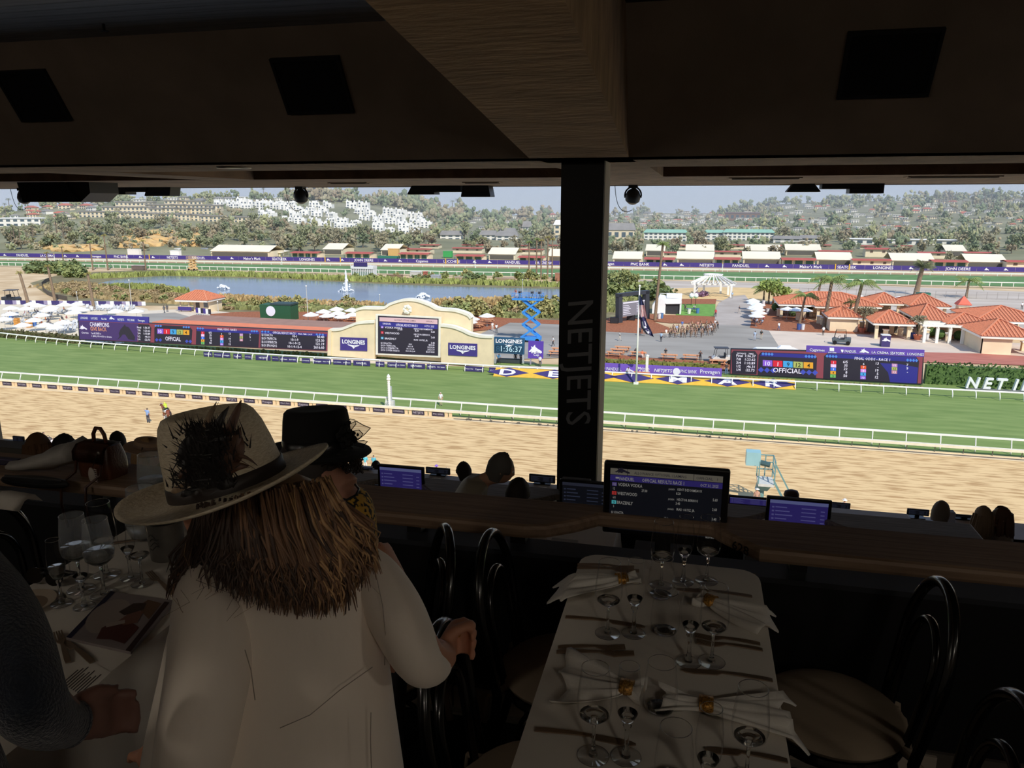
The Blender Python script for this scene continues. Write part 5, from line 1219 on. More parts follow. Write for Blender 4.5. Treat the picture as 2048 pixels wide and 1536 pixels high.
def leafy(seed,n,R0,leaf,flat=.8,hollow=.45):
 rr=random.Random(seed);m=MB();lumps=[(Vector((rr.gauss(0,.42),rr.gauss(0,.42),rr.gauss(0,.3)))*R0,R0*rr.uniform(.38,.62))for _ in range(9)]
 for k in range(n):
  c,lr=lumps[rr.randrange(9)];v=Vector((rr.gauss(0,1),rr.gauss(0,1),rr.gauss(0,1))).normalized()*lr*rr.uniform(hollow,1.0);p=c+v;p.z*=flat
  q=Quaternion((rr.gauss(0,1),rr.gauss(0,1),rr.gauss(0,1),rr.gauss(0,1))).normalized();s_=leaf*rr.uniform(.6,1.3)
  m.add([p+q@Vector(w_)*s_ for w_ in((-1,-.5,0),(1,-.5,.1),(.7,.6,-.1),(-.7,.6,0))],[(0,1,2,3)])
 return m
olive_leaf=mat('grey_olive_leaf',(148,142,112),.8,var=.25,scale=1.0)
for x,y,lab in((1834,680,'big potted olive tree before the restaurant porch'),(1724,665,'potted olive tree beside the small cream building')):
 p=G(x,y);t=thing('potted_olive',lab,'tree',(p.x,p.y,.05))
 MB().lathe([(.5,0),(.75,.8),(.85,.95),(.7,.95),(.6,.85),(0,.8)],14).build('pot',plain((214,128,98),.8),t,40,L=1)
 MB().tube([(0,0,.7),(.15,0,1.8),(-.05,.1,2.8)],[.16,.12,.09],7).build('trunk',trunk_m,t,True,L=1)
 o=leafy(x,500,1.7,.16).xform(Matrix.Translation((0,0,4.0))).build('crown',olive_leaf,t,L=1)
for i,(x,y)in enumerate(((1862,674),(1879,679),(1916,681),(1846,672),(1585,634),(1617,628),(1550,622),(1843,668),(1815,650))):
 p=G(x,y);t=thing('clipped_shrub','round clipped shrub at the restaurant terrace','shrub',(p.x,p.y,.05),'round shrubs at the restaurant')
 MB().ico((0,0,1.0),.95,2,jit=.06).build('leaf_ball',leaf_g,t,L=1);MB().tube([(0,0,0),(0,0,.4)],.1,6).build('stem',trunk_m,t,L=1)
 # people of the infield (each clothed as seen)
P_=[('walk',1106,693,-1.2,(240,240,240),(40,42,50),'person in a white shirt walking left of the pillar on the asphalt'),('walk',1239,682,1.4,(196,196,190),(208,200,186),'person in pale clothes walking on the asphalt right of the pillar'),('stand',1322,684,2.6,(190,216,236),(42,48,62),'person in a pale blue shirt standing on the asphalt before the crowd'),('walk',1332,676,.6,(236,232,226),(210,200,188),'person in white at the crowd\'s left end'),('stand',1280,672,0,(70,70,80),(50,50,56),'dark clothed person behind the flags'),('stand',1288,672,0,(60,66,80),(170,160,150),'person in pale trousers behind the flags'),('stand',1509,681,.4,(170,190,214),(188,198,214),'person all in pale blue standing at the asphalt\'s right side'),('stand',1522,679,-.4,(52,56,50),(200,190,170),'person in a dark top and pale trousers at the asphalt\'s right side'),('walk',1557,662,.5,(240,240,240),(90,110,150),'person in a white top at the edge of the mulch bed'),('stand',1646,671,.2,(240,240,238),(36,38,40),'person in a white shirt and dark trousers on the plaza'),('stand',1431,634,0,(206,60,66),(60,56,60),'person in a red shirt at the corner of the small lawn'),('walk',1478,627,.8,(70,74,84),(206,196,186),'person in a dark top on the infield road'),('stand',1464,597,0,(170,200,226),(150,150,150),'person in pale blue under the far end of the pergola road'),('arms',1400,723,0,(60,62,66),(44,46,50),'dark clothed person with raised hands behind the olive hedge'),('sit',1331,712,0,(44,46,50),(120,110,100),'person in black sitting on a picnic table behind the olive hedge'),('sit',1271,712,0,(50,50,56),(60,60,66),'person in black sitting at the picnic table nearest the flagpole'),('sit',1284,716,.4,(226,130,90),(230,226,220),'person in orange sitting at a picnic table by the flagpole'),('lean',1253,756,.8,(236,236,240),(60,60,66),'person in white bending beside the flagpole at the far rail'),('stand',1452,750,0,(70,60,60),(110,140,180),'person standing at the left end of the right LED board'),('lean',997,728,.5,(90,150,200),(60,56,70),'person in blue crouching below the timer board'),('stand',1080,734,0,(220,220,228),(60,56,60),'person in white standing below the horse sign'),('stand',1031,726,0,(56,56,62),(40,42,50),'dark clothed person under the timer board, middle'),('stand',1042,727,0,(70,90,120),(40,42,50),'dark clothed person under the timer board, right'),('stand',985,662,0,(238,236,230),(220,214,206),'person in white on the bark right of the cream wall'),('stand',993,666,.4,(230,230,226),(90,90,96),'person in a white top behind the timer board'),('walk',329,626,0,(90,96,104),(70,74,82),'dark clothed person walking left of the kiosk'),('stand',335,624,.5,(80,82,90),(60,60,70),'dark clothed person standing left of the kiosk'),('stand',247,622,0,(244,244,244),(240,240,240),'person in long white standing in the beach club'),('stand',226,690,0,(56,54,58),(60,70,90),'dark clothed person by the white post left of the LED board'),('stand',522,625,0,(190,120,100),(120,90,80),'small person before the green container, left'),('stand',556,627,0,(150,90,80),(90,70,70),'small person before the green container, right'),('stand',1995,668,0,(220,220,220),(120,120,130),'person among the terrace shrubs at the right'),('stand',2043,600+19,0,(240,240,240),(60,60,64),'person in white far off at the right edge of the lot')]
for k,x,y,rz,sh,tr,lab in P_:
 p=G(x,y);person(k,(p.x,p.y,.03),rz,sh,tr,label=lab,skin=R.randrange(3),h=1.08)
i=0
for r_ in range(5):
 for c in range(9):
  if(r_<2 and c<3)or(r_==4 and c>6):continue
  x=1340+c*10.2+(4-r_)*3.2+R.uniform(-1.5,1.5);y=657+r_*4.6+R.uniform(-.8,.8)
  p=G(x,y);col=R.choice([(190,150,120),(206,170,140),(170,130,104),(196,160,150),(150,120,100)])
  person(R.choice(['lean','reach','lean']),(p.x,p.y,.03),-.8+R.uniform(-.2,.2),col,R.choice([(120,96,80),(70,62,60),(150,120,96)]),label='person in tan costume bending low in the drilled crowd on the asphalt',group='tan clothed crowd drilling on the asphalt',skin=1,h=1.05);i+=1
for x,y,sh in((1353,668,(170,190,220)),(1364,659,(84,120,190)),(1430,657,(236,232,228)),(1421,668,(230,226,222)),(1395,660,(206,150,130))):
 p=G(x,y);person('stand',(p.x,p.y,.07),0,sh,(200,194,190),label={1353:'person in pale blue in the crowd on the asphalt',1364:'person in bright blue behind the crowd',1430:'person in white at the crowd\'s right end',1421:'person in white at the front right of the crowd',1395:'person in a peach top inside the crowd'}[x],h=1.08)
for x,y,sh in((1506,645,(226,232,240)),(1513,648,(200,214,230)),(1522,646,(226,226,230)),(1527,643,(190,60,66)),(1518,641,(70,74,84)),(1509,640,(60,64,70)),(1524,650,(170,190,214))):
 p=G(x,y);person('sit',(p.x,p.y,.07),R.uniform(-2,2),sh,label='guest seated at the near end of the umbrella row by the road',group='guests under the umbrella row',skin=R.randrange(3))
for k in range(26):
 x,y=R.uniform(2,150),R.uniform(622,655);p=G(x,y)
 person('sit',(p.x,p.y,.05),R.uniform(-3,3),R.choice([(60,62,70),(70,90,130),(210,120,80),(230,230,230),(150,70,80)]),R.choice([(60,62,70),(200,190,180)]),label='guest seated among the beach club umbrellas',group='guests seated in the beach club',skin=R.randrange(3))
for x,y,l in((1382,606,'left one'),(1391,606,'right one')):
 p=G(x,y+6);t=thing('white_balloon_light','white round balloon light on a stand on the small lawn, '+l,'lamp',(p.x,p.y,.05));MB().tube([(0,0,0),(0,0,2.0)],.06,5).build('stand',dark,t,L=1);MB().ico((0,0,2.6),.62,2,sz=1.15).build('balloon',can_m,t,True,L=1)
p=G(1385,624);t=thing('lawn_table','dark blue table on the small lawn','table',(p.x,p.y,.05));MB().box(-1.5,1.5,-.5,.5,.7,.8).build('top',plain((60,76,120)),t,L=1)
for sx in(-1.3,1.3):MB().box(sx-.05,sx+.05,-.4,.4,0,.7).build('leg',dark,t,L=1)
person('lean',(p.x+.3,p.y+1.2,.05),.4,(220,220,224),(60,60,66),label='person bending over the dark table on the small lawn');person('stand',(p.x-1.8,p.y+.8,.05),0,(56,58,60),(50,50,56),label='dark clothed person beside the table on the small lawn')
# carts
def cart(x,y,rz,body,lab,roof=True,name='golf_cart',s=1.0):
 p=G(x,y);t=thing(name,lab,'vehicle',(p.x,p.y,.07),rz=rz);t.scale=(s,)*3;bm2=plain(body,.4)
 MB().prism([(-1.2,.35),(1.2,.35),(1.25,.7),(.9,.95),(.5,.75),(-.3,.7),(-.4,.95),(-1.2,.95)],'y',-.6,.6).build('body',bm2,t,L=1)
 for sx in(-.85,.85):
  for sy in(-.6,.6):MB().lathe([(0,-.1),(.28,-.1),(.28,.1),(0,.1)],14,(sx,sy,.28),rot=Matrix.Rotation(PI/2,3,'X')).build('wheel',dark,t,L=1)
 MB().box(-.35,.25,-.55,.55,.72,.86).build('seat',plain((50,50,54)),t,L=1);MB().box(-.45,-.33,-.55,.55,.86,1.3).build('seat_back',plain((50,50,54)),t,L=1)
 f=MB()
 for sx,sy in((-.6,-.55),(-.6,.55),(.95,-.55),(.95,.55)):f.bar((sx,sy,.9),(sx*.8,sy,1.95),.05)
 f.bar((-.48,-.55,1.95),(-.48,.55,1.95),.05);f.bar((.76,-.55,1.95),(.76,.55,1.95),.05);f.bar((-.48,-.55,1.95),(.76,-.55,1.95),.05);f.bar((-.48,.55,1.95),(.76,.55,1.95),.05)
 f.build('frame',dark,t,L=1)
 if roof:MB().box(-.75,1.0,-.65,.65,1.95,2.03).build('roof',plain((70,72,78)),t,L=1)
 MB().tube([(.55,.25,.8),(.4,.25,1.15)],.03,5).build('steering_column',dark,t,L=1)
 return t
cart(1682,689,3.0,(90,100,104),'dark utility cart driving on the plaza above the right LED board',False,'utility_cart',1.35)
cart(1443,727,3.3,(226,222,214),'white golf cart with a dark roof left of the right LED board',True,s=1.3)
cart(24,606,.2,(60,62,66),'dark off-road cart on the dirt lot at the far left',True,'utility_cart',1.7)
p=G(1680,689);person('sit',(p.x-.2,p.y-.25,.5),1.4,(226,226,226),label='driver in white on the utility cart above the LED board')
a=G(1560,706);t=thing('white_boat_tent','low white covered shape behind the right LED board','tent',(a.x,a.y,.05));t.scale=(.8,.8,.5);MB().add([(-6,0,0),(5,0,0),(5,3,0),(-6,3,0),(-5,.4,1.0),(3,.4,1.4),(3,2.6,1.4),(-5,2.6,1.0),],[(3,2,1,0),(4,5,6,7),(0,1,5,4),(1,2,6,5),(2,3,7,6),(3,0,4,7)]).build('cover',can_m,t,L=1);MB().add([(-.5,.5,1.2),(2.8,.5,1.4),(2.8,2.5,1.4),(-.5,2.5,1.2),(.2,.9,2.2),(2.2,.9,2.2),(2.2,2.1,2.2),(.2,2.1,2.2)],[(3,2,1,0),(4,5,6,7),(0,1,5,4),(1,2,6,5),(2,3,7,6),(3,0,4,7)]).build('hump',can_m,t,L=1)
a=G(1769,693);t=thing('display_cube','dark purple printed cube behind the right LED board','sign',(a.x,a.y,.05));MB().box(-.75,.75,-.75,.75,0,2.1).build('body',deep_purple,t,L=1);MB().frame_prism([(x_*1.1-.7,z_*.9+.9)for x_,z_ in horse_logo],(0,-.77,0),(1,0,0),(0,0,1),.02).build('logo',ink,t,L=1);MB().box(-.78,.78,-.78,.78,2.1,2.2).build('lid',WHITE,t,L=1)
a=G(1845,601);t=thing('green_dumpster','green dumpster beside the stout date palm','dumpster',(a.x,a.y,.05));MB().prism([(-1.4,0),(1.4,0),(1.6,2.0),(-1.6,2.0)],'y',-1,1).build('body',plain((62,128,104)),t,L=1);MB().box(-1.6,1.6,-1.05,1.05,2.0,2.12).build('lid',plain((50,100,84)),t,L=1)
# fence with flyer banners at the beach club's back, curved dark fence by the dirt lot
a,b=G(-20,609),G(292,612)
t=thing('club_fence','low fence with purple and white prints behind the beach club','fence',tuple(a.lerp(b,.5)));n_=40
for i in range(n_):
 p,q=a.lerp(b,i/n_),a.lerp(b,(i+.96)/n_);MB().frame_prism([(0,.1),((q-p).length,.1),((q-p).length,1.15),(0,1.15)],p,(q-p).normalized(),(0,0,1),.06).build('panel',[deep_purple,can_m,plain((150,140,170)),deep_purple][i*7%4],t)
t=thing('curved_fence','dark curved fence between the dirt lot and the pond bank','fence',tuple(G(92,580)))
cf=[G(x,y)for x,y in((135,601),(112,597),(96,590),(86,581),(84,572),(92,565),(104,561))]
for p,q in zip(cf,cf[1:]):MB().bar(p+Vector((0,0,.6)),q+Vector((0,0,.6)),.08,1.2).build('panel',plain((96,88,78),.8),t)
a,b=G(1560,588),G(2100,602);t=thing('wire_fence','thin wire fence across the gravel lot behind the restaurant','fence',tuple(a.lerp(b,.5)))
for zz in(.1,1.9):MB().bar(a+Vector((0,0,zz)),b+Vector((0,0,zz)),.05).build('rail',plain((150,144,138)),t)
for i in range(28):MB().bar(a.lerp(b,i/27),a.lerp(b,i/27)+Vector((0,0,2)),.07).build('post',plain((150,144,138)),t)
# pond fountains, reeds and scrub
foam=mat('fountain_foam',(246,248,250),.6)
def fountain(x,y,h,r,lab):
 p=G(x,y);o=MB();rr=random.Random(x)
 for k in range(46):
  a_=rr.uniform(0,2*PI);u=rr.random();rad=r*u;zz=h*(1-u)**(2.2 if h>3 else .8)*rr.uniform(.5,1.0)+.05
  o.ico((rad*math.cos(a_),rad*math.sin(a_),zz),rr.uniform(.18,.42)*(1 if h<3 else .8),1,sz=2.2 if h>3 and u<.25 else .9,jit=.2,rnd=rr)
 if h>3:o.tube([(0,0,0),(.05,0,h*.5),(.1,0,h)],[.55,.42,.12],8)
 q=o.build('fountain',foam,None);q.location=(p.x,p.y,.1);tag(q,lab,'fountain')
fountain(693,583,6.2,2.4,'tall white fountain jet in the pond');fountain(445,579,1.5,2.2,'low foaming bubbler in the pond, left of the tall jet');fountain(846,596,1.4,2.0,'low foaming bubbler in the pond, right of the tall jet')
def reeds(name,lab,pts,n,h,m,spread,w_=.35):
 rr=random.Random(n);o=MB();P2=[G(*p)for p in pts]
 for k in range(n):
  i=rr.randrange(len(P2)-1);p=P2[i].lerp(P2[i+1],rr.random())+Vector((rr.gauss(0,spread*.4),rr.uniform(-spread,spread),0));hh=h*rr.uniform(.5,1.15);a_=rr.uniform(0,PI);d=Vector((math.cos(a_),math.sin(a_),0))*w_*rr.uniform(.6,1.5);ln=Vector((rr.uniform(-.3,.3),rr.uniform(-.3,.3),0))*hh
  o.add([p-d,p+d,p+d*.6+ln+Vector((0,0,hh)),p-d*.5+ln*1.2+Vector((0,0,hh*.9))],[(0,1,2,3)])
 q=o.build(name,m,None);tag(q,lab,'reeds',kind='stuff')
reed_t=mat('tan_reed',(196,168,118),.9,var=.3,scale=.6);reed_g=mat('green_reed',(156,164,92),.9,var=.35,scale=.4);scrub_b=mat('brown_scrub',(170,150,108),.9,var=.35,scale=.4);scrub_g=mat('dull_green_scrub',(152,156,100),.9,var=.3,scale=.4)
reeds('green_reeds','green reed fringe along the pond\'s far bank',[(190,556),(330,550),(500,552),(760,563),(1130,573)],4200,1.6,reed_g,3.0)
reeds('tan_reeds','tan reeds along the pond\'s near bank behind the cream wall',[(880,618),(930,617),(1010,614),(1060,618)],1600,2.6,reed_t,2.2)
reeds('tan_reeds','tan reeds along the pond\'s near bank by the kiosk',[(430,598),(520,603),(640,612),(760,616)],1500,1.5,reed_t,2.2)
reeds('green_reeds','green reeds on the spit at the pond\'s left end',[(215,577),(300,577),(370,586)],800,1.6,reed_g,1.8)
reeds('scrub','brown and green low scrub on the pond\'s left bank',[(130,570),(180,582),(240,592),(330,598),(420,604)],4200,.9,scrub_b,7.0,.6)
reeds('scrub','green low scrub on the pond\'s near bank',[(440,612),(600,618),(760,622),(900,622),(1020,630),(1130,630)],4000,1.0,scrub_g,5.0,.6)
reeds('scrub','green scrub beside the pond right of the pillar',[(1190,622),(1215,610),(1232,600),(1240,620)],1500,1.5,scrub_g,5.0,.6)
shrub_ms=[leafy(s,260,1.0,.2,.85).mesh('shrub',m_)for s,m_ in((21,mat('shrub_green',(146,154,96),.9,var=.35,scale=.8)),(22,mat('shrub_olive',(168,162,106),.9,var=.35,scale=.8)),(23,mat('shrub_brown',(176,154,116),.9,var=.3,scale=.8)),(24,mat('shrub_dark',(116,130,84),.9,var=.3,scale=.8)))]
def shrub(x,y,s,k,lab,grp):
 p=G(x,y);o=inst(shrub_ms[k],'shrub',(p.x,p.y,s*.55),R.uniform(0,6),(s*1.25,s*1.25,s));tag(o,lab,'shrub',grp)
for i in range(34):x=70+i*2.7;shrub(x+R.uniform(-3,3),541+R.uniform(-4,6)+(8 if i>26 else 0),R.uniform(1.6,3.0),R.choice((0,3,3)),'green shrub in the thicket left of the pond','thicket left of the pond')
for i in range(30):shrub(R.uniform(700,1120),R.uniform(556,562),R.uniform(.9,1.9),R.choice((0,1,3)),'low shrub on the pond\'s far bank','shrubs on the far bank')
for i in range(44):shrub(R.uniform(890,1130),R.uniform(620,634),R.uniform(1.2,2.4),R.choice((0,1,2)),'bush between the pond and the bark right of the cream wall','bushes behind the cream wall')
for i in range(40):shrub(R.uniform(420,720),R.uniform(610,621),R.uniform(.9,1.6),R.choice((0,1,2)),'bush between the pond and the bark left of the cream wall','bushes left of the cream wall')
for i in range(40):x=R.uniform(130,400);shrub(x,578+(x-130)*.07+R.uniform(-6,14),R.uniform(.8,1.6),R.choice((1,2,2,0)),'scrubby bush on the pond\'s left bank','bushes on the left bank')
for i in range(26):shrub(R.uniform(1200,1320),R.uniform(574,600),R.uniform(1.5,3.4),R.choice((0,0,3)),'green bush behind the truss screen','bushes behind the truss screen')
for x,y,lab in((1238,572,'spreading pine right of the pillar, beyond the truss screen'),(1545,596,'round green tree at the top of the infield road')):
 p=G(x,y+14);t=thing('spreading_tree',lab,'tree',(p.x,p.y,0));MB().tube([(0,0,0),(.3,0,2.4),(-.2,0,3.6)],[.3,.24,.15],7).build('trunk',trunk_m,t,True,L=1)
 leafy(x,1100,4.4,.35,.62).xform(Matrix.Translation((0,0,4.6))).build('crown',[scrub_g,mat('fresh_tree_leaf',(146,162,84),.85,var=.35,scale=.5)][x>1500],t,L=1)
for i in range(6):
 p=G(1400+R.uniform(-12,14),592+R.uniform(-2,3));o=inst(shrub_ms[0],'flower_shrub',(p.x,p.y,.5),0,1.0);tag(o,'purple flowering shrub left of the pergola','shrub','purple shrubs by the pergola');o.material_slots[0].link='OBJECT';o.material_slots[0].material=plain((160,124,150))
 # starting gate beyond the pond and machinery
a=G(700,557);b=G(757,556);t=thing('starting_gate','long white starting gate with a dark purple banner beyond the pond','gate',tuple(a.lerp(b,.5)));k=(a-EYE).dot(_fw)/FOC;W=46*k
for i in range(13):MB().box(-W/2+W*i/12-.15,-W/2+W*i/12+.15,-1.6,1.6,.6,3.4).build('stall_panel',WHITE,t,L=1)
for i in range(12):MB().box(-W/2+W*(i+.2)/12,-W/2+W*(i+.8)/12,-1.4,-1.3,.8,2.4).build('stall_gate',plain((70,110,96)),t,L=1)
MB().box(-W/2,W/2,-1.9,1.9,.35,.7).build('chassis',WHITE,t,L=1);MB().box(-W/2-.2,W/2+.2,-1.7,1.7,3.4,4.4).build('top_boom',WHITE,t,L=1);MB().box(-W*.36,W*.27,-1.9,-1.8,4.3,5.7).build('banner',deep_purple,t,L=1)
for sx in(-W*.4,W*.4):MB().lathe([(0,-.3),(.55,-.3),(.55,.3),(0,.3)],12,(sx,-1.7,.55),rot=Matrix.Rotation(PI/2,3,'X')).build('wheel',dark,t,L=1)
def crate(x,y,w_,h,rgb,lab,cat='container',name='container'):
 p=G(x,y);t=thing(name,lab,cat,(p.x,p.y,0));k=(p-EYE).dot(_fw)/FOC
 MB().box(-w_*k/2,w_*k/2,-1,1,.15,h*k).build('body',plain(rgb),t,L=1);MB().box(-w_*k/2-.1,w_*k/2+.1,-1.1,1.1,h*k,h*k+.2).build('lid',plain(tuple(min(255,c+12)for c in rgb)),t,L=1)
 for s_ in(-1,1):MB().box(s_*w_*k*.4-.1,s_*w_*k*.4+.1,-.8,.8,0,.15).build('foot',dark,t,L=1)
crate(832,553,21,9,(196,196,190),'pale trailer beside the far rail, right of the starting gate');crate(851,557,6,13,(180,104,84),'rust coloured box standing beyond the pond');crate(872,559,18,8,(176,178,182),'grey container beyond the pond');crate(1117,562,12,15,(164,116,92),'brown shed by the far rail left of the pillar');crate(278,540,26,8,(120,104,96),'parked truck and gear by the far rail at the left');crate(790,556,30,6,(150,124,100),'pile of timber beyond the pond');crate(930,561,44,6,(186,164,136),'stacked pale planks beyond the pond');crate(1010,563,40,6,(176,150,122),'stacked boards beyond the pond, near the tall palms');crate(148,546,6,10,(60,110,80),'small green machine by the thicket at the left','machine','machine')
# on the track: horse, rider, handler, outriders, a man on the turf, the camera tower and people below
hb_m=mat('bay_horse_coat',(124,66,44),.5,var=.25,scale=2.0)
p=G(335,841)
HJ={'hip':(.62,0,1.30,.27),'mid':(0,0,1.24,.27),'cst':(-.58,0,1.24,.25),'nk1':(-.90,0,1.52,.17),'nk2':(-1.22,0,1.84,.12),'hd':(-1.42,0,1.86,.10),'mz':(-1.72,0,1.60,.055),'sfl':(-.60,.15,1.0,.13),'kfl':(-.78,.16,.62,.06),'ffl':(-.66,.16,.10,.05),'sfr':(-.52,-.15,1.0,.13),'kfr':(-.44,-.16,.58,.06),'ffr':(-.34,-.16,.06,.05),'thl':(.72,.17,.98,.17),'stl':(.52,.17,.72,.10),'hkl':(.86,.17,.52,.065),'hfl':(.72,.17,.06,.05),'thr':(.74,-.17,.98,.17),'str':(.62,-.17,.72,.10),'hkr':(1.02,-.17,.54,.065),'hfr':(1.06,-.17,.08,.05)}
HE=[('hip','mid','b'),('mid','cst','b'),('cst','nk1','b'),('nk1','nk2','b'),('nk2','hd','b'),('hd','mz','b'),('cst','sfl','b'),('sfl','kfl','b'),('kfl','ffl','l'),('cst','sfr','b'),('sfr','kfr','b'),('kfr','ffr','l'),('hip','thl','b'),('thl','stl','b'),('stl','hkl','b'),('hkl','hfl','l'),('hip','thr','b'),('thr','str','b'),('str','hkr','b'),('hkr','hfr','l')]
me=skin_mesh(HJ,HE,2);label_faces(me,HJ,HE,['b','l'])
black_hair=plain((34,26,24),.7)
for m_ in(hb_m,plain((228,222,214))):me.materials.append(m_)
horse=inst(me,'horse',(p.x,p.y,-.05),-.5,1.0);tag(horse,'bay racehorse with a white saddle cloth walking on the dirt','horse')
MB().tube([(.86,0,1.36),(1.06,0,1.18),(1.18,0,.8),(1.24,0,.42)],[.05,.09,.10,.03],7).build('tail',black_hair,horse,True,L=1)
MB().add([(-.80,0,1.72),(-1.25,0,2.0),(-1.30,0,1.98),(-.95,.03,1.55),(-1.02,.14,1.56)],[(0,1,2,3),(0,3,4,1)]).build('mane',black_hair,horse,L=1)
for sy in(-.06,.06):MB().lathe([(.045,0),(.03,.1),(0,.17)],6,(-1.36,sy,1.92)).build('ear',hb_m,horse,L=1)
MB().prism([(-.28,.29),(.24,.29),(.24,-.29),(-.28,-.29)],'z',1.49,1.54).build('saddle',dark,horse,L=1)
sc_=MB();sc_.loft([[Vector((xx,.30*math.cos(u_),1.24+.30*math.sin(u_)))for u_ in[PI*(-.15+1.3*i/10)for i in range(11)]]for xx in(-.34,.0,.40)],False,False);sc_.build('saddle_cloth',plain((238,238,240)),horse,True,L=1)
br_=MB();br_.tube([(-1.30,.11,1.98),(-1.55,.09,1.74),(-1.55,-.09,1.74),(-1.30,-.11,1.98)],.018,5,True);br_.build('bridle',plain((240,240,240)),horse,L=1)
rp_=pose(pelvis=(0,0,.0),waist=(0,-.08,.15),chest=(0,-.20,.36),neck=(0,-.30,.48),head=(0,-.36,.58),crown=(0,-.37,.68),shl=(.17,-.20,.42),ell=(.2,-.30,.2),wrl=(.08,-.5,.16),hal=(.06,-.56,.16),shr=(-.17,-.20,.42),elr=(-.2,-.30,.2),wrr=(-.08,-.5,.16),har=(-.06,-.56,.16),hil=(.12,0,-.04),knl=(.30,-.25,-.12),anl=(.30,.05,-.42),tol=(.30,-.1,-.46),hir=(-.12,0,-.04),knr=(-.30,-.25,-.12),anr=(-.30,.05,-.42),tor=(-.30,-.1,-.46))
POSES['ride']=rp_;
rd=person('ride',Vector((p.x,p.y,1.62)),-.5-PI/2+PI*0,(196,226,60),(90,96,60),hair=(220,230,90),shoes=(30,30,32),label='jockey in lime yellow silks riding the bay horse')
q=G(297,846);person('reach',(q.x,q.y,0),1.6+PI/2*1.0,(140,170,216),(60,62,80),label='handler in a pale blue shirt leading the bay horse',h=1.08)
for x,y,k,rz,sh,tr,lab in((90,896,'reach',2.6,(236,234,238),(120,100,110),'person in white carrying a dark bag at the left of the dirt track'),(108,905,'lean',1.2,(236,236,244),(216,190,150),'person in a white vest with blue straps at the left of the dirt track')):
 q=G(x,y);person(k,(q.x,q.y,0),rz,sh,tr,label=lab,h=1.05)
for x,y in((98,884),(122,901)):
 q=G(x,y);t=thing('duffel_bag','dark bag on the dirt beside the two people at the left, %s'%('farther' if x<100 else 'nearer'),'bag',(q.x,q.y,0));MB().ico((0,0,.3),.5,2,sy=.6,sz=.6).build('body',plain((90,80,74)),t,True,L=1);MB().tube([(-.3,0,.5),(0,0,.8),(.3,0,.5)],.03,5).build('handle',dark,t,L=1)
q=G(871,820);person('stand',(q.x,q.y+2.2,0),0,(240,238,238),(200,180,150),hair=(200,190,176),label='man in a white shirt and khaki trousers standing behind the rail on the turf',h=1.08)
q=Vector((6.95,67,0));t=thing('camera_tower','teal steel camera tower with a ladder at the dirt track\'s near edge','tower',q);teal=mat('teal_steel',(110,150,150),.5,var=.12,scale=1)
zd=atY(1524,960,67).z;k=(Vector((7,67,zd))-EYE).dot(_fw)/FOC;W=15*k
MB().tube([(-.3,0,0),(-.3,0,zd-.3)],.28,10).build('column',teal,t,True,L=1);MB().box(-W,W,-1,1,zd-.25,zd).build('deck',plain((206,206,200)),t,L=1);MB().prism([(-W,zd-.25),(W,zd-.25),(.2,zd-.9),(-.8,zd-.9)],'y',-.3,.3).build('bracket',teal,t,L=1)
for sx,sy in((-W,-1),(W,-1),(-W,1),(W,1),(0,1)):MB().bar((sx,sy,zd),(sx,sy,zd+2.0),.09).build('post',teal,t,L=1)
for zz in(.7,1.35,2.0):
 MB().bar((-W,1,zd+zz),(W,1,zd+zz),.08).build('rail',teal,t,L=1);MB().bar((W,-1,zd+zz),(W,1,zd+zz),.08).build('rail',teal,t,L=1)
MB().box(-W-1.1,-W+.1,-.5,.5,zd+1.4,zd+2.6).build('camera_hood',mat('teal_hood',(150,192,196),.5,var=.05,scale=1),t,L=1);MB().tube([(-W+.1,-.3,zd+1.7),(-W+.9,-.5,zd+1.6)],.25,8).build('lens',plain((60,90,92)),t,L=1)
for sy in(-.45,.45):MB().bar((W+.05,sy,zd),(W+2.6,sy,zd-4.6),.12).build('ladder_rail',teal,t,L=1)
for i in range(8):MB().bar((W+.05+2.55*(i+.5)/8,-.45,zd-4.6*(i+.5)/8),(W+.05+2.55*(i+.5)/8,.45,zd-4.6*(i+.5)/8),.07).build('rung',teal,t,L=1)
for sy in(-.5,.5):MB().bar((W+.05,sy,zd+1.6),(W+2.7,sy,zd-3.2),.07).build('handrail',teal,t,L=1)
for x,yt,Y,hat,sh,lab in((1515,975,58,(246,246,244),(190,150,130),'person in a white cap below the teal camera tower'),(1690,997,57,(246,246,244),(200,200,210),'person in a white brimmed hat below, at the track\'s edge'),(730,907,57,None,(96,196,214),'person in turquoise below, behind the black hat'),(747,908,58,None,(90,180,200),'second person in turquoise below, behind the black hat'),(873,929,56,(150,110,210),(120,110,150),'person in a purple hat below the dining terrace'),(895,933,55,(206,180,140),(150,140,130),'person in a straw hat below the dining terrace')):
 z=atZ(x,yt,1.84);person('stand',(z.x,z.y,0),0,sh,(230,226,222),label=lab,hat=hat)
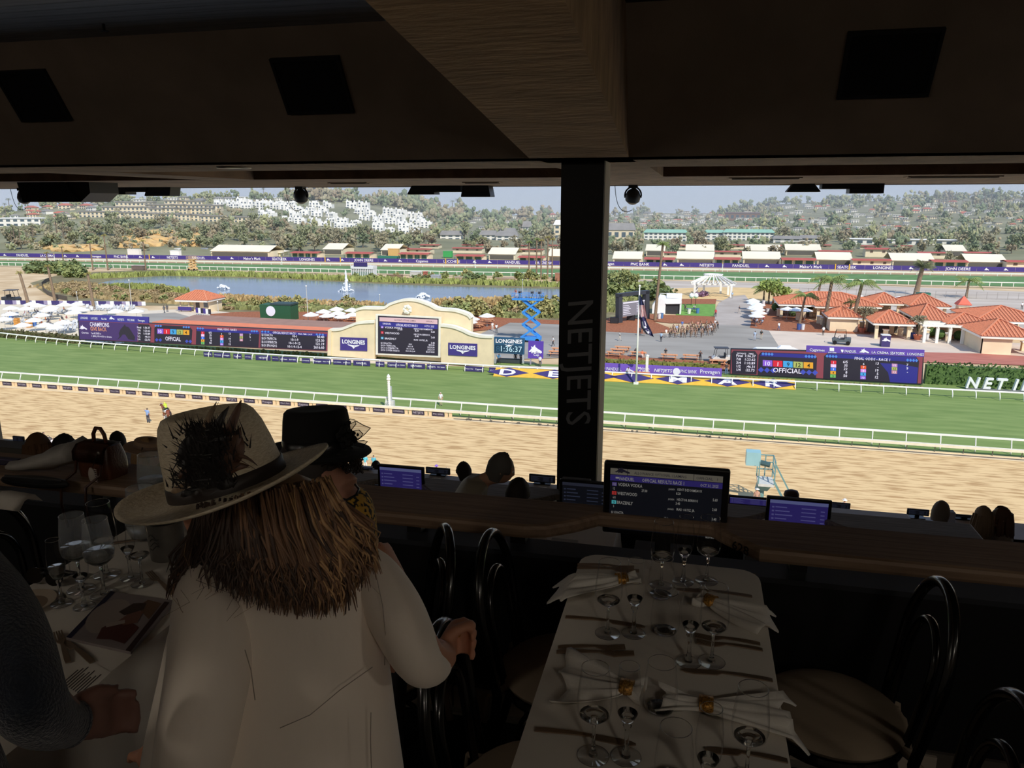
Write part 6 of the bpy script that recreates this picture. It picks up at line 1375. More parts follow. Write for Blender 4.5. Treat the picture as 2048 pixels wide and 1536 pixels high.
 # BEYOND THE COURSE: stables, hillside, houses, trees
SKY_Y=[(-300,440),(0,424),(100,413),(230,402),(330,397),(450,395),(560,396),(650,397),(750,404),(850,421),(900,426),(1000,431),(1100,430),(1215,430),(1300,425),(1400,428),(1450,424),(1550,409),(1650,403),(1800,401),(1900,397),(2000,393),(2048,392),(2400,396)]
RID_D=[(-300,850),(0,850),(300,820),(650,880),(850,1050),(1000,1300),(1215,1600),(1450,1750),(1600,1700),(2048,1500),(2400,1500)]
def interp(T,x):
 for(a,va),(b,vb)in zip(T,T[1:]):
  if x<=b:return va+(vb-va)*max(0,(x-a))/(b-a)
 return T[-1][1]
def px_of(th):
 return 1024+FOC/math.cos(PITCH)*math.tan(th+YAW)
_gt=[]
for i in range(181):
 th=-1.05+i*(1.65/180);x=px_of(th)if abs(th+YAW)<1.2 else(-9999 if th<0 else 9999)
 r=ray(max(-300,min(2400,x)),interp(SKY_Y,x));dr=interp(RID_D,x);zr=26+dr*r.z/math.hypot(r.x,r.y);_gt.append((dr,zr))
D0=440.0
def terr(th,d):
 f=(th+1.05)/(1.65/180);i=max(0,min(179,int(f)));f=max(0,min(1,f-i))
 dr=_gt[i][0]*(1-f)+_gt[i+1][0]*f;zr=_gt[i][1]*(1-f)+_gt[i+1][1]*f
 if d<=D0:return 0.0
 t_=(d-D0)/(dr-D0)
 if t_<=1:z=zr*t_
 else:z=zr-(d-dr)*.04
 return z+1.2*noise.noise(Vector((th*30,d*.012,3.0)))*min(1,(d-D0)/80)
def on_hill(x,y):
 r=ray(x,y);hz=math.hypot(r.x,r.y);th=math.atan2(r.x,r.y);e=r.z/hz;d=320.0
 while d<2600:
  if 26+e*d<=terr(th,d):break
  d+=4 if d<1000 else 8
 else:return None
 return Vector((d*math.sin(th),d*math.cos(th),terr(th,d)))
ds=[345+i*14 for i in range(40)]+[905+i*32 for i in range(52)]
ths=[-1.05+i*(1.65/120)for i in range(121)]
m=MB();m.v=[Vector((d*math.sin(t_),d*math.cos(t_),terr(t_,d)-.1))for d in ds for t_ in ths]
m.f=[(j*121+i,j*121+i+1,(j+1)*121+i+1,(j+1)*121+i)for j in range(len(ds)-1)for i in range(120)];m.m=[0]*len(m.f)
hill_m=mat('hillside',(150,146,114),.95,rgb2=(120,120,88),scale=.03,detail=8)
struct('hills',m,hill_m,smooth=True)
m=MB();m.add([(-700,330,-.3),(420,330,-.3),(900,700,-.3),(-1200,700,-.3)],[(0,1,2,3)]);struct('ground_far',m,lot_m)
bl=MB();rr=random.Random(4)
for k in range(70):
 x=rr.uniform(262,402);y=462+rr.uniform(0,30)+(402-x)*.02;p=on_hill(x,y)
 if p:bl.ico(p,rr.uniform(2.5,6),1,sx=1.6,sz=.6,jit=.35,rnd=rr)
for k in range(22):
 p=on_hill(rr.uniform(85,190),rr.uniform(492,503));p and bl.ico(p,rr.uniform(2,4),1,sx=1.8,sz=.5,jit=.3,rnd=rr)
o=bl.build('bluff',mat('tan_bluff',(222,186,122),.95,rgb2=(196,160,110),scale=.3,detail=6),None);tag(o,'eroded tan sandstone bluff on the hillside at the left','bluff',kind='stuff')
# stables
cream_b=mat('stable_cream',(236,222,190),.8,var=.06,scale=.2);red_roof=mat('stable_red_roof',(186,92,80),.8,var=.1,scale=.3);green_b=mat('stable_green',(70,110,92),.7,var=.1,scale=.3);pale_roof=mat('pale_long_roof',(236,226,202),.8,var=.05,scale=.1)
def flatpt(x,y):return atZ(x,y,0.0)
def stable(x0,x1,yb,h,kind,lab,grp):
 a,b=flatpt(x0,yb),flatpt(x1,yb);W=b.x-a.x;t=thing('stable',lab,'building',((a.x+b.x)/2,a.y,0),grp)
 H=h*(a-EYE).dot(_fw)/FOC
 if kind=='green':
  MB().box(-W/2,W/2,0,7.5,0,H*.8).build('wall',cream_b,t,L=1)
  n=max(3,int(W/3.2))
  for i in range(n):MB().box(-W/2+W*(i+.15)/n,-W/2+W*(i+.85)/n,-.12,0,.2,H*.7).build('stall_door',green_b,t,L=1)
  MB().add([(-W/2-.6,-1.6,H*.80),(W/2+.6,-1.6,H*.80),(W/2+.6,3.5,H*.98),(-W/2-.6,3.5,H*.98),(-W/2-.6,8,H*.85),(W/2+.6,8,H*.85)],[(0,1,2,3),(3,2,5,4)]).build('roof',red_roof,t,L=1)
  for i in range(4):MB().box(-W/2+W*i/3-.12,-W/2+W*i/3+.12,-1.8,-1.6,0,H*.68).build('post',green_b,t,L=1)
 else:
  MB().prism([(-W/2,0),(W/2,0),(W/2,H*.82),(0,H*.9),(-W/2,H*.82)],'y',0,6.5).build('wall',cream_b,t,L=1)
  n=max(2,int(W/4.5))
  for i in range(n):MB().box(-W/2+W*(i+.38)/n,-W/2+W*(i+.62)/n,-.1,0,H*.5,H*.72).build('window',plain((110,92,78),.4),t,L=1)
  MB().add([(-W/2-.4,-1,H*.86),(W/2+.4,-1,H*.86),(W/2+.4,3,H),(-W/2-.4,3,H),(-W/2-.4,7,H*.9),(W/2+.4,7,H*.9)],[(0,1,2,3),(3,2,5,4)]).build('roof',red_roof,t,L=1)
for x0,x1,yb,h,k in[(1290,1347,532,17,'green'),(1430,1477,532,17,'green'),(1565,1627,533,17,'green'),(1866,1928,537,17,'green'),(1705,1777,536,18,'cream'),(2012,2075,540,19,'cream'),(912,968,523,14,'green'),(1038,1088,526,14,'green'),(800,860,520,15,'green'),(692,746,518,14,'green'),(584,642,516,13,'green'),(1160,1205,528,15,'green')]:
 stable(x0,x1,yb,h,k,'cream stable with green stall doors and a red roof edge behind the purple fence' if k=='green' else 'plain cream stable with small windows and a red roof edge behind the purple fence','stables behind the fence' if k=='green' else 'plain cream stables behind the fence')
for x0,x1,yb,h in[(1236,1277,516,12),(1328,1362,516,12),(1430,1483,515,13),(1638,1700,515,14),(1730,1776,514,18),(1836,1886,517,13),(1928,1986,517,13),(905,968,506,11),(1035,1087,509,11),(808,865,508,11),(1160,1200,512,10)]:
 stable(x0,x1,yb,h,'cream','cream stable block with a red roof in the second row behind the fence','second row of stables')
for x0,x1,yb,h in[(1356,1398,499,9),(1441,1487,498,9),(1548,1576,499,9),(1612,1660,498,9),(840,880,497,8),(924,968,497,8),(1030,1055,498,8),(1097,1128,498,8),(1720,1760,500,9),(1790,1822,499,8),(1890,1915,500,8)]:
 stable(x0,x1,yb,h,'cream','small red roofed stable in the back row before the hillside trees','back row of stables')
for x0,x1,yb,dx in[(1224,1284,530,22),(1352,1428,530,30),(1484,1560,530,26),(1632,1702,532,24),(1782,1864,534,28),(1932,2008,537,30),(1290,1330,512,20),(1370,1428,512,22),(1490,1560,512,24),(1570,1640,511,20),(1890,1930,513,18),(1094,1130,524,16),(420,555,513,8),(645,690,509,14),(760,800,511,14),(975,1034,520,18)]:
 a,b=flatpt(x0,yb),flatpt(x1,yb);W=b.x-a.x;k=(a-EYE).dot(_fw)/FOC
 t=thing('long_barn','long barn with a pale cream sloping roof behind the purple fence','building',((a.x+b.x)/2,a.y,0),'long pale roofed barns')
 MB().box(-W/2+.5,W/2-.5,.5,15,0,2.8).build('wall',cream_b,t,L=1)
 MB().add([(-W/2,0,2.7),(W/2,0,2.7),(W/2,8,5.4),(-W/2,8,5.4),(W/2,16,2.7),(-W/2,16,2.7)],[(0,1,2,3),(3,2,4,5)]).build('roof',pale_roof,t,L=1)
 MB().box(-W/2+1,W/2-1,.4,.5,.3,2.2).build('opening',plain((96,92,84)),t,L=1)
 # big buildings at the foot of the hill
win_m=plain((84,100,108),.25);white_b=mat('white_building',(242,238,228),.8,var=.04,scale=.1);cream_h=mat('cream_house',(232,216,184),.8,var=.06,scale=.1);grey_roof=mat('grey_shingle',(146,142,136),.85,var=.12,scale=.2);red_tile=mat('red_tile_far',(190,110,90),.85,var=.12,scale=.2)
def base_at(x,y):
 p=on_hill(x,y);return p if p else flatpt(x,y)
KEEP=[]
def block(x0,x1,yb,yt,wallm,roofm_,lab,rows,cols,name='apartment_building',grp=None,depth=14,pitch=.25,cat='building'):
 p=base_at((x0+x1)/2,yb);k=(p-EYE).dot(_fw)/FOC;W=(x1-x0)*k;H=(yb-yt)*k*1.02;th=math.atan2(p.x,p.y)
 t=thing(name,lab,cat,p-Vector((0,0,.8)),grp,rz=-th*.5)
 KEEP.append(((x0+x1)/2,yb,(x1-x0)/2,yb-yt));hr=H*(1-pitch)
 MB().box(-W/2,W/2,0,depth,0,hr).build('wall',wallm,t,L=1)
 MB().add([(-W/2-.8,-.8,hr),(W/2+.8,-.8,hr),(W/2+.8,depth+.8,hr),(-W/2-.8,depth+.8,hr),(-W/2+W*.04,depth/2,H),(W/2-W*.04,depth/2,H)],[(0,1,5,4),(1,2,5),(2,3,4,5),(3,0,4),(3,2,1,0)]).build('roof',roofm_,t,L=1)
 for r_ in range(rows):
  for c in range(cols):
   MB().box(-W/2+W*(c+.22)/cols,-W/2+W*(c+.78)/cols,-.12,0,hr*(r_+.28)/rows,hr*(r_+.78)/rows).build('window',win_m,t,L=1)
 return t
green_roof=mat('sea_green_roof',(150,196,172),.7,var=.05,scale=.1)
block(1288,1372,481,458,white_b,green_roof,'white building with a pale green metal roof, left of two, at the hill\'s foot',3,9)
block(1410,1446,480,459,white_b,green_roof,'short white wing with a pale green roof left of the larger green roofed building',3,3)
block(1448,1545,481,458,white_b,green_roof,'long white building with a pale green metal roof, right of two, at the hill\'s foot',3,11)
t=block(1212,1268,478,446,cream_h,grey_roof,'large cream building with a grey roof and dark solar panels just right of the pillar',1,4,pitch=.4)
block(1108,1132,476,440,cream_h,white_b,'cream three storey house left of the pillar',3,2)
for i,(x0,x1,yb,yt)in enumerate(((880,922,478,460),(960,992,479,460),(992,1034,480,462),(1045,1062,466,442),(1000,1030,470,455))):block(x0,x1,yb,yt,white_b,grey_roof,'white wooden house with a grey roof among the trees left of the pillar',2,3,'house','white wooden houses left of the pillar',10,.45)
block(1700,1915,488,476,white_b,white_b,'long low white building among trees at the right',1,12,pitch=.1);block(1548,1600,484,470,white_b,grey_roof,'white gabled house right of the green roofed buildings',2,3,'house',None,10,.4);block(1600,1640,483,469,white_b,grey_roof,'second white gabled house right of the green roofed buildings',2,3,'house',None,10,.4)
block(0,78,452,434,white_b,white_b,'white apartment block with dark windows at the far left',2,6,pitch=.1);block(1450,1520,440,424,plain((140,110,92)),plain((120,98,84)),'long brown flat building high on the hill right of the pillar',1,7,pitch=.15)
block(425,560,513,499,mat('yellow_shed',(240,226,180),.8),pale_roof,'long pale yellow shed behind the fence at the left',1,10,'shed',None,16,.3);crate(270,514,26,15,(236,232,222),'white judges stand on the fence line at the left','stand','viewing_stand');crate(352,512,20,10,(242,242,238),'white tank behind the fence at the left','tank','tank');crate(780,519,48,6,(50,120,100),'green shed just behind the fence','shed','shed');crate(788,512,22,14,(226,180,110),'mound covered in tan behind the fence','heap','heap');crate(896,515,18,12,(70,170,90),'bright green heap behind the fence','heap','heap')
# stacked white condominiums
def condo_proto(seed):
 rr=random.Random(seed);t=thing('white_condo','','house',(0,0,0));w_=MB();wn=MB()
 x=-6.0
 for k in range(3):
  w1=rr.uniform(3.4,4.6);h=rr.uniform(5.5,10.5);dy=rr.uniform(0,2.0);w_.box(x,x+w1,dy,dy+7,-2,h)
  if rr.random()<.6:w_.lathe([(.9,h),(.9,h+1.2),(.6,h+1.6),(0,h+1.7)],8,(x+w1*.3,dy+1.5,0))
  for r_ in range(int(h/2.9)):
   q=MB();q.box(x+w1*.26,x+w1*.72,dy-.15,dy,.8+r_*2.9,2.4+r_*2.9);q.build('window',plain((96,108,120),.3),t,L=1)
  x+=w1
 w_.build('wall',white_stucco,t,L=1);MB().box(-6.2,-3,-1.5,0,2.7,3.6).build('balcony',white_stucco,t,L=1)
 return t
white_stucco=mat('bright_white_stucco',(246,244,238),.8,var=.03,scale=.1)
cps=[condo_proto(i)for i in range(5)];used=[False]*5;rr=random.Random(11)
TOPL=[(425,404),(470,402),(540,402),(610,404),(680,406),(720,408),(770,420),(810,424),(860,432)];BOTL=[(425,428),(520,434),(600,446),(700,458),(780,464),(850,470),(870,470)]
n_c=0
for row in range(5):
 x=432+rr.uniform(0,10)
 while x<856:
  y0,y1=interp(TOPL,x),interp(BOTL,x);y=y0+10+(y1-y0-8)*row/4
  gap=(row in(3,4)and 560<x<640 and rr.random()<.6)or rr.random()<.14 or(row>1 and x<520)
  p=on_hill(x,y)if not gap else None
  if p:
   KEEP.append((x,y,12,16))
   k=rr.randrange(5);o=cps[k]if not used[k]else dup(cps[k]);used[k]=True;s_=(p-EYE).dot(_fw)/FOC*1.9
   o.location=p-Vector((0,0,1));o.rotation_euler=(0,0,rr.uniform(-.3,.4));o.scale=(s_*.9,s_*.9,s_*.95*rr.uniform(.8,1.05));o['label']='white stucco condominium in the stepped white cluster on the hillside';o['group']='white condominiums stepped up the hillside';n_c+=1
  x+=rr.uniform(22,28)
for k in range(5):
 if not used[k]:
  for c in list(cps[k].children):bpy.data.objects.remove(c)
  bpy.data.objects.remove(cps[k])
  # cream terrace houses in rows and scattered houses
def house_proto(wallm,roofm_,flat,seed):
 rr=random.Random(seed);t=thing('house','','house',(0,0,0));W,D,H=12,8,5.2
 MB().box(-W/2,W/2,0,D,-2,H).build('wall',wallm,t,L=1)
 if flat:MB().box(-W/2-.5,W/2+.5,-.8,D+.5,H,H+.9).build('roof',roofm_,t,L=1)
 else:MB().add([(-W/2-.7,-.7,H),(W/2+.7,-.7,H),(W/2+.7,D+.7,H),(-W/2-.7,D+.7,H),(-W/4,D/2,H+2.6),(W/4,D/2,H+2.6)],[(0,1,5,4),(1,2,5),(2,3,4,5),(3,0,4),(3,2,1,0)]).build('roof',roofm_,t,L=1)
 for r_ in range(2):
  for c in range(3):MB().box(-W/2+W*(c+.25)/3,-W/2+W*(c+.7)/3,-.12,0,.6+r_*2.4,2.0+r_*2.4).build('window',win_m,t,L=1)
 return t
terr0=house_proto(cream_h,grey_roof,True,1);first=True;rr=random.Random(5)
for(xa,xb,ya,yb2)in((232,318,416,416),(292,430,421,422),(205,300,425,426),(300,430,428,428),(158,350,434,439),(356,420,440,442),(402,512,443,446),(330,400,412,414)):
 x=xa+12
 while x<xb:
  y=ya+(yb2-ya)*(x-xa)/(xb-xa);p=on_hill(x,y)
  if p:
   o=terr0 if first else dup(terr0);first=False;s_=(p-EYE).dot(_fw)/FOC*2.1
   o.location=p-Vector((0,0,.5));o.rotation_euler=(0,0,.25);KEEP.append((x,y,12,14));o.scale=(s_,s_,s_*1.05);o['label']='cream terrace house with a grey flat roof in the rows on the left hill';o['group']='cream terrace houses on the left hill'
  x+=25
hp=[house_proto(white_b,grey_roof,False,2),house_proto(cream_h,red_tile,False,3),house_proto(white_b,white_b,True,4),house_proto(cream_h,grey_roof,True,6)];hu=[False]*4
def house(x,y,k,s,lab,grp):
 p=on_hill(x,y)
 if not p:return
 o=hp[k]if not hu[k]else dup(hp[k]);hu[k]=True;f=(p-EYE).dot(_fw)/FOC*s;KEEP.append((x,y,6.5*s,6*s))
 o.location=p-Vector((0,0,.5));o.rotation_euler=(0,0,rr.uniform(-.5,.5));o.scale=(f,f,f*.8);o['label']=lab;o['group']=grp
for i in range(26):house(rr.uniform(0,190),rr.uniform(412,440),rr.choice((1,1,0,3)),rr.uniform(1.1,1.9),'house among trees at the top of the far left hill','houses on the far left hill')
for i in range(12):house(rr.uniform(230,640),rr.uniform(398,406),rr.choice((0,3,2)),rr.uniform(1.0,1.6),'low house along the crest of the left hill','houses along the left crest')
for i in range(16):house(rr.uniform(870,1130),rr.uniform(434,470),rr.choice((0,1,2)),rr.uniform(.8,1.3),'house among trees left of the pillar','houses left of the pillar')
for i in range(110):house(rr.uniform(1222,1450),rr.uniform(426,452),rr.choice((2,2,1,3,0)),rr.uniform(.5,1.0),'tiny pale house on the distant hill right of the pillar','distant houses right of the pillar')
for i in range(190):x=rr.uniform(1440,2048);house(x,rr.uniform(interp(SKY_Y,x)+5,462),rr.choice((2,0,1,3,2)),rr.uniform(.6,1.3),'pale house among trees on the right hillside','houses on the right hillside')
for k in range(4):
 if not hu[k]:
  for c in list(hp[k].children):bpy.data.objects.remove(c)
  bpy.data.objects.remove(hp[k])
  # trees
tcol=[('oak_leaf',(150,154,116)),('eucalyptus_leaf',(164,156,126)),('pine_leaf',(126,138,104)),('brown_gum_leaf',(160,146,118)),('olive_tree_leaf',(168,168,122))]
tms=[mat(n,c,.9,var=.28,scale=.25)for n,c in tcol];bark=plain((120,104,88))
def tree_mesh(seed,k,n,tall):
 m=leafy(seed,n,1.0,.17,tall,.5);m.xform(Matrix.Translation((0,0,1.0*tall+.25)));m.mat(1);m.tube([(0,0,-.3),(.03,0,.5),(-.02,0,tall)],[.09,.07,.03],5);return m.mesh('hill_tree',[tms[k],bark])
trees=[tree_mesh(40+i,i%5,230,(.85,1.25,1.1,.95,.8,1.3,.9,1.15)[i])for i in range(8)]
lod=[]
for i in range(10):
 rr2=random.Random(60+i);m=MB()
 for k in range(16):
  v=Vector((rr2 .gauss(0,.45),rr2 .gauss(0,.45),rr2 .gauss(0,.38)));m.ico(v+Vector((0,0,.8)),rr2 .uniform(.25,.45),1,jit=.3,rnd=rr2)
 lod.append(m)
def covers(x,y,s):
 for hx,hy,hw,hh in KEEP:
  if abs(x-hx)<hw+s*.45 and y>hy-1.5 and y-1.7*s<hy-hh*.25:return True
 return False
def plant(x,y,s,lab,grp,pick=None):
 if covers(x,y,s):return
 p=on_hill(x,y)
 if not p:return
 f=(p-EYE).dot(_fw)/FOC*s;k=R.randrange(8)if pick is None else R.choice(pick);o=inst(trees[k],'tree',p,R.uniform(0,6),(f,f,f*R.uniform(.85,1.15)));tag(o,lab,'tree',grp)
for i in range(110):x=R.uniform(0,560);plant(x,R.uniform(452,500),R.uniform(7,13),'bushy tree on the slope below the cream terrace houses','trees below the terrace houses')
for i in range(95):x=R.uniform(560,1130);plant(x,R.uniform(474,505),R.uniform(8,15),'bushy tree between the white condominiums and the stables','trees between condominiums and stables')
for i in range(95):x=R.uniform(1215,2048);plant(x,R.uniform(478,512),R.uniform(7,14),'tree among the stables right of the pillar','trees among the stables')
for x,y,s in((1255,512,15),(1345,508,9),(1490,515,9),(1555,517,16),(1640,500,12),(1790,524,17),(1900,526,9),(1985,520,9),(700,503,13),(770,508,14),(985,515,15),(1115,510,12),(1440,500,12),(1370,524,10),(1780,520,10)):plant(x,y,s,'grey brown eucalyptus standing between stable roofs','eucalyptus between the stables',(1,3))
def woods(name,lab,spots,k):
 rr2=random.Random(k*7+1);m=MB()
 for x,y,s in spots:
  if covers(x,y,s)and rr2 .random()<.9:continue
  p=on_hill(x,y)
  if not p:continue
  f=(p-EYE).dot(_fw)/FOC*s;a=rr2 .uniform(0,6);M=Matrix.Translation(p)@Matrix.Rotation(a,4,'Z')@Matrix.Diagonal((f,f,f*rr2 .uniform(.8,1.4),1));m.join(lod[rr2 .randrange(10)],M)
 o=m.build(name,tms[k],None);tag(o,lab,'woods',kind='stuff')
rr=random.Random(99);sets=[[]for _ in range(5)]
def sc(n,xa,xb,fy,s0,s1,ks):
 for i in range(n):
  x=rr.uniform(xa,xb);y=fy(x);sets[rr.choice(ks)].append((x,y,rr.uniform(s0,s1)))
sc(130,-60,640,lambda x:interp(SKY_Y,x)+rr.uniform(-1,4),4,8,(0,2,4));sc(150,-60,430,lambda x:rr.uniform(interp(SKY_Y,x)+2,455),3.5,7,(0,2,4,1));sc(110,560,900,lambda x:interp(SKY_Y,x)+rr.uniform(-2,7),8,14,(0,1,3,2));sc(240,850,1140,lambda x:rr.uniform(interp(SKY_Y,x)-1,478),6,13,(0,1,2,3))
sc(90,430,870,lambda x:interp(BOTL,x)+rr.uniform(4,26),6,11,(0,1,3,4));sc(60,440,860,lambda x:rr.uniform(interp(TOPL,x),interp(BOTL,x)),3,6,(0,2));sc(160,0,600,lambda x:rr.uniform(456,502),5,9,(1,3,0))
sc(420,1180,1480,lambda x:rr.uniform(interp(SKY_Y,x)-1,486),3.5,8,(0,2,1));sc(760,1440,2090,lambda x:interp(SKY_Y,x)-1+(486-interp(SKY_Y,x))*rr.random(),3.5,9,(0,2,1,4));sc(60,1440,2090,lambda x:interp(SKY_Y,x)+rr.uniform(-1,2),4,8,(0,2))
sc(90,1200,2060,lambda x:rr.uniform(484,500),6,11,(0,3,2))
for k,s in enumerate(sets):woods('woods',('mid green','grey green','dark green','brownish','olive')[k]+' part of the woods covering the hillsides',s,k)
fp=MB()
for k in range(22):
 a=2*PI*k/22;e=.5*math.sin(k*2.3);d=Vector((math.cos(a)*math.cos(e),math.sin(a)*math.cos(e),math.sin(e)));sd=d.cross(Vector((0,0,1)))*.12;fp.add([Vector((0,0,5)),Vector((0,0,5))+d*.7+sd,Vector((0,0,4.9))+d*1.3,Vector((0,0,5))+d*.7-sd],[(0,1,2,3)])
fp.mat(1);fp.tube([(0,0,-.5),(0,0,5)],.13,5);fpm=fp.mesh('ridge_palm',[tms[0],bark])
for i,(x,y,s)in enumerate([(183,403,6),(190,402,5.5),(197,404,5),(202,407,5),(365,396,5),(376,396,4.5),(528,398,4),(905,428,5),(915,428,5.5),(925,430,4.5),(1626,404,3),(1692,403,2.6),(1550,409,2.5),(20,424,5),(36,420,4.5),(12,428,4)]+[(R.uniform(1860,2048),R.uniform(402,425),R.uniform(2.5,4.5))for _ in range(46)]+[(R.uniform(0,160),R.uniform(470,500),R.uniform(5,8))for _ in range(12)]):
 p=on_hill(x,y)
 if p:f=(p-EYE).dot(_fw)/FOC*s;o=inst(fpm,'palm_tree',p,R.uniform(0,6),f);tag(o,'small far palm rising over the hillside trees','palm','far palms on the hills')
cm=MB();cm.prism([(-2.2,.3),(2.2,.3),(2.2,.9),(1.4,1.0),(.9,1.5),(-1.2,1.5),(-1.8,.95),(-2.2,.9)],'y',-.85,.85)
cme=cm.mesh('parked_car',plain((230,232,234),.3));wh=MB().lathe([(0,-.1),(.33,-.1),(.33,.1),(0,.1)],10,rot=Matrix.Rotation(PI/2,3,'X')).mesh('car_wheel',dark)
for i in range(24):
 p=flatpt(R.uniform(0,420),R.uniform(500,504));o=inst(cme,'car',(p.x,p.y,0),R.uniform(-.3,.3),1.2);tag(o,'pale car parked behind the fence at the foot of the left hill','car','cars parked behind the fence')
 o.material_slots[0].link='OBJECT';o.material_slots[0].material=plain(R.choice([(236,236,236),(206,208,212),(150,156,164),(120,70,64)]),.3)
 for sx in(-1.35,1.35):inst(wh,'wheel',(sx,-.8,.33),parent=o);inst(wh,'wheel',(sx,.8,.33),parent=o)
 # haze that hangs over the hillside
hz=MB();hz.add([(-900,300,-.5),(300,350,-.5),(1500,2400,-.5),(-2600,2200,-.5),(-900,300,120),(300,350,120),(1500,2400,120),(-2600,2200,120)],[(3,2,1,0),(4,5,6,7),(0,1,5,4),(1,2,6,5),(2,3,7,6),(3,0,4,7)])
hm=bpy.data.materials.new('haze');hm.use_nodes=True;t_=hm.node_tree;t_.nodes.clear();vo=t_.nodes.new('ShaderNodeOutputMaterial');vs_=t_.nodes.new('ShaderNodeVolumeScatter')
vs_.inputs['Color'].default_value=(.93,.96,1.0,1);vs_.inputs['Density'].default_value=.00042;vs_.inputs['Anisotropy'].default_value=0.0;t_.links.new(vs_.outputs[0],vo.inputs['Volume'])
o=hz.build('haze',hm,None);tag(o,'thin pale haze over the far hillside','haze',kind='stuff')
# THE TERRACE: counters, monitors, tables, chairs, glassware
TZ=24.85
# counters along the parapets
def counter(name,lab,z,yf,yb,m,xs,notches=(),th=.055,posts=()):
 x0,x1=xs;pts=[(x0,yf)]
 for c in notches:
  pts+=[(c-.44,yf),(c-.36,yf+.02),(c-.26,yf+.09),(c-.18,yf+.17),(c+.24,yf+.17),(c+.27,yf+.13),(c+.40,yf)]
 pts+=[(x1,yf),(x1,yb),(x0,yb)]
 t=thing(name,lab,'counter',((x0+x1)/2,(yf+yb)/2,z-th))
 o=MB().prism([(p[0],p[1])for p in pts],'z',z-th,z).build('top',m,t)
 bv=o.modifiers.new('round','BEVEL');bv.width=.016;bv.segments=2;bv.limit_method='ANGLE';bv.angle_limit=math.radians(50)
 for x in posts:MB().box(x-.03,x+.03,yf+.12,yf+.2,z-th-.10,z-th).build('post',plain((20,20,22),.4),t)
 return t
ct=counter('drink_counter','long brown wooden counter along the front of the upper tier, marked 628',24.83,2.60,2.88,wood_m,(-16,9),(-1.77,-.13),posts=(-5.2,-4,-2.55,-1.05,-.62,.42,1.35,2.6))
l=MB();u=Vector((.13,-.13,0)).normalized();l.text('628',Vector((.215,2.655,24.785))-u*.042+u.cross(Vector((0,0,1)))*.004,u,(0,0,1),.046,'L',.012,0,1.15);l.build('lettering',plain((14,14,16),.5),ct)
counter('drink_counter','grey wooden counter of the second tier, below the brown one',23.62,5.80,6.12,grey_wood,(-16,2.15),posts=(-6,-4,-3,-.3,1.6),notches=(-2.47,-.85,.82));counter('drink_counter','short pale counter of the second tier at the right edge',23.62,5.80,6.12,grey_wood,(2.75,8),posts=(3,5))
counter('drink_counter','pale counter of the third tier',22.42,9.0,9.35,plain((206,206,210),.5),(-20,2.6),posts=(-9,-6,-3,0,2));counter('drink_counter','white counter of the third tier at the right',22.42,8.6,9.35,plain((226,228,236),.5),(3.0,9),posts=(3.4,6))
counter('drink_counter','white counter of the lowest tier',21.22,12.1,12.42,plain((226,228,236),.5),(-24,9),posts=(-12,-8,-4,0,4))
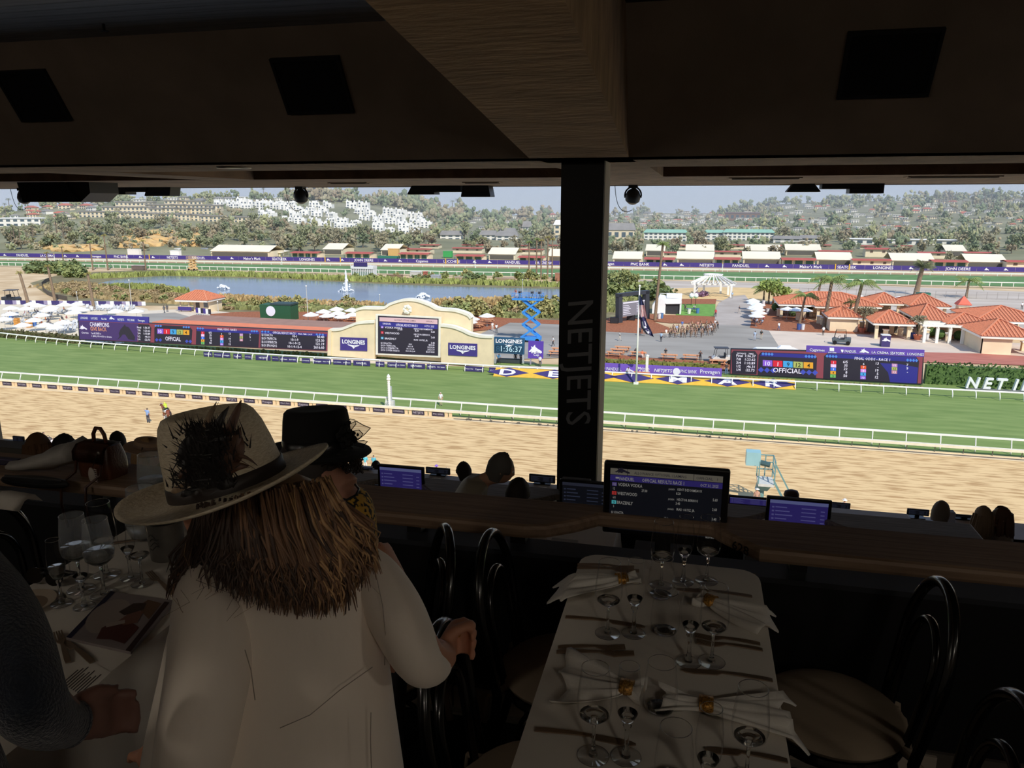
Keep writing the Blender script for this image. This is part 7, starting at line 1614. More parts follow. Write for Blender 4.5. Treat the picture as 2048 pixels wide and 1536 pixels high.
# monitors
bezel=plain((12,12,14),.35);scr_dark=screen_mat('monitor_black',(10,11,16),1.0);scr_navy=screen_mat('monitor_navy',(34,28,78),1.0);scr_title=screen_mat('monitor_title',(74,70,62),1.0);scr_ink=screen_mat('monitor_text',(112,110,106),1.0)
def monitor(x0,x1,Y,zb,zt,lab,kind,zfoot,ang=0.0):
 cx=(x0+x1)/2;w_,h=x1-x0,zt-zb
 t=thing('monitor',lab,'monitor',(cx,Y,zfoot),rz=ang)
 z0=zb-zfoot
 o=MB().box(-w_/2,w_/2,0,.03,z0,z0+h).build('case',bezel,t,L=1);bv=o.modifiers.new('b','BEVEL');bv.width=.008;bv.segments=2
 b_=.05*w_;sx0,sx1,sz0,sz1=-w_/2+b_*1.1,w_/2-b_*1.1,z0+b_*.9,z0+h-b_
 s=MB().box(sx0,sx1,-.002,.001,sz0,sz1).build('screen',{'big':scr_dark,'navy':scr_navy,'dark':scr_dark}[kind],t,L=1)
 MB().box(-.03,.03,.03,.06,0,z0+h*.4).build('stand_neck',bezel,t,L=1);MB().box(-.11,.11,-.02,.12,0,.012).build('stand_foot',bezel,t,L=1)
 W,H=sx1-sx0,sz1-sz0
 X=lambda f:sx0+W*f
 Zf=lambda f:sz1-H*f
 y_=-.004
 def rect(mb,a,b,c,d,y=y_):mb.add([(X(a),y,Zf(d)),(X(b),y,Zf(d)),(X(b),y,Zf(c)),(X(a),y,Zf(c))],[(0,1,2,3)])
 if kind=='big':
  m=MB();rect(m,0,.153,0,.098);rect(m,.157,.745,0,.098);rect(m,.749,1,0,.098);m.build('title_bar',scr_title,s,L=1)
  m=MB();rect(m,0,1,.106,.20);m.build('purple_bar',scr_navy,s,L=1)
  tx=MB();T=lambda s_,fx,fy,fs,al='L',b=.006:tx.text(s_,(X(fx),-.006,Zf(fy)),size=fs*H,align=al,bold=b,sx=.70)
  T('FANDUEL',.085,.183,.075);T('OFFICIAL RESULTS RACE 1',.29,.183,.078);T('OCT 31, 2025',.965,.183,.065,'R')
  rect(tx,.05,.08,.135,.16,-.006)
  T('VODKA VODKA',.075,.278,.072);T('12',.03,.345,.052);T('27.00',.29,.345,.056);T('8.20',.60,.345,.056);T('5.60',.965,.40,.06,'R');T('KENT DESORMEAUX',.61,.278,.056);T('JOCKEY:',.53,.278,.036)
  T('WESTWOOD',.07,.425,.072);T('6/5',.03,.49,.052);T('3.40',.60,.505,.056);T('2.60',.965,.555,.06,'R');T('HECTOR BERRIOS',.61,.44,.056);T('JOCKEY:',.53,.44,.036)
  T('BRAZENLY',.07,.575,.072);T('5',.035,.635,.052);T('3.40',.965,.71,.06,'R');T('IRAD ORTIZ, JR.',.61,.60,.056);T('JOCKEY:',.53,.60,.036)
  for i,(a,b,c)in enumerate((('$1 EXACTA','10-1','$50.40'),('$0.50 TRIFECTA','10-1-9','$123.30'),('$0.10 SUPERFECTA','10-1-9-12','$121.19'),('$0.50 SUPER HIGH 5','10-1-9-12-4','$2,616.60'))):
   y=.735+i*.07;T(a,.02,y,.052);T(b,.52,y+.02,.046,'C');T(c,.965,y+.06,.052,'R')
  tx.build('lettering',scr_ink,s,L=1)
  m=MB();m.text('ALLOWANCE OPTIONAL CLAIMING',(X(.45),-.006,Zf(.07)),size=.06*H,align='C',bold=.004,sx=.8);m.text('OFFICIAL   1',(X(.955),-.006,Zf(.072)),size=.06*H,align='R')
  m.frame_prism([(X(.04)+a_*.045,Zf(.085)+b_*.028)for a_,b_ in horse_logo],(0,-.006,0),(1,0,0),(0,0,1),.0005);m.build('lettering',glow((20,18,26),1),s,L=1)
  for n,fy,rgb in(('10',.278,(56,44,96)),('1',.425,(130,36,34)),('9',.575,(54,130,136))):
   m=MB();rect(m,.02,.062,fy-.052,fy+.006,-.005);m.mat(1);m.text(n,(X(.041),-.0065,Zf(fy)),size=.062*H,align='C');m.build('number_tile',[glow(rgb,1),glow((16,16,22),1)if n!='10' else scr_ink],s,L=1)
 else:
  dim=glow((64,62,104),1)if kind=='navy' else glow((34,38,52),1)
  m=MB();rect(m,0,1,.0,.1);m.build('title_bar',glow((70,74,110),1)if kind=='navy' else glow((30,32,42),1),s,L=1)
  m=MB()
  for i in range(6):
   rect(m,.04,.08,.2+i*.12,.25+i*.12);rect(m,.1,.3+.05*(i%3),.2+i*.12,.235+i*.12);rect(m,.55,.8,.2+i*.12,.23+i*.12);rect(m,.88,.95,.25+i*.12,.28+i*.12)
  o=m.build('text_rows',dim,s,L=1);o['kind']='stuff'
 return t
monitor(-.30,.167,2.80,24.745,25.037,'big monitor at the end of the right table showing race results','big',24.66)
monitor(-2.62,-2.19,5.95,23.47,23.77,'lit purple monitor on the second tier behind the brown counter, left of the leaning man','navy',23.49);monitor(.64,1.12,5.95,23.46,23.77,'lit purple monitor on the second tier, right of the big monitor','navy',23.49);monitor(-1.0,-.58,5.95,23.47,23.77,'dark monitor on the second tier at the foot of the pillar','dark',23.49)
for(x,y,x2,y2,Y,zf,kd,lab)in((851,934,900,957,9.3,22.42,'dark','small dark screen on the third tier with a pale label, left of the man'),(1058,948,1110,976,9.3,22.42,'dark','small dark screen on the third tier between the man and the pillar'),(1456,990,1538,1020,9.1,22.42,'navy','purple screen half hidden on the third tier right of the big monitor'),(1660,1004,1700,1022,12.3,21.22,'dark','dark navy screen on the lowest tier right of the purple monitor'),(1815,1017,1858,1033,12.3,21.22,'dark','dark screen on the lowest tier left of the grey haired guest'),(1902,1028,1960,1045,9.3,22.42,'dark','dark screen on the third tier right of the grey haired guest'),(24,872,52,912,9.2,22.42,'dark','dark screen on the third tier at the far left'),(925,946,960,966,9.3,22.42,'dark','dark screen on the third tier hidden behind the leaning man'),(700,934,748,950,9.3,22.42,'dark','dark screen on the third tier behind the black hat')):
 a,b=atY(x,y,Y),atY(x2,y2,Y);monitor(a.x,b.x,Y,min(b.z,zf+.06)if b.z>zf else zf+.02,a.z,lab,kd,zf)
for x,y,Y,z,lab in((873,957,8.95,22.17+.26,'small white card with a dark dot before the left small screen'),(1085,975,8.95,22.17+.26,'small white card with a dark dot before the screen by the pillar'),(1112,977,8.9,22.17+.26,'small white cube with a dark dot left of the pillar')):
 p=atY(x,y,Y);t=thing('table_card',lab,'card',(p.x,Y,z));MB().box(-.05,.05,0,.012,0,.09).build('card',WHITE,t,L=1);MB().lathe([(0,0),(.012,0),(.012,.003),(0,.003)],8,(0,-.001,.05),rot=Matrix.Rotation(PI/2,3,'X')).build('dot',dark,t,L=1)
 # dining tables with draped cloths
def table(cx,y0,y1,ztop,w_,lab,clab,cut=.07,drop=.34,fl=23.98,seg=5):
 t=thing('dining_table',lab,'table',(cx,(y0+y1)/2,fl))
 MB().box(cx-w_/2+.012,cx+w_/2-.012,y0+.012,y1-.012,ztop-.035,ztop-.008).build('top',plain((120,90,66)),t)
 for yy in(y0+.35,y1-.35):
  MB().tube([(cx,yy,fl+.03),(cx,yy,ztop-.035)],.035,10).build('column',dark,t);MB().box(cx-.22,cx+.22,yy-.03,yy+.03,fl,fl+.03).build('foot',dark,t)
 out=[]
 for(qx,qy,a0)in((cx+w_/2-cut,y1-cut,0),(cx-w_/2+cut,y1-cut,1),(cx-w_/2+cut,y0+cut,2),(cx+w_/2-cut,y0+cut,3)):
  for i in range(seg+1):
   a=(a0+i/seg)*PI/2;out.append((qx+cut*math.cos(a),qy+cut*math.sin(a)))
 dn=[]
 for i in range(len(out)):
  a,b=Vector(out[i]),Vector(out[(i+1)%len(out)]);n=max(1,int((b-a).length/.05))
  for k in range(n):dn.append(a+(b-a)*(k/n))
 rings=[];c0=Vector((cx,(y0+y1)/2))
 for(f,dz,wv)in((-.012,0,0),(-.003,-.002,0),(0.0,-.012,0),(.003,-.06,.25),(.012,-.18,.8),(.02,-drop,1.2)):
  rr_=[]
  for i,p in enumerate(dn):
   nrm=Vector((1 if p.x>cx+w_/2-.03 else-1 if p.x<cx-w_/2+.03 else 0,1 if p.y>y1-.03 else-1 if p.y<y0+.03 else 0));
   if nrm.length:nrm.normalize()
   rr_.append(Vector((p.x+nrm.x*(f+wv*.008*math.sin(i*.9)),p.y+nrm.y*(f+wv*.008*math.sin(i*.9)),ztop+dz)))
  rings.append(rr_)
 m=MB();m.loft(rings,True,False);m.f[len(m.f)-1]=list(reversed(m.f[len(m.f)-1]))if False else m.f[len(m.f)-1]
 o=m.build('tablecloth',cloth_m,None,60);tag(o,clab,'tablecloth')
 return t
table(-.035,.72,2.39,TZ,.575,'dining table set with glasses, in front of the big monitor','white tablecloth on the table before the big monitor, corners rounded')
table(-1.665,.86,2.39,TZ,.575,'dining table at the left, crowded with glasses and a magazine','white tablecloth on the left table under the magazine')
for i,(cx,y0)in enumerate(((.83,4.3),(2.25,4.3),(-.75,4.3),(-2.2,4.3),(-3.75,4.3))):
 l=('right of the big monitor','at the right edge','below the pillar','under the counter left of the man','under the counter at the left')[i]
 table(cx,y0,5.62,23.62,.58,'second tier dining table '+l,'white cloth on the second tier table '+l,fl=22.77,drop=.25)
for i,(cx,y0)in enumerate(((2.3,7.6),(3.6,7.5),(-2.8,7.6),(-1.4,7.6),(.9,7.6))):
 l=('right of the grey haired guest','at the right edge','behind the small screen','before the pillar','right of the pillar')[i]
 table(cx,y0,8.85,22.42,.6,'third tier dining table '+l,'white cloth on the third tier table '+l,fl=21.57,drop=.2)
 # bentwood chairs
lacquer=mat('black_lacquer',(10,10,11),.22,spec=.6,coat=.4);cush_m=mat('cream_cushion',(160,144,124),.85,var=.08,scale=6,bump=.1,bscale=40)
def make_chair2():
 t=thing('bentwood_chair','','chair',(0,0,0));sz=.435
 MB().lathe([(0,sz),(.215,sz),(.222,sz-.015),(.215,sz-.032),(0,sz-.032)],28).build('seat',lacquer,t,40,L=1)
 c=MB().lathe([(0,sz),(.19,sz),(.215,sz+.008),(.222,sz+.022),(.205,sz+.038),(.12,sz+.046),(0,sz+.048)],30).build('cushion',cush_m,t,60,L=1)
 tb=MB()
 for sy in(-.12,.12):
  for d in(-.03,.05):tb.tube([(-.17,sy,sz+.015),(-.235,sy+d,sz-.02),(-.245,sy+d*1.8,sz-.10)],[.012,.009,.014],5)
 tb.build('tie',cush_m,c,True,L=1)
 def hoop(hw,top,x_seat,lean,r,low):
  pts=[]
  for k in range(5):f=k/4;pts.append((x_seat-.10*(1-f)**1.5*(1 if low else 0),-hw*.88,f*sz if low else sz*.98+f*.02))
  n=22;c0=top-hw*1.15
  for k in range(4):f=(k+1)/4;z=sz+(c0-sz)*f;pts.append((x_seat-lean*(z-sz),-hw*(.88+.12*f),z))
  for k in range(1,n):a=PI*k/n;z=c0+hw*1.15*math.sin(a);pts.append((x_seat-lean*(z-sz),-hw*math.cos(a),z))
  for k in range(4):f=1-k/4;z=sz+(c0-sz)*f;pts.append((x_seat-lean*(z-sz),hw*(.88+.12*f),z))
  for k in range(5):f=1-k/4;pts.append((x_seat-.10*(1-f)**1.5*(1 if low else 0),hw*.88,f*sz if low else sz*.98+f*.02))
  return MB().tube(pts,r,8)
 hoop(.195,.92,-.20,.16,.0170,True).build('back_hoop',lacquer,t,True,L=1)
 hoop(.112,.80,-.195,.16,.0135,False).build('inner_hoop',lacquer,t,True,L=1)
 for sy in(-.15,.15):MB().tube([(.14,sy*.85,sz-.02),(.17,sy,.25),(.21,sy*1.15,0)],[.017,.015,.013],8).build('leg',lacquer,t,True,L=1)
 MB().tube([(.165*math.cos(a),.165*math.sin(a),.20)for a in[2*PI*k/28 for k in range(28)]],.010,6,True).build('ring_stretcher',lacquer,t,True,L=1)
 return t
ch0=make_chair2();first=True
for x,y,rz,lab in((-.36,2.33,0.0,'black bentwood chair at the left of the right table, nearest the front wall'),(-.34,1.74,0.05,'black bentwood chair held by the woman in the cream jacket'),(.49,2.30,PI,'black bentwood chair at the right of the right table, nearest the front wall'),(.50,1.73,PI,'black bentwood chair at the right of the right table, nearer the camera'),(-1.03,2.22,PI+.45,'black bentwood chair behind the woman\'s arm, seen edge on'),(-2.28,2.18,.1,'black bentwood chair at the left of the left table, under a cloth'),(-2.3,1.55,.05,'black bentwood chair at the left table, nearer the camera'),(-.36,1.10,0.0,'black bentwood chair at the bottom edge, left of the right table')):
 o=ch0 if first else dup(ch0);first=False;o.location=(x,y,23.98);o.rotation_euler=(0,0,rz);o['label']=lab
 # glassware
def thin_glass(name,tint=(1,1,1),base=.03,frost=0.0,frgb=(.8,.82,.82)):
 m=bpy.data.materials.new(name);m.use_nodes=True;t=m.node_tree;t.nodes.clear();out=t.nodes.new('ShaderNodeOutputMaterial');tr=t.nodes.new('ShaderNodeBsdfTransparent');gl=t.nodes.new('ShaderNodeBsdfGlossy');lw=t.nodes.new('ShaderNodeLayerWeight');mx=t.nodes.new('ShaderNodeMixShader');mp=t.nodes.new('ShaderNodeMapRange')
 tr.inputs[0].default_value=(*tint,1);gl.inputs['Roughness'].default_value=.03;lw.inputs['Blend'].default_value=.5;mp.inputs['From Min'].default_value=.5;mp.inputs['To Min'].default_value=base;mp.inputs['To Max'].default_value=.55
 t.links.new(lw.outputs['Facing'],mp.inputs['Value']);t.links.new(mp.outputs[0],mx.inputs[0]);t.links.new(tr.outputs[0],mx.inputs[1]);t.links.new(gl.outputs[0],mx.inputs[2]);last=mx
 if frost:
  df=t.nodes.new('ShaderNodeBsdfTranslucent');df.inputs[0].default_value=(*frgb,1);m2=t.nodes.new('ShaderNodeMixShader');m2 .inputs[0].default_value=frost;t.links.new(mx.outputs[0],m2 .inputs[1]);t.links.new(df.outputs[0],m2 .inputs[2]);last=m2
 t.links.new(last.outputs[0],out.inputs[0]);return m
glass_m=thin_glass('clear_glass');frost_m=thin_glass('frosted_glass',base=.06,frost=.22);rim_m=thin_glass('glass_rim',base=.6)
solid=mat('solid_glass',(250,252,252),.02,trans=1.0);solid.node_tree.nodes['Principled BSDF'].inputs['IOR'].default_value=1.48
def ring(mb,r,z,t_,n=28):mb.tube([(r*math.cos(a),r*math.sin(a),z)for a in[2*PI*i/n for i in range(n)]],t_,5,True)
def make_glass(kind):
 t=thing({'wine':'wine_glass','flute':'champagne_flute','tumbler':'stemless_glass'}[kind],'','glass',(0,0,0));N=28
 if kind=='wine':bowl=[(.006,.088),(.020,.091),(.034,.104),(.0375,.122),(.036,.15),(.0315,.188),(.029,.212)];st=[(0,.003),(.010,.0035),(.009,.008),(.0042,.020),(.0036,.05),(.0042,.08),(.010,.089),(.022,.0935),(.031,.1025),(.012,.0985),(0,.098)];rb=.034;rz=.212
 elif kind=='flute':bowl=[(.005,.082),(.014,.090),(.0235,.112),(.0265,.135),(.026,.165),(.0225,.20),(.0205,.218)];st=[(0,.003),(.010,.0035),(.009,.012),(.0055,.026),(.0048,.05),(.006,.07),(.0095,.078),(.006,.083),(.0135,.0915),(.021,.108),(.008,.098),(0,.097)];rb=.032;rz=.218
 else:bowl=[(.0,.006),(.018,.005),(.030,.009),(.0368,.024),(.038,.04),(.036,.07),(.0325,.10),(.030,.122)];st=[(0,.0),(.017,.0),(.022,.003),(.030,.0105),(.012,.0095),(0,.009)];rb=None;rz=.122
 MB().lathe(bowl,N,caps=False).build('bowl',glass_m,t,True,L=1)
 m=MB();ring(m,bowl[-1][0],rz,.0009);m.build('rim',rim_m,t,True,L=1)
 s=MB().lathe(st,18).build('stem' if rb else 'base',solid,t,True,L=1)
 if rb:
  m=MB().lathe([(0,0),(rb,.0004),(rb*.99,.0022),(.012,.005)],N);m.build('foot',glass_m,t,True,L=1)
  m=MB();ring(m,rb,.0013,.0008);m.build('foot_rim',rim_m,t,True,L=1)
 return t
gp={k:make_glass(k)for k in('wine','flute','tumbler')};gused={k:False for k in gp}
def glass(kind,x,y,lab,s=1.0,z=None,pos=None,liquid=None,frost=False):
 p=pos or atZ(x,y,(z or TZ));o=gp[kind]if not gused[kind]else dup(gp[kind]);gused[kind]=True
 o.location=(p.x,p.y,(z or TZ)+.001);o.scale=(s,)*3;o.rotation_euler=(0,0,R.uniform(0,6));o['label']=lab
 if frost:
  for c in o.children:
   if c.name.startswith('bowl'):c.material_slots[0].link='OBJECT';c.material_slots[0].material=frost_m
 if liquid:
  pr={'flute':[(.004,.086),(.013,.092),(.0225,.112),(.0245,.128),(0,.128)],'wine':[(.005,.091),(.019,.094),(.033,.106),(.036,.125),(0,.125)],'tumbler':[(0,.008),(.03,.012),(.0355,.028),(.0365,.05),(0,.05)]}[kind]
  q=MB().lathe(pr,24).build('drink',liquid,None,True);q.parent=o;q.location=(0,0,0)
 return o
liq=mat('pale_drink',(222,224,220),.05,trans=.85);ice_m=mat('iced_drink',(214,218,218),.35,trans=.6,var=.4,scale=60)
for k,x,y,l in(('wine',1215,1268,'wine glass at the left setting, second row from the monitor'),('wine',1322,1172,'wine glass nearest the big monitor, left of the flute'),('wine',1413,1163,'wine glass below the monitor\'s right corner'),('wine',1423,1325,'wine glass at the right setting, in front of the gold napkin ring'),('wine',1186,1513,'wine glass at the near left of the right table'),('wine',1492,1560,'wine glass at the near right corner, over the napkin'),('flute',1267,1268,'champagne flute right of the left napkin ring'),('flute',1366,1165,'champagne flute in front of the monitor'),('flute',1377,1325,'champagne flute in the middle of the right table'),('flute',1252,1515,'champagne flute at the near left, before a gold napkin ring'),('flute',1410,1612,'champagne flute at the bottom edge of the picture'),('tumbler',1321,1196,'stemless glass farthest up the right table'),('tumbler',1329,1268,'stemless glass in the middle of the right table'),('tumbler',1319,1424,'stemless glass with clear base, third from the monitor'),('tumbler',1346,1565,'stemless glass nearest the camera on the right table')):glass(k,x,y,l,1.0 if k!='tumbler' else 1.05)
for k,x,y,l,s,lq,fr in(('flute',124,1208,'half full flute at the left table, farthest left',.93,liq,0),('flute',169,1214,'empty flute right of the half full one on the left table',.93,None,0),('wine',163,1180,'wine glass behind the two flutes on the left table',1.15,liq,1),('wine',209,1190,'frosted wine glass in the middle of the left table',1.15,liq,1),('wine',214,1150,'tall wine glass behind the frosted one on the left table',1.15,None,0),('flute',262,1156,'flute beside the frosted stemless glass on the left table',.95,None,0),('wine',285,1168,'wine glass nearest the ice bucket on the left table',.95,None,0),('tumbler',292,1078,'frosted stemless glass of water under the hat brim',1.55,ice_m,1),('flute',330,1078,'glass behind the ice bucket under the hat brim',.8,None,0)):glass(k,x,y,l,s,None,None,lq,fr)
glass('tumbler',0,0,'tall stemless glass with ice on the brown counter above the hat brim',1.45,24.831,atZ(307,992,24.83),ice_m,True)
for x,y,l in((1650,1140,'left one'),(1666,1138,'right one')):glass('tumbler',x,y,'upturned glass on the second tier table right of 628, '+l,.9,23.62)
p=atZ(336,1112,TZ);t=thing('ice_bucket','grey metal ice bucket with an engraved logo on the left table','bucket',(p.x,p.y,TZ));met=mat('brushed_metal',(150,148,144),.35,metal=.9,var=.1,scale=30)
MB().lathe([(0,0),(.052,0),(.06,.13),(.063,.133),(.057,.13),(.05,.01),(0,.01)],28).build('body',met,t,40,L=1);l=MB()
for a in range(4):l.tube([(.0595*math.sin(b),-.0595*math.cos(b),.055+.012*a+.008*math.sin(b*9+a))for b in[(-.3+.06*i)for i in range(11)]],.0012,4)
l.build('engraving',dark,t,L=1)
# cutlery
steel=mat('cutlery_steel',(168,146,124),.38,metal=.75)
def cut(kind,a,b,lab,z=TZ):
 A,B=atZ(*a,z),atZ(*b,z);d=(B-A);L=min(max(d.length,.17),.235);d.normalize();n=Vector((-d.y,d.x,0));t=thing(kind,lab,'cutlery',(A.x,A.y,z+.001))
 def strip(name,prof,par):
  m=MB();vs=[];
  for s_,w_,h in prof:c=A+d*(s_*L)+Vector((0,0,.002+h));vs+=[c-n*w_/2,c+n*w_/2,c+n*w_/2+Vector((0,0,.003)),c-n*w_/2+Vector((0,0,.003))]
  fs=[(3,2,1,0),tuple(4*(len(prof)-1)+i for i in range(4))]
  for i in range(len(prof)-1):
   for k in range(4):fs.append((4*i+k,4*i+(k+1)%4,4*i+4+(k+1)%4,4*i+4+k))
  return m.add(vs,fs).build(name,steel,par,50)
 h=strip('handle',[(0,.013,.0),(.1,.015,.002),(.35,.012,.005),(.55,.008,.006)],t)
 if kind=='table_knife':strip('blade',[(.55,.008,.006),(.6,.018,.003),(.85,.02,.0),(.95,.014,0),(1,.003,0)],t)
 else:
  strip('head',[(.55,.008,.006),(.66,.018,.002),(.74,.024,.0)],t)
  for k in range(4):
   m=MB();o_=n*((k-1.5)*.0062);m.bar(A+d*(.73*L)+o_+Vector((0,0,.003)),A+d*L+o_*.95+Vector((0,0,.008)),.0035,.003);m.build('tine',steel,t)
for k,a,b,l in(('table_knife',(1131,1236),(1290,1256),'table knife across the left setting, below the first napkin'),('table_fork',(1116,1297),(1250,1299),'upper fork of the pair at the left of the right table'),('table_fork',(1113,1306),(1268,1312),'lower fork of the pair at the left of the right table'),('table_knife',(1070,1461),(1272,1492),'table knife at the near left of the right table'),('table_fork',(1155,1131),(1268,1139),'upper fork at the table\'s far left corner'),('table_fork',(1154,1137),(1278,1146),'lower fork at the table\'s far left corner'),('table_knife',(1504,1195),(1352,1180),'table knife at the far right setting'),('table_fork',(1520,1290),(1390,1275),'upper fork at the right setting, below the napkin'),('table_fork',(1525,1302),(1398,1288),'lower fork at the right setting, below the napkin'),('table_knife',(1545,1363),(1362,1342),'table knife at the right, above the big napkin'),('table_knife',(1575,1525),(1425,1503),'table knife at the near right corner'),('table_fork',(137,1327),(116,1268),'fork lying by the magazine on the left table'),('table_knife',(185,1327),(135,1290),'table knife lying by the magazine on the left table'),('table_fork',(345,1190),(298,1148),'fork beside the woman\'s hair on the left table'),('table_knife',(225,1088),(310,1082),'knife behind the glasses on the left table')):cut(k,a,b,l)
# napkins in gold rings
sheer=mat('white_napkin',(240,236,228),.8,var=.04,scale=10,bump=.15,bscale=40);gold_ring=mat('gold_mesh_ring',(214,160,72),.4,metal=.6,rgb2=(140,96,36),scale=260,detail=1,lo=.4,hi=.6)
def napkin(ringpx,endpx,lab,w1=.10,back=.07,seed=1,drape=True,edge=None):
 A,B=atZ(*ringpx,TZ),atZ(*endpx,TZ);d=B-A;L=d.length;d.normalize();n=Vector((-d.y,d.x,0));rr2=random.Random(seed);t=thing('napkin',lab,'napkin',(A.x,A.y,TZ+.001))
 def fan(sgn,L_,wend,name):
  rows,cols=12,15;vs=[]
  for i in range(rows+1):
   f=i/rows;w_=.015+(wend-.015)*(f**.7)
   for j in range(cols+1):
    g=j/cols*2-1;tip=L_*f*(1+.10*math.sin(3*g+seed)+.06*math.cos(7*g));p=A+d*sgn*tip+n*(g*w_);z=.004+.022*(1-f)*(1-abs(g)*.6)+.016*f*(1+math.sin(g*5.5+seed*1.7+f*2))*.8+.006*math.sin(g*13)
    over=0
    if edge is not None:
     ex=(p.x-edge)if edge>0 or edge>-.2 else(edge-p.x)
     over=max(0,ex)
    if over>0:z=max(-.12,.012-over*.9)
    vs.append(p+Vector((0,0,max(z,-.12))))
  fs=[(i*(cols+1)+j,i*(cols+1)+j+1,(i+1)*(cols+1)+j+1,(i+1)*(cols+1)+j)for i in range(rows)for j in range(cols)]
  m=MB();m.v=vs;m.f=fs;m.m=[0]*len(fs);o=m.build(name,sheer,t,True);sm=o.modifiers.new('th','SOLIDIFY');sm.thickness=.0012;sm.offset=1
 fan(1,L,w1,'long_fold');fan(-1,back,.045,'short_fold')
 m=MB();q=Matrix((d,n,Vector((0,0,1)))).transposed();m.lathe([(.019,-.016),(.0215,-.016),(.0215,.016),(.019,.016),(.019,-.016)],20,rot=q@Matrix.Rotation(PI/2,3,'Y')@Matrix.Diagonal((.8,1.1,1)));m.xform(Matrix.Translation(A+Vector((0,0,.019))));m.build('napkin_ring',gold_ring,t,True)
napkin((1243,1168),(1112,1178),'white napkin in a gold ring at the far left, hanging over the table edge',.10,.05,1,edge=-.325);napkin((1420,1213),(1540,1252),'white napkin in a gold ring at the right, hanging over the edge',.085,.04,2,edge=.255)
napkin((1253,1388),(1125,1362),'white napkin with a gold ring behind the near left flute',.11,.04,3,edge=-.33);napkin((1411,1422),(1585,1446),'big white napkin in a gold ring at the near right',.085,.10,4,edge=.265)
# left table: magazine, menu sheet, sunglasses, plate
q=[atZ(x,y,TZ+.004)for x,y in((133,1280),(262,1309),(352,1206),(222,1187))];ux=(q[1]-q[0]);vx=(q[3]-q[0])
t=thing('magazine','magazine with a picture of a rider on its cover, on the left table','magazine',q[0]);MB().add([p for p in q]+[p+Vector((0,0,.008))for p in q],[(3,2,1,0),(0,1,5,4),(1,2,6,5),(2,3,7,6),(3,0,4,7),(4,5,6,7)]).build('cover',mat('magazine_cover',(150,140,140),.45,var=.15,scale=8),t)
def onq(pts,z):return[q[0]+ux*a+vx*b+Vector((0,0,z))for a,b in pts]
def flatpoly(pts,z,name,m,par):b=MB();b.add(onq(pts,z),[tuple(range(len(pts)))]);return b.build(name,m,par)
flatpoly([(0,0),(.08,0),(.08,1),(0,1)],.0085,'spine_print',plain((40,38,66),.5),t);flatpoly([(.92,.0),(1,.0),(1,1),(.92,1)],.0085,'border_print',plain((60,36,34),.5),t)
flatpoly([(.30+.28*math.cos(a),.52+.36*math.sin(a))for a in[2*PI*i/22 for i in range(22)]],.0087,'halo_print',plain((170,158,150),.5),t);flatpoly([(.42,.08),(.62,.12),(.84,.10),(.86,.42),(.66,.5),(.45,.42),(.36,.28)],.009,'rider_print',plain((96,52,46),.5),t);flatpoly([(.5,.45),(.62,.40),(.78,.5),(.74,.72),(.58,.7)],.0092,'face_print',plain((130,90,76),.5),t);flatpoly([(.40,.62),(.52,.58),(.72,.76),(.68,.90),(.5,.84)],.0094,'hat_print',plain((70,56,48),.5),t);flatpoly([(.6,.78),(.9,.6),(.9,.95),(.66,.97)],.009,'mane_print',plain((112,84,64),.5),t);flatpoly([(.36,.36),(.58,.5),(.62,.44),(.42,.3)],.0095,'scarf_print',plain((180,168,158),.5),t)
a=[atZ(x,y,TZ+.001)for x,y in((112,1372),(160,1402),(222,1345),(175,1318))];t=thing('menu_sheet','white menu sheet with lines of print at the corner of the left table','paper',a[0]);MB().add(a+[p+Vector((0,0,.001))for p in a],[(3,2,1,0),(4,5,6,7),(0,1,5,4),(1,2,6,5),(2,3,7,6),(3,0,4,7)]).build('sheet',cloth_m,t)
m=MB();du,dv=a[1]-a[0],a[3]-a[0]
for i in range(9):s_=.1+.09*i;e0=a[0]+du*s_+dv*.12+Vector((0,0,.0015));e1=a[0]+du*s_+dv*(.62+.2*(i%3)/2)+Vector((0,0,.0015));w_=du*.018;m.add([e0-w_,e0+w_,e1+w_,e1-w_],[(0,1,2,3)])
o=m.build('print_lines',plain((60,50,48)),t);o['kind']='stuff'
p=atZ(92,1170,TZ);t=thing('sunglasses','dark sunglasses folded on the left table behind the flutes','sunglasses',(p.x,p.y,TZ));
for sx in(-.036,.036):MB().lathe([(0,0),(.03,0),(.03,.003),(0,.004)],16,(sx,0,.028),1.05,.8,rot=Matrix.Rotation(1.2,3,'X')).build('lens',plain((14,14,16),.1),t,40,L=1)
MB().tube([(-.012,0,.038),(0,0,.041),(.012,0,.038)],.003,6).build('bridge',dark,t,True,L=1)
for sx in(-1,1):MB().tube([(.066*sx,.005,.036),(.066*sx,.06,.02),(-.02*sx,.075+.01*sx,.006)],.003,6).build('temple',dark,t,True,L=1)
p=atZ(55,1212,TZ);t=thing('side_plate','round cream plate at the left edge of the left table','plate',(p.x,p.y,TZ));MB().lathe([(0,.004),(.05,.004),(.075,.014),(.077,.014),(.05,.0),(0,0)],32).build('dish',plain((206,190,170),.3),t,50,L=1);MB().lathe([(.05,.0055),(.052,.0055),(.052,.0045)],32).build('foot_line',plain((150,130,110)),t,L=1)
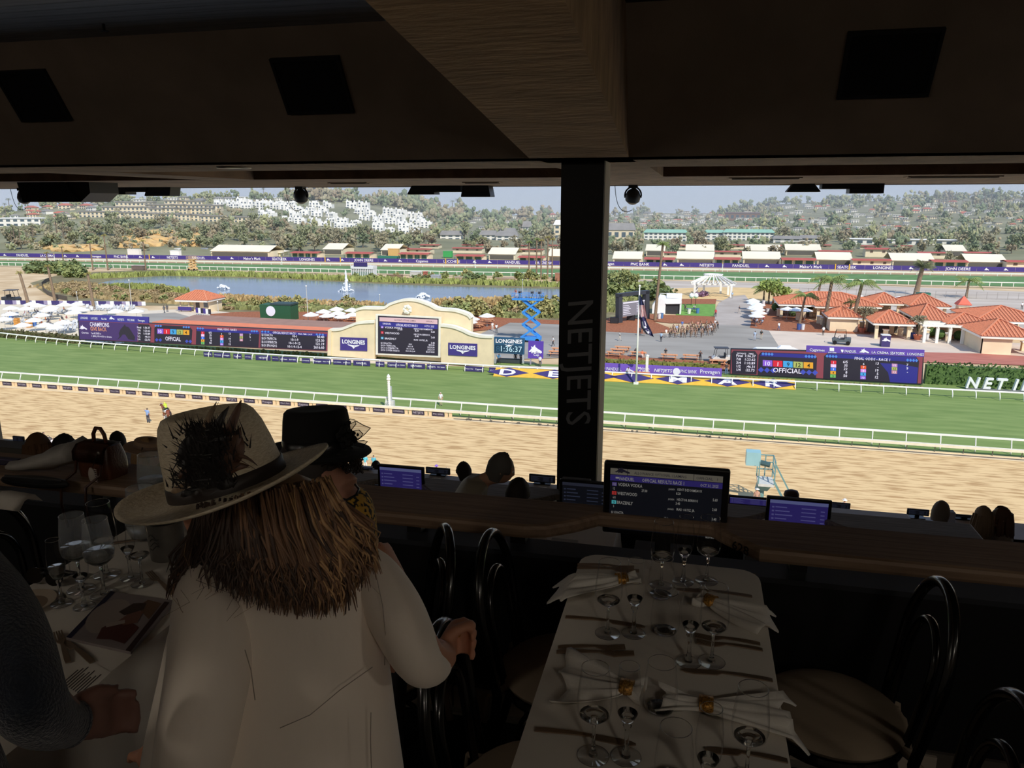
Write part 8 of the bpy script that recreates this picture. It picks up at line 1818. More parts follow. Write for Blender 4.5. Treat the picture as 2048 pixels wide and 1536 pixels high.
# on the brown counter: satchel, jacket heap, purse, pamphlet
lea=mat('brown_leather',(96,56,38),.35,var=.3,scale=14,bump=.12,bscale=120);lea_d=mat('dark_leather',(70,36,22),.4,var=.2,scale=20)
p=atZ(190,957,24.83);t=thing('satchel','brown leather satchel with a tall loop handle standing on the counter','bag',(p.x,2.72,24.83),rz=-.12)
def rbox(hw,hd,z0,z1,taper=.0,n=5,bulge=0.012):
 rings=[]
 for i in range(9):
  f=i/8;z=z0+(z1-z0)*f;e=1-taper*f;k=.93+.07*math.sin(PI*min(1,f*1.0));r=[]
  for(sx,sy,a0)in((1,1,0),(-1,1,1),(-1,-1,2),(1,-1,3)):
   for j in range(n):a=(a0+j/(n-1))*PI/2;c=.028;r.append(Vector((sx*(hw*e*k-c)+c*math.cos(a),sy*(hd*e*(k+bulge*8*math.sin(PI*f))-c)+c*math.sin(a),z)))
  rings.append(r)
 return MB().loft(rings)
rbox(.098,.062,0.0,.142,.16).build('body',lea,t,60,L=1)
MB().loft([[Vector((x*s_,y_,z))for x in(-.088,-.06,0,.06,.088)]for(y_,z,s_)in((.04,.147,.9),(0,.152,.95),(-.05,.147,1),(-.074,.12,1.02),(-.077,.085,1.0),(-.076,.075,.94))],False,False).build('flap',lea,t,True,L=1)
MB().tube([(-.032,-.005,.145),(-.030,-.005,.185),(-.012,-.005,.213),(.014,-.005,.213),(.032,-.005,.188),(.040,-.005,.145)],[.008,.0085,.0085,.0085,.0085,.008],8).build('handle',lea,t,True,L=1)
for sx in(-.070,.07):MB().tube([(sx,-.066,.10),(sx*1.02,-.085,.03),(sx*1.0-.02,-.145,-.005),(sx-.02,-.155,-.10),(sx-.01,-.15,-.20)],.006,6).build('strap',lea_d,t,True,L=1)
MB().lathe([(.007,-.003),(.010,0),(.007,.003)],12,(.062,-.07,.125),rot=Matrix.Rotation(PI/2,3,'X')).build('ring',met,t,True,L=1)
c=MB();c.loft([[Vector((.032+.020*math.cos(a)*s_,-.088-.003*i,.030+.036*math.sin(a)*s_))for a in[2*PI*k/14 for k in range(14)]]for i,s_ in enumerate((.6,1,.9,.5))]);clip=c.build('hair_clip',plain((190,180,170),.3),t,True,L=1)
for i in range(7):MB().bar((.054-.0015*abs(i-3),-.092,.006+i*.009),(.066,-.094,.004+i*.009),.0028).build('tooth',plain((214,206,198),.3),clip,L=1)
MB().tube([(.06,-.073,.12),(.05,-.085,.09),(.04,-.09,.065)],.0015,5).build('cord',dark,clip,L=1)
p=atZ(75,948,24.83);t=thing('draped_jacket','pale grey jacket sleeve heaped on the counter left of the satchel','jacket',(p.x,p.y,24.835))
m=MB();rows=[]
for i in range(15):
 f=i/14;c=Vector((-.16+.33*f,.02+.05*f,.012+.085*f**1.4));w_=.028+.05*f;r=[]
 for k in range(12):a=2*PI*k/12;r.append(c+Vector((-.2*w_*math.sin(a),w_*math.cos(a)*1.15,w_*.62*math.sin(a)*(1+.25*math.sin(5*a+f*9))))+Vector((0,0,.0)))
 for v in r:v.z=max(v.z,.002)
 rows.append(r)
m.loft(rows);m.build('sleeve',mat('grey_satin',(176,172,166),.5,var=.12,scale=12,bump=.25,bscale=18),t,True,L=1)
m=MB();m.loft([[Vector((.12+.08*g+.02*f,.06+.05*f,.055+.04*g*math.sin(f*3)+.03*f))for g in(-1,-.5,0,.5,1)]for f in(0,.3,.6,1)],False,False);m.build('collar',mat('grey_satin_edge',(190,186,180),.5,var=.1,scale=12),t,True,L=1)
p=atZ(70,968,24.83);t=thing('clutch_purse','flat black clutch purse under the jacket heap on the counter','purse',(p.x,p.y,24.83));MB().loft([[Vector((.17*math.cos(a)*s_,.045*math.sin(a)*s_,z))for a in[2*PI*k/20 for k in range(20)]]for z,s_ in((0,.96),(.008,1),(.02,.96),(.024,.8))]).build('body',plain((16,16,18),.4),t,50,L=1);MB().bar((-.15,0,.026),(.14,0,.026),.006).build('zip',plain((60,60,62),.3),t,L=1)
p=atZ(2,925,24.83);t=thing('pamphlet','dark purple pamphlet on the counter at the left edge','paper',(p.x,p.y,24.83));MB().box(-.08,.05,-.03,.06,0,.004).build('cover',plain((44,36,70),.4),t,L=1);MB().box(-.07,.04,.02,.03,.004,.0045).build('print',plain((120,112,150),.4),t,L=1)
p=atZ(28,997,24.92);t=thing('folded_cloth','pale folded cloth over the chair back at the left edge','cloth',(-2.55,2.25,24.905));MB().loft([[Vector((x,y_,z+.004*math.sin(x*40)))for x in(-.16,-.1,-.04,.02,.08,.13)]for y_,z in((-.05,-.03),(-.02,.0),(.03,.008),(.06,-.03))],False,False).build('cloth',cloth_m,t,True,L=1)
# things on the second tier tables, seen under the counter
def smallbox(x,y,w_,d_,h,rgb,name,cat,lab,z=23.621,dot=False):
 p=atZ(x,y,z);t=thing(name,lab,cat,(p.x,p.y,z));MB().box(-w_/2,w_/2,-d_/2,d_/2,0,h).build('body',plain(rgb),t,L=1);MB().box(-w_/2+.005,w_/2-.005,-d_/2+.005,d_/2-.005,h,h+.006).build('top_face',plain(tuple(int(c*.85)for c in rgb)),t,L=1)
 if dot:MB().lathe([(0,0),(.016,0),(.016,.002),(0,.002)],12,(0,-d_/2,h*.55),rot=Matrix.Rotation(PI/2,3,'X')).build('logo',dark,t,L=1)
smallbox(1128,1104,.19,.09,.075,(206,200,190),'caddy_box','box','white caddy box with a dark round logo on the second tier table',dot=True);smallbox(1088,1098,.16,.12,.04,(110,110,112),'newspaper_stack','newspaper','stack of folded papers on the second tier beside the caddy box');smallbox(1155,1100,.06,.05,.03,(80,70,66),'dark_trinket','box','small dark thing beside the caddy box on the second tier')
smallbox(1555,1128,.13,.02,.004,(90,70,56),'table_knife','cutlery','knife on the second tier table right of 628');smallbox(1510,1138,.16,.14,.12,(130,132,134),'grey_stand','stand','grey metal stand at the left end of the second tier table right of 628',23.5);smallbox(1652,1152,.03,.03,.02,(50,46,44),'table_token','token','small dark round thing on the second tier table right of 628')
smallbox(800,1050,.2,.1,.02,(170,150,130),'folder','folder','tan folder on the second tier table under the counter');smallbox(1150,975,.25,.2,.05,(120,116,108),'newspaper_stack','newspaper','stack of newspapers on the second tier counter left of the pillar monitor',23.62)
smallbox(1893,1044,.14,.1,.13,(206,214,236),'napkin_box','box','pale blue white box before the grey haired guest',22.425)
smallbox(20,905,.5,.2,.08,(120,116,108),'newspaper_stack','newspaper','stack of folded newspapers on the second tier at the far left',23.62)
# PEOPLE OF THE TERRACE
def remesh(mb,voxel,it=6):
 me=mb.mesh('raw',plain((150,150,150)));o=bpy.data.objects.new('raw',me);COL.objects.link(o)
 r=o.modifiers.new('r','REMESH');r.mode='VOXEL';r.voxel_size=voxel;r.use_smooth_shade=True
 s=o.modifiers.new('s','SMOOTH');s.iterations=it;s.factor=.5
 bpy.context.view_layer.update();out=bpy.data.meshes.new_from_object(o.evaluated_get(bpy.context.evaluated_depsgraph_get()))
 bpy.data.objects.remove(o);bpy.data.meshes.remove(me);out.materials.clear();return out
def head_into(mb,c,fwd,up,s=1.0):
 f=Vector(fwd).normalized();u=(Vector(up)-f*Vector(up).dot(f)).normalized();r=f.cross(u);vs,fs=_ico(4);out=[]
 g=lambda a,b,w1,w2:math.exp(-(a/w1)**2-(b/w2)**2)
 for p in vs:
  x,y,z=p.x,p.y,p.z;X,Y,Z=x*.076,y*.098,z*.118
  if z<0:X*=1+.30*z;Y+=.012*max(0,y)*(-z)
  if y<0:X*=1+.06*(-y)
  if y>0:
   Y+=.026*g(x,z+.17,.15,.16)+.012*g(x,z-.05,.10,.20)+.006*g(x,z-.22,.6,.10)+.008*g(x,z+.50,.26,.07)+.006*g(x,z+.62,.26,.06)+.010*g(x,z+.88,.3,.14)-.004*g(x,z+.56,.3,.03)
   for sx in(-1,1):Y+=-.010*g(x-sx*.36,z-.06,.17,.12)+.004*g(x-sx*.5,z+.2,.2,.2)
  out.append(Vector(c)+(r*X+f*Y+u*Z)*s)
 mb.add(out,fs)
 for sx in(-1,1):mb.ico(Vector(c)+(r*sx*.078-f*.008-u*.008)*s,.028*s,2,sx=.55,sy=.8,sz=1.0)
 return r,f,u
def eyes(par,c,r,f,u,s,root):
 for sx in(-1,1):
  e=MB().ico(Vector(c)+(r*sx*.030+f*.083+u*.008)*s,.0125*s,2).build('eye',plain((226,222,216),.2),par,True,L=0)
  MB().ico(Vector(c)+(r*sx*.030+f*.0925+u*.008)*s,.0055*s,1).build('iris',plain((60,46,36),.2),e,True,L=0)
def hair_cap(c,r,f,u,s,back=.0,drop=.02,thick=.012,rows=14,cols=20,wav=.004,seed=0):
 m=MB();rr2=random.Random(seed);vs=[]
 for i in range(rows+1):
  ph=PI*(.0+.66*i/rows)
  for j in range(cols+1):
   th=-PI*.70+1.40*PI*j/cols
   zz=math.cos(ph);rad=math.sin(ph);y=-math.cos(th)*rad;x=math.sin(th)*rad
   low=ph>PI*.46 and abs(th)>PI*.52
   k=1+thick/.09+rr2 .uniform(-wav,wav)*8
   p=Vector(c)+(r*x*.079*k+f*(y*.100*k-.004)+u*((zz*.121*k)if not low else max(zz,.08)*.121*k))*s
   if ph>PI*.5:p-=u*drop*(ph-PI*.5)
   vs.append(p)
 fs=[(i*(cols+1)+j,i*(cols+1)+j+1,(i+1)*(cols+1)+j+1,(i+1)*(cols+1)+j)for i in range(rows)for j in range(cols)]
 m.v=vs;m.f=fs;m.m=[0]*len(fs);return m
def limb(mb,pts,rs,n=10):mb.tube(pts,rs,n)
def guest(lab,px,tier,ground,face,shirt,trousers,hairc,skin,pose_k='sit',hair='short',hat=None,head_h=None,lean=0.0,dip=-.15,hat_m=None,voxel=.014,chair=True,nf=0.0):
 hh=head_h or 1.22;z=FZ[tier]+hh;P=atZ(px[0],px[1],z);s=hh/1.22 if pose_k=='sit' else hh/1.55
 a=math.radians(face);F_=Vector((math.cos(a),math.sin(a),0));Rr=Vector((math.sin(a),-math.cos(a),0));U_=Vector((0,0,1))
 fl=FZ[tier];B=Vector((P.x,P.y,fl))-F_*(.03+lean+nf)*s
 def Q(x,y,zz):return B+(Rr*x+F_*y)*s+U_*zz*s
 H=Q(0,.03+lean+nf,hh/s);m=MB();hip=.52 if pose_k=='sit' else .95;nk=hh/s-.13;sh=nk-.055+nf*.5
 C=Q(0,lean*.75,sh-.12)
 m.loft([[Q(0,lean*k,zz)+(Rr*wx*math.cos(t)+F_*wy*math.sin(t))*s for t in[2*PI*i/16 for i in range(16)]]for k,zz,wx,wy in((0,hip-.06,.15,.12),(.02,hip+.04,.165,.125),(.25,hip+.16,.15,.11),(.55,sh-.22,.175,.125),(.75,sh-.10,.205,.13),(.88,sh-.01,.195,.105),(.95,sh+.04,.11,.075))])
 limb(m,[Q(0,lean*.95,sh),Q(0,lean+nf*.6,nk+.02+nf*.3),H-U_*.06*s],[.062*s,.054*s,.055*s])
 r,f,u=head_into(m,H,F_+U_*dip,U_,s*.98)
 el=[]
 for sx in(-1,1):
  S=Q(sx*.18,lean*.88,sh-.02);E=Q(sx*.25,lean*.6+.06,sh-.28);W=Q(sx*.14,lean+.28,sh-.30 if pose_k!='sit' else .80);limb(m,[S,S.lerp(E,.5),E,E.lerp(W,.5),W],[.058*s,.052*s,.043*s,.040*s,.031*s]);el.append((S,E,W))
  m.ico(W+F_*.05*s,.042*s,2,sy=1.0,sz=.55)
  for k in range(4):limb(m,[W+F_*.06*s+Rr*(k-1.5)*.019*s,W+F_*.10*s+Rr*(k-1.5)*.022*s-U_*.008,W+F_*(.135-.01*abs(k-1.4))*s+Rr*(k-1.5)*.022*s-U_*.03*s],[.011*s,.010*s,.008*s],6)
  limb(m,[W+F_*.03*s-Rr*sx*.03*s,W+F_*.07*s-Rr*sx*.055*s,W+F_*.10*s-Rr*sx*.055*s],[.012*s,.011*s,.009*s],6)
  if pose_k=='sit':limb(m,[Q(sx*.09,0,hip),Q(sx*.12,.42,hip+.0),Q(sx*.12,.44,.10),Q(sx*.12,.50,.05),Q(sx*.12,.60,.045)],[.095*s,.07*s,.05*s,.05*s,.04*s])
  else:limb(m,[Q(sx*.10,0,hip-.04),Q(sx*.11,.02,.52),Q(sx*.12,0,.10),Q(sx*.12,.06,.05),Q(sx*.12,.15,.045)],[.10*s,.07*s,.05*s,.05*s,.04*s])
 me=remesh(m,voxel*s)
 for c in(SKIN_T[skin],shirt,trousers,(40,38,40)):me.materials.append(plain(c))
 for p in me.polygons:
  c=p.center;zz=(c.z-fl)/s;hand=any((c-W).length<(W-E).length*.45 or(c-W-F_*.08*s).length<.11*s for S,E,W in el)
  p.material_index=0 if hand or(c-H).length<.135*s and c.z>H.z-.15*s and(c-(H-U_*.1*s)).length<.15*s or((c-Q(0,lean+nf*.6,nk+.02+nf*.3)).length<.085*s)else(1 if zz>hip-.02 or((c-B).xy.length<.17*s and zz>hip-.05)else(3 if zz<.085 else 2));p.use_smooth=True
 root=thing('person',lab,'person',B)
 o=bpy.data.objects.new('body',me);COL.objects.link(o);o.parent=root;me.transform(Matrix.Translation(-B))
 eyes(root,H,r,f,u,s*.98,True)
 hm_=plain(hairc,.7)
 hc=hair_cap(H,r,f,u,s*.98,seed=int(px[0]),drop=.05 if hair=='short' else .12)
 if hair=='long':
  rr2=random.Random(int(px[1]))
  for k in range(46):
   t_=rr2 .uniform(-1.9,1.9);d=(r*math.sin(t_)*.085-f*math.cos(t_)*.105);p0=H+d*s+u*rr2 .uniform(-.02,.06)*s;L=rr2 .uniform(.22,.34)*s
   hc.tube([p0,p0+d*.18-U_*L*.4,p0+d*.30-U_*L*.75+Rr*rr2 .uniform(-.02,.02),p0+d*.15-U_*L+Rr*rr2 .uniform(-.03,.03)],[.016*s,.018*s,.014*s,.004*s],6)
 hc.build('hair',hm_,root,True)
 if hat=='boater':
  M3=Matrix((r,f,u)).transposed();hb_=MB().lathe([(.0,.118),(.092,.118),(.096,.112),(.098,.062),(.17,.058),(.172,.053),(.098,.048),(0,.05)],30,H,rot=M3,sx=1.0,sy=1.12);ho=hb_.build('hat',hat_m,root,40)
  MB().lathe([(.0995,.062),(.0995,.09)],30,H,rot=M3,sy=1.12).build('hat_band',mat('satin_hat_band',(150,126,110),.35),ho,True);MB().loft([[H+r*(.1+.012*i)+u*(.078+w_)+f*.02 for w_ in(-.02,0,.02)]for i in range(3)],False,False).build('bow',mat('satin_bow',(170,150,136),.35),ho,True)
 elif hat=='cap':
  M3=Matrix((r,f,u)).transposed();MB().lathe([(.098,.055),(.102,.075),(.085,.125),(.04,.145),(0,.148)],24,H,rot=M3,sy=1.12).build('hat',hat_m,root,True)
 if chair and pose_k=='sit':
  c=dup(ch0,Vector((B.x,B.y,fl)),a,'black bentwood chair under the '+lab.split(' at ')[0].split(' on ')[0].split(' in ')[0]+' at tier %s'%('two' if tier==1 else 'three' if tier==2 else 'four'));c.scale=(s,)*3;c['label']=('bentwood chair that the %s sits on'%lab)[:200]
  c['label']=' '.join(c['label'].split()[:16])
 return root
straw_b=mat('tan_felt_hat',(176,146,120),.7,var=.06,scale=20)
guest('grey haired man in a pale polo leaning over the second tier table',(1003,938),1,0,20,(150,140,122),(44,48,60),(92,88,84),0,'stand','short',None,1.42,.24,-.3,nf=.15,chair=False)
guest('dark haired child in a fur vest beside the leaning man',(1036,990),1,0,70,(190,176,164),(60,56,60),(40,30,26),0,'sit','short',None,1.18,.02,-.2)
guest('blonde woman in a tan boater hat, in profile, left on the second tier',(296,908),1,0,5,(90,80,76),(60,60,66),(176,140,96),0,'sit','long','boater',1.26,.03,-.15,straw_b)
guest('woman with long brown hair in a pale wrap at the far left',(76,898),1,0,100,(150,136,124),(60,60,66),(110,76,48),0,'sit','long',None,1.26,.02,-.15)
guest('dark haired person behind the jacket heap at the left',(130,898),1,0,75,(40,40,46),(40,40,46),(34,30,30),1,'sit','short',None,1.22,.02,-.15)
guest('man in a dark suit in profile, left on the third tier',(235,882),2,0,175,(36,40,50),(36,40,50),(40,36,34),1,'sit','short',None,1.28,.02,-.1)
guest('woman with tied dark hair on the third tier, left of the leaning man',(927,944),2,0,150,(70,60,58),(50,50,54),(44,34,30),0,'sit','short',None,1.22,.02,-.1)
guest('grey haired guest in a patterned shirt on the third tier at the right',(1881,1026),2,0,60,(110,96,82),(60,60,66),(122,112,104),0,'sit','short',None,1.22,.03,-.3)
guest('light haired guest at the right, left of two on the third tier',(1966,1035),2,0,95,(130,120,112),(60,60,66),(138,116,94),0,'sit','long',None,1.18,.02,-.1)
guest('brown haired woman at the right, right of two on the third tier',(2001,1036),2,0,170,(150,140,132),(60,60,66),(92,62,44),0,'sit','long',None,1.2,.02,-.1)
guest('guest in a dark flat cap on the lowest tier behind the purple monitor',(1583,998),3,0,170,(60,60,66),(60,60,66),(60,50,46),1,'sit','short','cap',1.22,.02,-.1,plain((58,44,40)))
guest('dark haired guest on the lowest tier behind the left purple monitor',(752,936),3,0,100,(60,60,66),(60,60,66),(40,34,30),1,'sit','short',None,1.2,.02,-.1)
p=atZ(1068,1072,23.62)
fv=MB();rr=random.Random(3)
for k in range(900):
 a=rr.uniform(0,2*PI);zz=rr.uniform(-.32,.02);c=Vector((p.x+.165*math.cos(a),p.y-.10+.12*math.sin(a),p.z+zz));d=Vector((math.cos(a),math.sin(a),-.9));fv.bar(c,c+d*.045+Vector((rr.uniform(-.01,.01),0,0)),.006,.003)
ch_=[o for o in bpy.data.objects if o.get('label','').startswith('dark haired child')][0]
o=fv.build('fur_vest',mat('pale_fur',(206,188,172),.9,var=.3,scale=30),ch_);o['kind']='stuff'
# the woman in the cream jacket
def ringpx(y,xl,xr,d,th,n=24,sq=.8,tilt=0.0):
 L,Rr=atD(xl,y,d),atD(xr,y,d);c=(L+Rr)/2;h=(Rr-L)/2;fwd=Vector((-math.sin(YAW),math.cos(YAW),tilt));out=[]
 for i in range(n):
  a=2*PI*i/n;ca,sa=math.cos(a),math.sin(a);out.append(c+h*math.copysign(abs(ca)**sq,ca)+fwd*th*math.copysign(abs(sa)**sq,sa))
 return out
FW_H=Vector((-math.sin(YAW),math.cos(YAW),0));UPZ=Vector((0,0,1))
jacket_m=mat('cream_crepe_jacket',(240,228,214),.75,var=.06,scale=4,bump=.35,bscale=5.0,stretch=(1,1,.35),sheen=.2)
base=atD(560,1500,1.36);base.z=23.98
woman=thing('person','woman in a cream jacket and feathered straw hat bending over the left table','person',base)
bm=MB();HC=atD(462,1026,1.455);fdir=(-_rt*.75+FW_H*.45-UPZ*.45).normalized()
r1,f1,u1=head_into(bm,HC,fdir,UPZ-_rt*.25,.98)
limb(bm,[atD(545,1115,1.42),atD(515,1080,1.43),atD(480,1050,1.45)],[.06,.055,.055])
bm.loft([ringpx(y,a+14,b-14,1.39,t_)for y,a,b,t_ in((1092,470,640,.05),(1130,415,735,.08),(1220,365,740,.09),(1360,340,760,.095),(1520,320,780,.11))])
hipL,hipR=base+_rt*-.10+UPZ*.86,base+_rt*.12+UPZ*.86
for hp_ in(hipL,hipR):limb(bm,[hp_,Vector((hp_.x,hp_.y+.02,24.45)),Vector((hp_.x,hp_.y,24.06)),Vector((hp_.x,hp_.y+.05,24.03)),Vector((hp_.x-.02,hp_.y+.15,24.02))],[.10,.07,.05,.05,.04])
SR,ER,WR=atD(730,1120,1.42),atD(848,1322,1.30),atD(886,1312,1.43)
limb(bm,[SR,SR.lerp(ER,.5),ER,ER.lerp(WR,.5),WR],[.055,.048,.04,.036,.028])
SL,EL,WL=atD(410,1150,1.36),atD(405,1370,1.27),atD(330,1520,1.33)
limb(bm,[SL,SL.lerp(EL,.5),EL,EL.lerp(WL,.5),WL],[.055,.048,.04,.036,.028])
K=atD(897,1296,1.45);hd=(K-WR).normalized();bm.loft([[c+(UPZ*math.cos(a)*.036+hd.cross(UPZ)*math.sin(a)*.016)*s_ for a in[2*PI*i/12 for i in range(12)]]for c,s_ in((WR,.8),(WR.lerp(K,.4),1.0),(WR.lerp(K,.8),1.1),(K+hd*.01,1.0))])
side=hd.cross(UPZ).normalized()
for k in range(4):
 q=K+UPZ*(.030-.019*k)+hd*.008;l_=(.9,1.0,.96,.8)[k]
 limb(bm,[q,q+hd*.026*l_-side*.004,q+hd*.040*l_+side*.012,q+hd*.034*l_+side*.034,q+hd*.012*l_+side*.040],[.0105,.0100,.0095,.0085,.007],8)
q=WR.lerp(K,.45)+UPZ*.03;limb(bm,[q,q+hd*.025+side*.02+UPZ*.008,q+hd*.05+side*.034+UPZ*.004],[.012,.011,.009],8)
q=WL;dl=Vector((-.6,.5,-.3)).normalized();bm.ico(q+dl*.05,.04,2,sz=.6)
for k in range(5):o_=Vector((.5,.6,0))*(k-2)*.02;limb(bm,[q+dl*.07+o_,q+dl*.11+o_*1.2,q+dl*.14+o_*1.2-UPZ*.02],[.010,.009,.007],6)
me=remesh(bm,.0065,4);me.transform(Matrix.Translation(-base))
for c in((190,134,106),(70,66,66)):me.materials.append(plain(c))
for p in me.polygons:p.material_index=1 if p.center.z<.75 else 0;p.use_smooth=True
o=bpy.data.objects.new('body',me);COL.objects.link(o);o.parent=woman
eyes(woman,HC,r1,f1,u1,.98,True)
MB().lathe([(.0105,-.002),(.012,0),(.0105,.002)],14,K+UPZ*.011+hd*.03,rot=(hd.to_track_quat('Z','Y')).to_matrix()).build('finger_ring',gold_ring,woman,True)
j=MB();j.loft([ringpx(y,a,b,d,t_,36,.78)for y,a,b,d,t_ in((1082,470,655,1.40,.045),(1092,440,700,1.395,.07),(1106,412,738,1.39,.09),(1135,392,752,1.385,.105),(1185,366,760,1.38,.115),(1260,345,767,1.375,.118),(1340,328,776,1.37,.12),(1440,306,788,1.365,.13),(1540,290,802,1.36,.14),(1660,278,818,1.36,.15),(1800,270,835,1.38,.155))],True,False)
jo=j.build('jacket',jacket_m,woman,True)
def tubepx(pts,n=20):return MB().tube([atD(x,y,d)for x,y,r_,d in pts],[r_*d/FOC for x,y,r_,d in pts],n)
def smoothpts(pts,k=4):
 out=[]
 for i in range(len(pts)-1):
  p0,p1,p2,p3=pts[max(i-1,0)],pts[i],pts[i+1],pts[min(i+2,len(pts)-1)]
  for q in range(k):
   s_=q/k;out.append(tuple(.5*((2*p1[c])+(-p0[c]+p2[c])*s_+(2*p0[c]-5*p1[c]+4*p2[c]-p3[c])*s_**2+(-p0[c]+3*p1[c]-3*p2[c]+p3[c])*s_**3)for c in range(4)))
 return out+[pts[-1]]
tubepx(smoothpts([(690,1098,22,1.40),(722,1122,40,1.39),(752,1160,52,1.37),(785,1215,58,1.34),(812,1270,56,1.31),(830,1308,50,1.29),(846,1330,44,1.30),(864,1334,36,1.34),(874,1328,31,1.38)])).build('right_sleeve',jacket_m,woman,True)
tubepx(smoothpts([(470,1105,22,1.38),(430,1135,48,1.36),(418,1190,66,1.32),(422,1260,78,1.28),(418,1340,82,1.245),(402,1430,80,1.22),(385,1520,76,1.21),(360,1600,60,1.24),(325,1640,44,1.28)])).build('left_sleeve',jacket_m,woman,True)
seam=plain((176,164,150),.8)
def seamline(pts,name='seam'):MB().tube([atD(x,y,d)for x,y,d in pts],.0008,5).build(name,seam,jo,True)
seamline([(735,1112,1.285),(752,1150,1.275),(765,1210,1.265),(771,1270,1.275),(769,1330,1.30)]);seamline([(742,1425,1.245),(741,1480,1.24),(743,1540,1.235)]);seamline([(560,1456,1.232),(620,1430,1.232),(680,1380,1.24),(745,1334,1.27)]);seamline([(490,1300,1.19),(502,1340,1.22),(510,1400,1.238)])
MB().tube([atD(x,y,d)for x,y,d in((470,1092,1.34),(540,1088,1.325),(610,1086,1.325),(665,1088,1.345))],[.008,.012,.012,.008],8).build('collar',jacket_m,woman,True)
hdk=mat('dark_brown_hair',(72,54,44),.55,var=.3,scale=40,stretch=(1,1,.1));hmd=mat('auburn_hair',(128,96,72),.5,var=.3,scale=40,stretch=(1,1,.1));hgd=mat('lit_golden_hair',(186,148,106),.5,var=.3,scale=40,stretch=(1,1,.1))  # right-hand locks painted golden for light falling in from outdoors
hb=MB();hb.loft([ringpx(y,a,b,d,t_,20,.9)for y,a,b,d,t_ in((965,430,600,1.39,.07),(985,415,640,1.385,.09),(1020,420,672,1.375,.10),(1060,425,705,1.36,.10),(1100,440,722,1.335,.085),(1135,480,715,1.30,.05),(1160,520,690,1.275,.02))]);hair=hb.build('hair',hmd,woman,True)
rr=random.Random(12);locks=[MB(),MB(),MB()]
for k in range(1150):
 u_=rr.random();x0=395+265*u_;y0=1012-.215*(x0-395)+rr.uniform(-6,26);d0=1.36+rr.uniform(-.09,.01)
 if u_<.16:x3=rr.uniform(338,420);y3=rr.uniform(1140,1215);dm=1.33
 else:v=(u_-.16)/.84;x3=425+330*v**.85+rr.gauss(0,16);y3=(1168+58*math.sin(PI*min(1,v*1.02)*.9))-(v>.72)*(v-.72)*250+rr.uniform(-45,14);dm=1.26
 if x3>752:x3=752-rr.uniform(0,14)
 x3=min(x3,712+(y3-1000)*.62)
 x1=x0+(x3-x0)*.25+rr.gauss(0,6)+4*u_;y1=y0+(y3-y0)*.35;x2=x0+(x3-x0)*.75+rr.gauss(0,12)+4*u_;y2=y0+(y3-y0)*.72;cw=rr.uniform(-14,14)
 pts=[(x0,y0,d0),(x1,y1,d0*.5+dm*.5-.02),(x2,y2,dm-.012),(x3+cw*.4,(y2+y3)/2+4,dm-.018+rr.uniform(-.02,.02)),(x3+cw,y3,dm-.014+rr.uniform(-.02,.015))]
 r0=rr.uniform(.0010,.0030);ci=0 if u_<.30+rr.uniform(-.1,.2)else(2 if u_+rr.uniform(-.25,.22)>.80 else 1)
 if rr.random()<.25:ci=max(0,ci-1)
 locks[ci].tube([atD(*p)for p in pts],[r0,r0*1.2,r0,r0*.75,r0*.25],5)
for k in range(45):
 x=rr.uniform(340,750);y=rr.uniform(1080,1200);locks[rr.randrange(3)].tube([atD(x,y,1.25),atD(x+rr.gauss(0,14),y+24,1.24),atD(x+rr.gauss(0,26),y+rr.uniform(30,60),1.235)],[.0004,.0004,.0002],4)
for i,(l,m_)in enumerate(zip(locks,(hdk,hmd,hgd))):o=l.build('hair_locks',m_,hair,True);o['kind']='stuff'
straw=mat('cream_straw',(232,220,196),.65,rgb2=(206,190,160),scale=90,stretch=(1,1,6),detail=2,bump=.25,bscale=160)
HN=(-_rt*.235+_up*.955-_fw*.135).normalized();HX=(_rt-HN*_rt.dot(HN)).normalized();HY=HN.cross(HX);HO=atD(458,968,1.43);M3=Matrix((HX,HY,HN)).transposed()
hat=MB();prof=[]
rings=[]
for rr_,zz in((.193,.004),(.194,.001),(.192,-.001),(.150,-.006),(.112,-.004),(.108,.0)):rings.append((rr_,zz))
def hatring(r_,z_,n=56,sx=.98,sy=1.06,curl=0.0):return[HO+HX*(r_*sx*math.cos(2*PI*i/n))+HY*(r_*sy*math.sin(2*PI*i/n))+HN*(z_+curl*math.cos(2*PI*i/n*2))for i in range(n)]
outer=[hatring(.106,.002),hatring(.13,.000),hatring(.16,.003,curl=.004),hatring(.185,.008,curl=.009),hatring(.1935,.012,curl=.011),hatring(.194,.008,curl=.011),hatring(.185,.003,curl=.009),hatring(.15,-.005,curl=.003),hatring(.10,-.006)]
hat.loft(outer,False,False);ho=hat.build('hat',straw,woman,True)
cr_=[]
for r_,z_,c_ in((.1055,-.002,0),(.1045,.03,0),(.101,.07,0),(.096,.105,0),(.0885,.128,0),(.079,.140,0),(.066,.143,0),(.045,.134,0),(.02,.126,0),(.004,.125,0)):
 ring_=[]
 for i in range(48):
  a=2*PI*i/48;pinch=1-.10*max(0,math.cos(a-PI*1.15))**4*(z_/.14)
  ring_.append(HO+HX*(r_*pinch*math.cos(a)*.98-.01*z_/.14)+HY*(r_*pinch*math.sin(a)*1.10)+HN*(z_*(1-.04*math.cos(a))))
 cr_.append(ring_)
MB().loft(cr_,False,True).build('crown',straw,ho,True)
ribbon=mat('dark_ribbon',(52,44,40),.5,var=.15,scale=30)
MB().loft([hatring(.1075,.002,48,.98,1.10),hatring(.1078,.008,48,.98,1.10),hatring(.1062,.026,48,.98,1.10),hatring(.1045,.027,48,.98,1.10)],False,False).build('hat_band',ribbon,ho,True)
fea=[mat('black_feather',(26,22,22),.5,var=.3,scale=40),mat('brown_feather',(84,56,40),.5,var=.4,scale=40),mat('tipped_feather',(150,126,100),.6,var=.4,scale=30)]
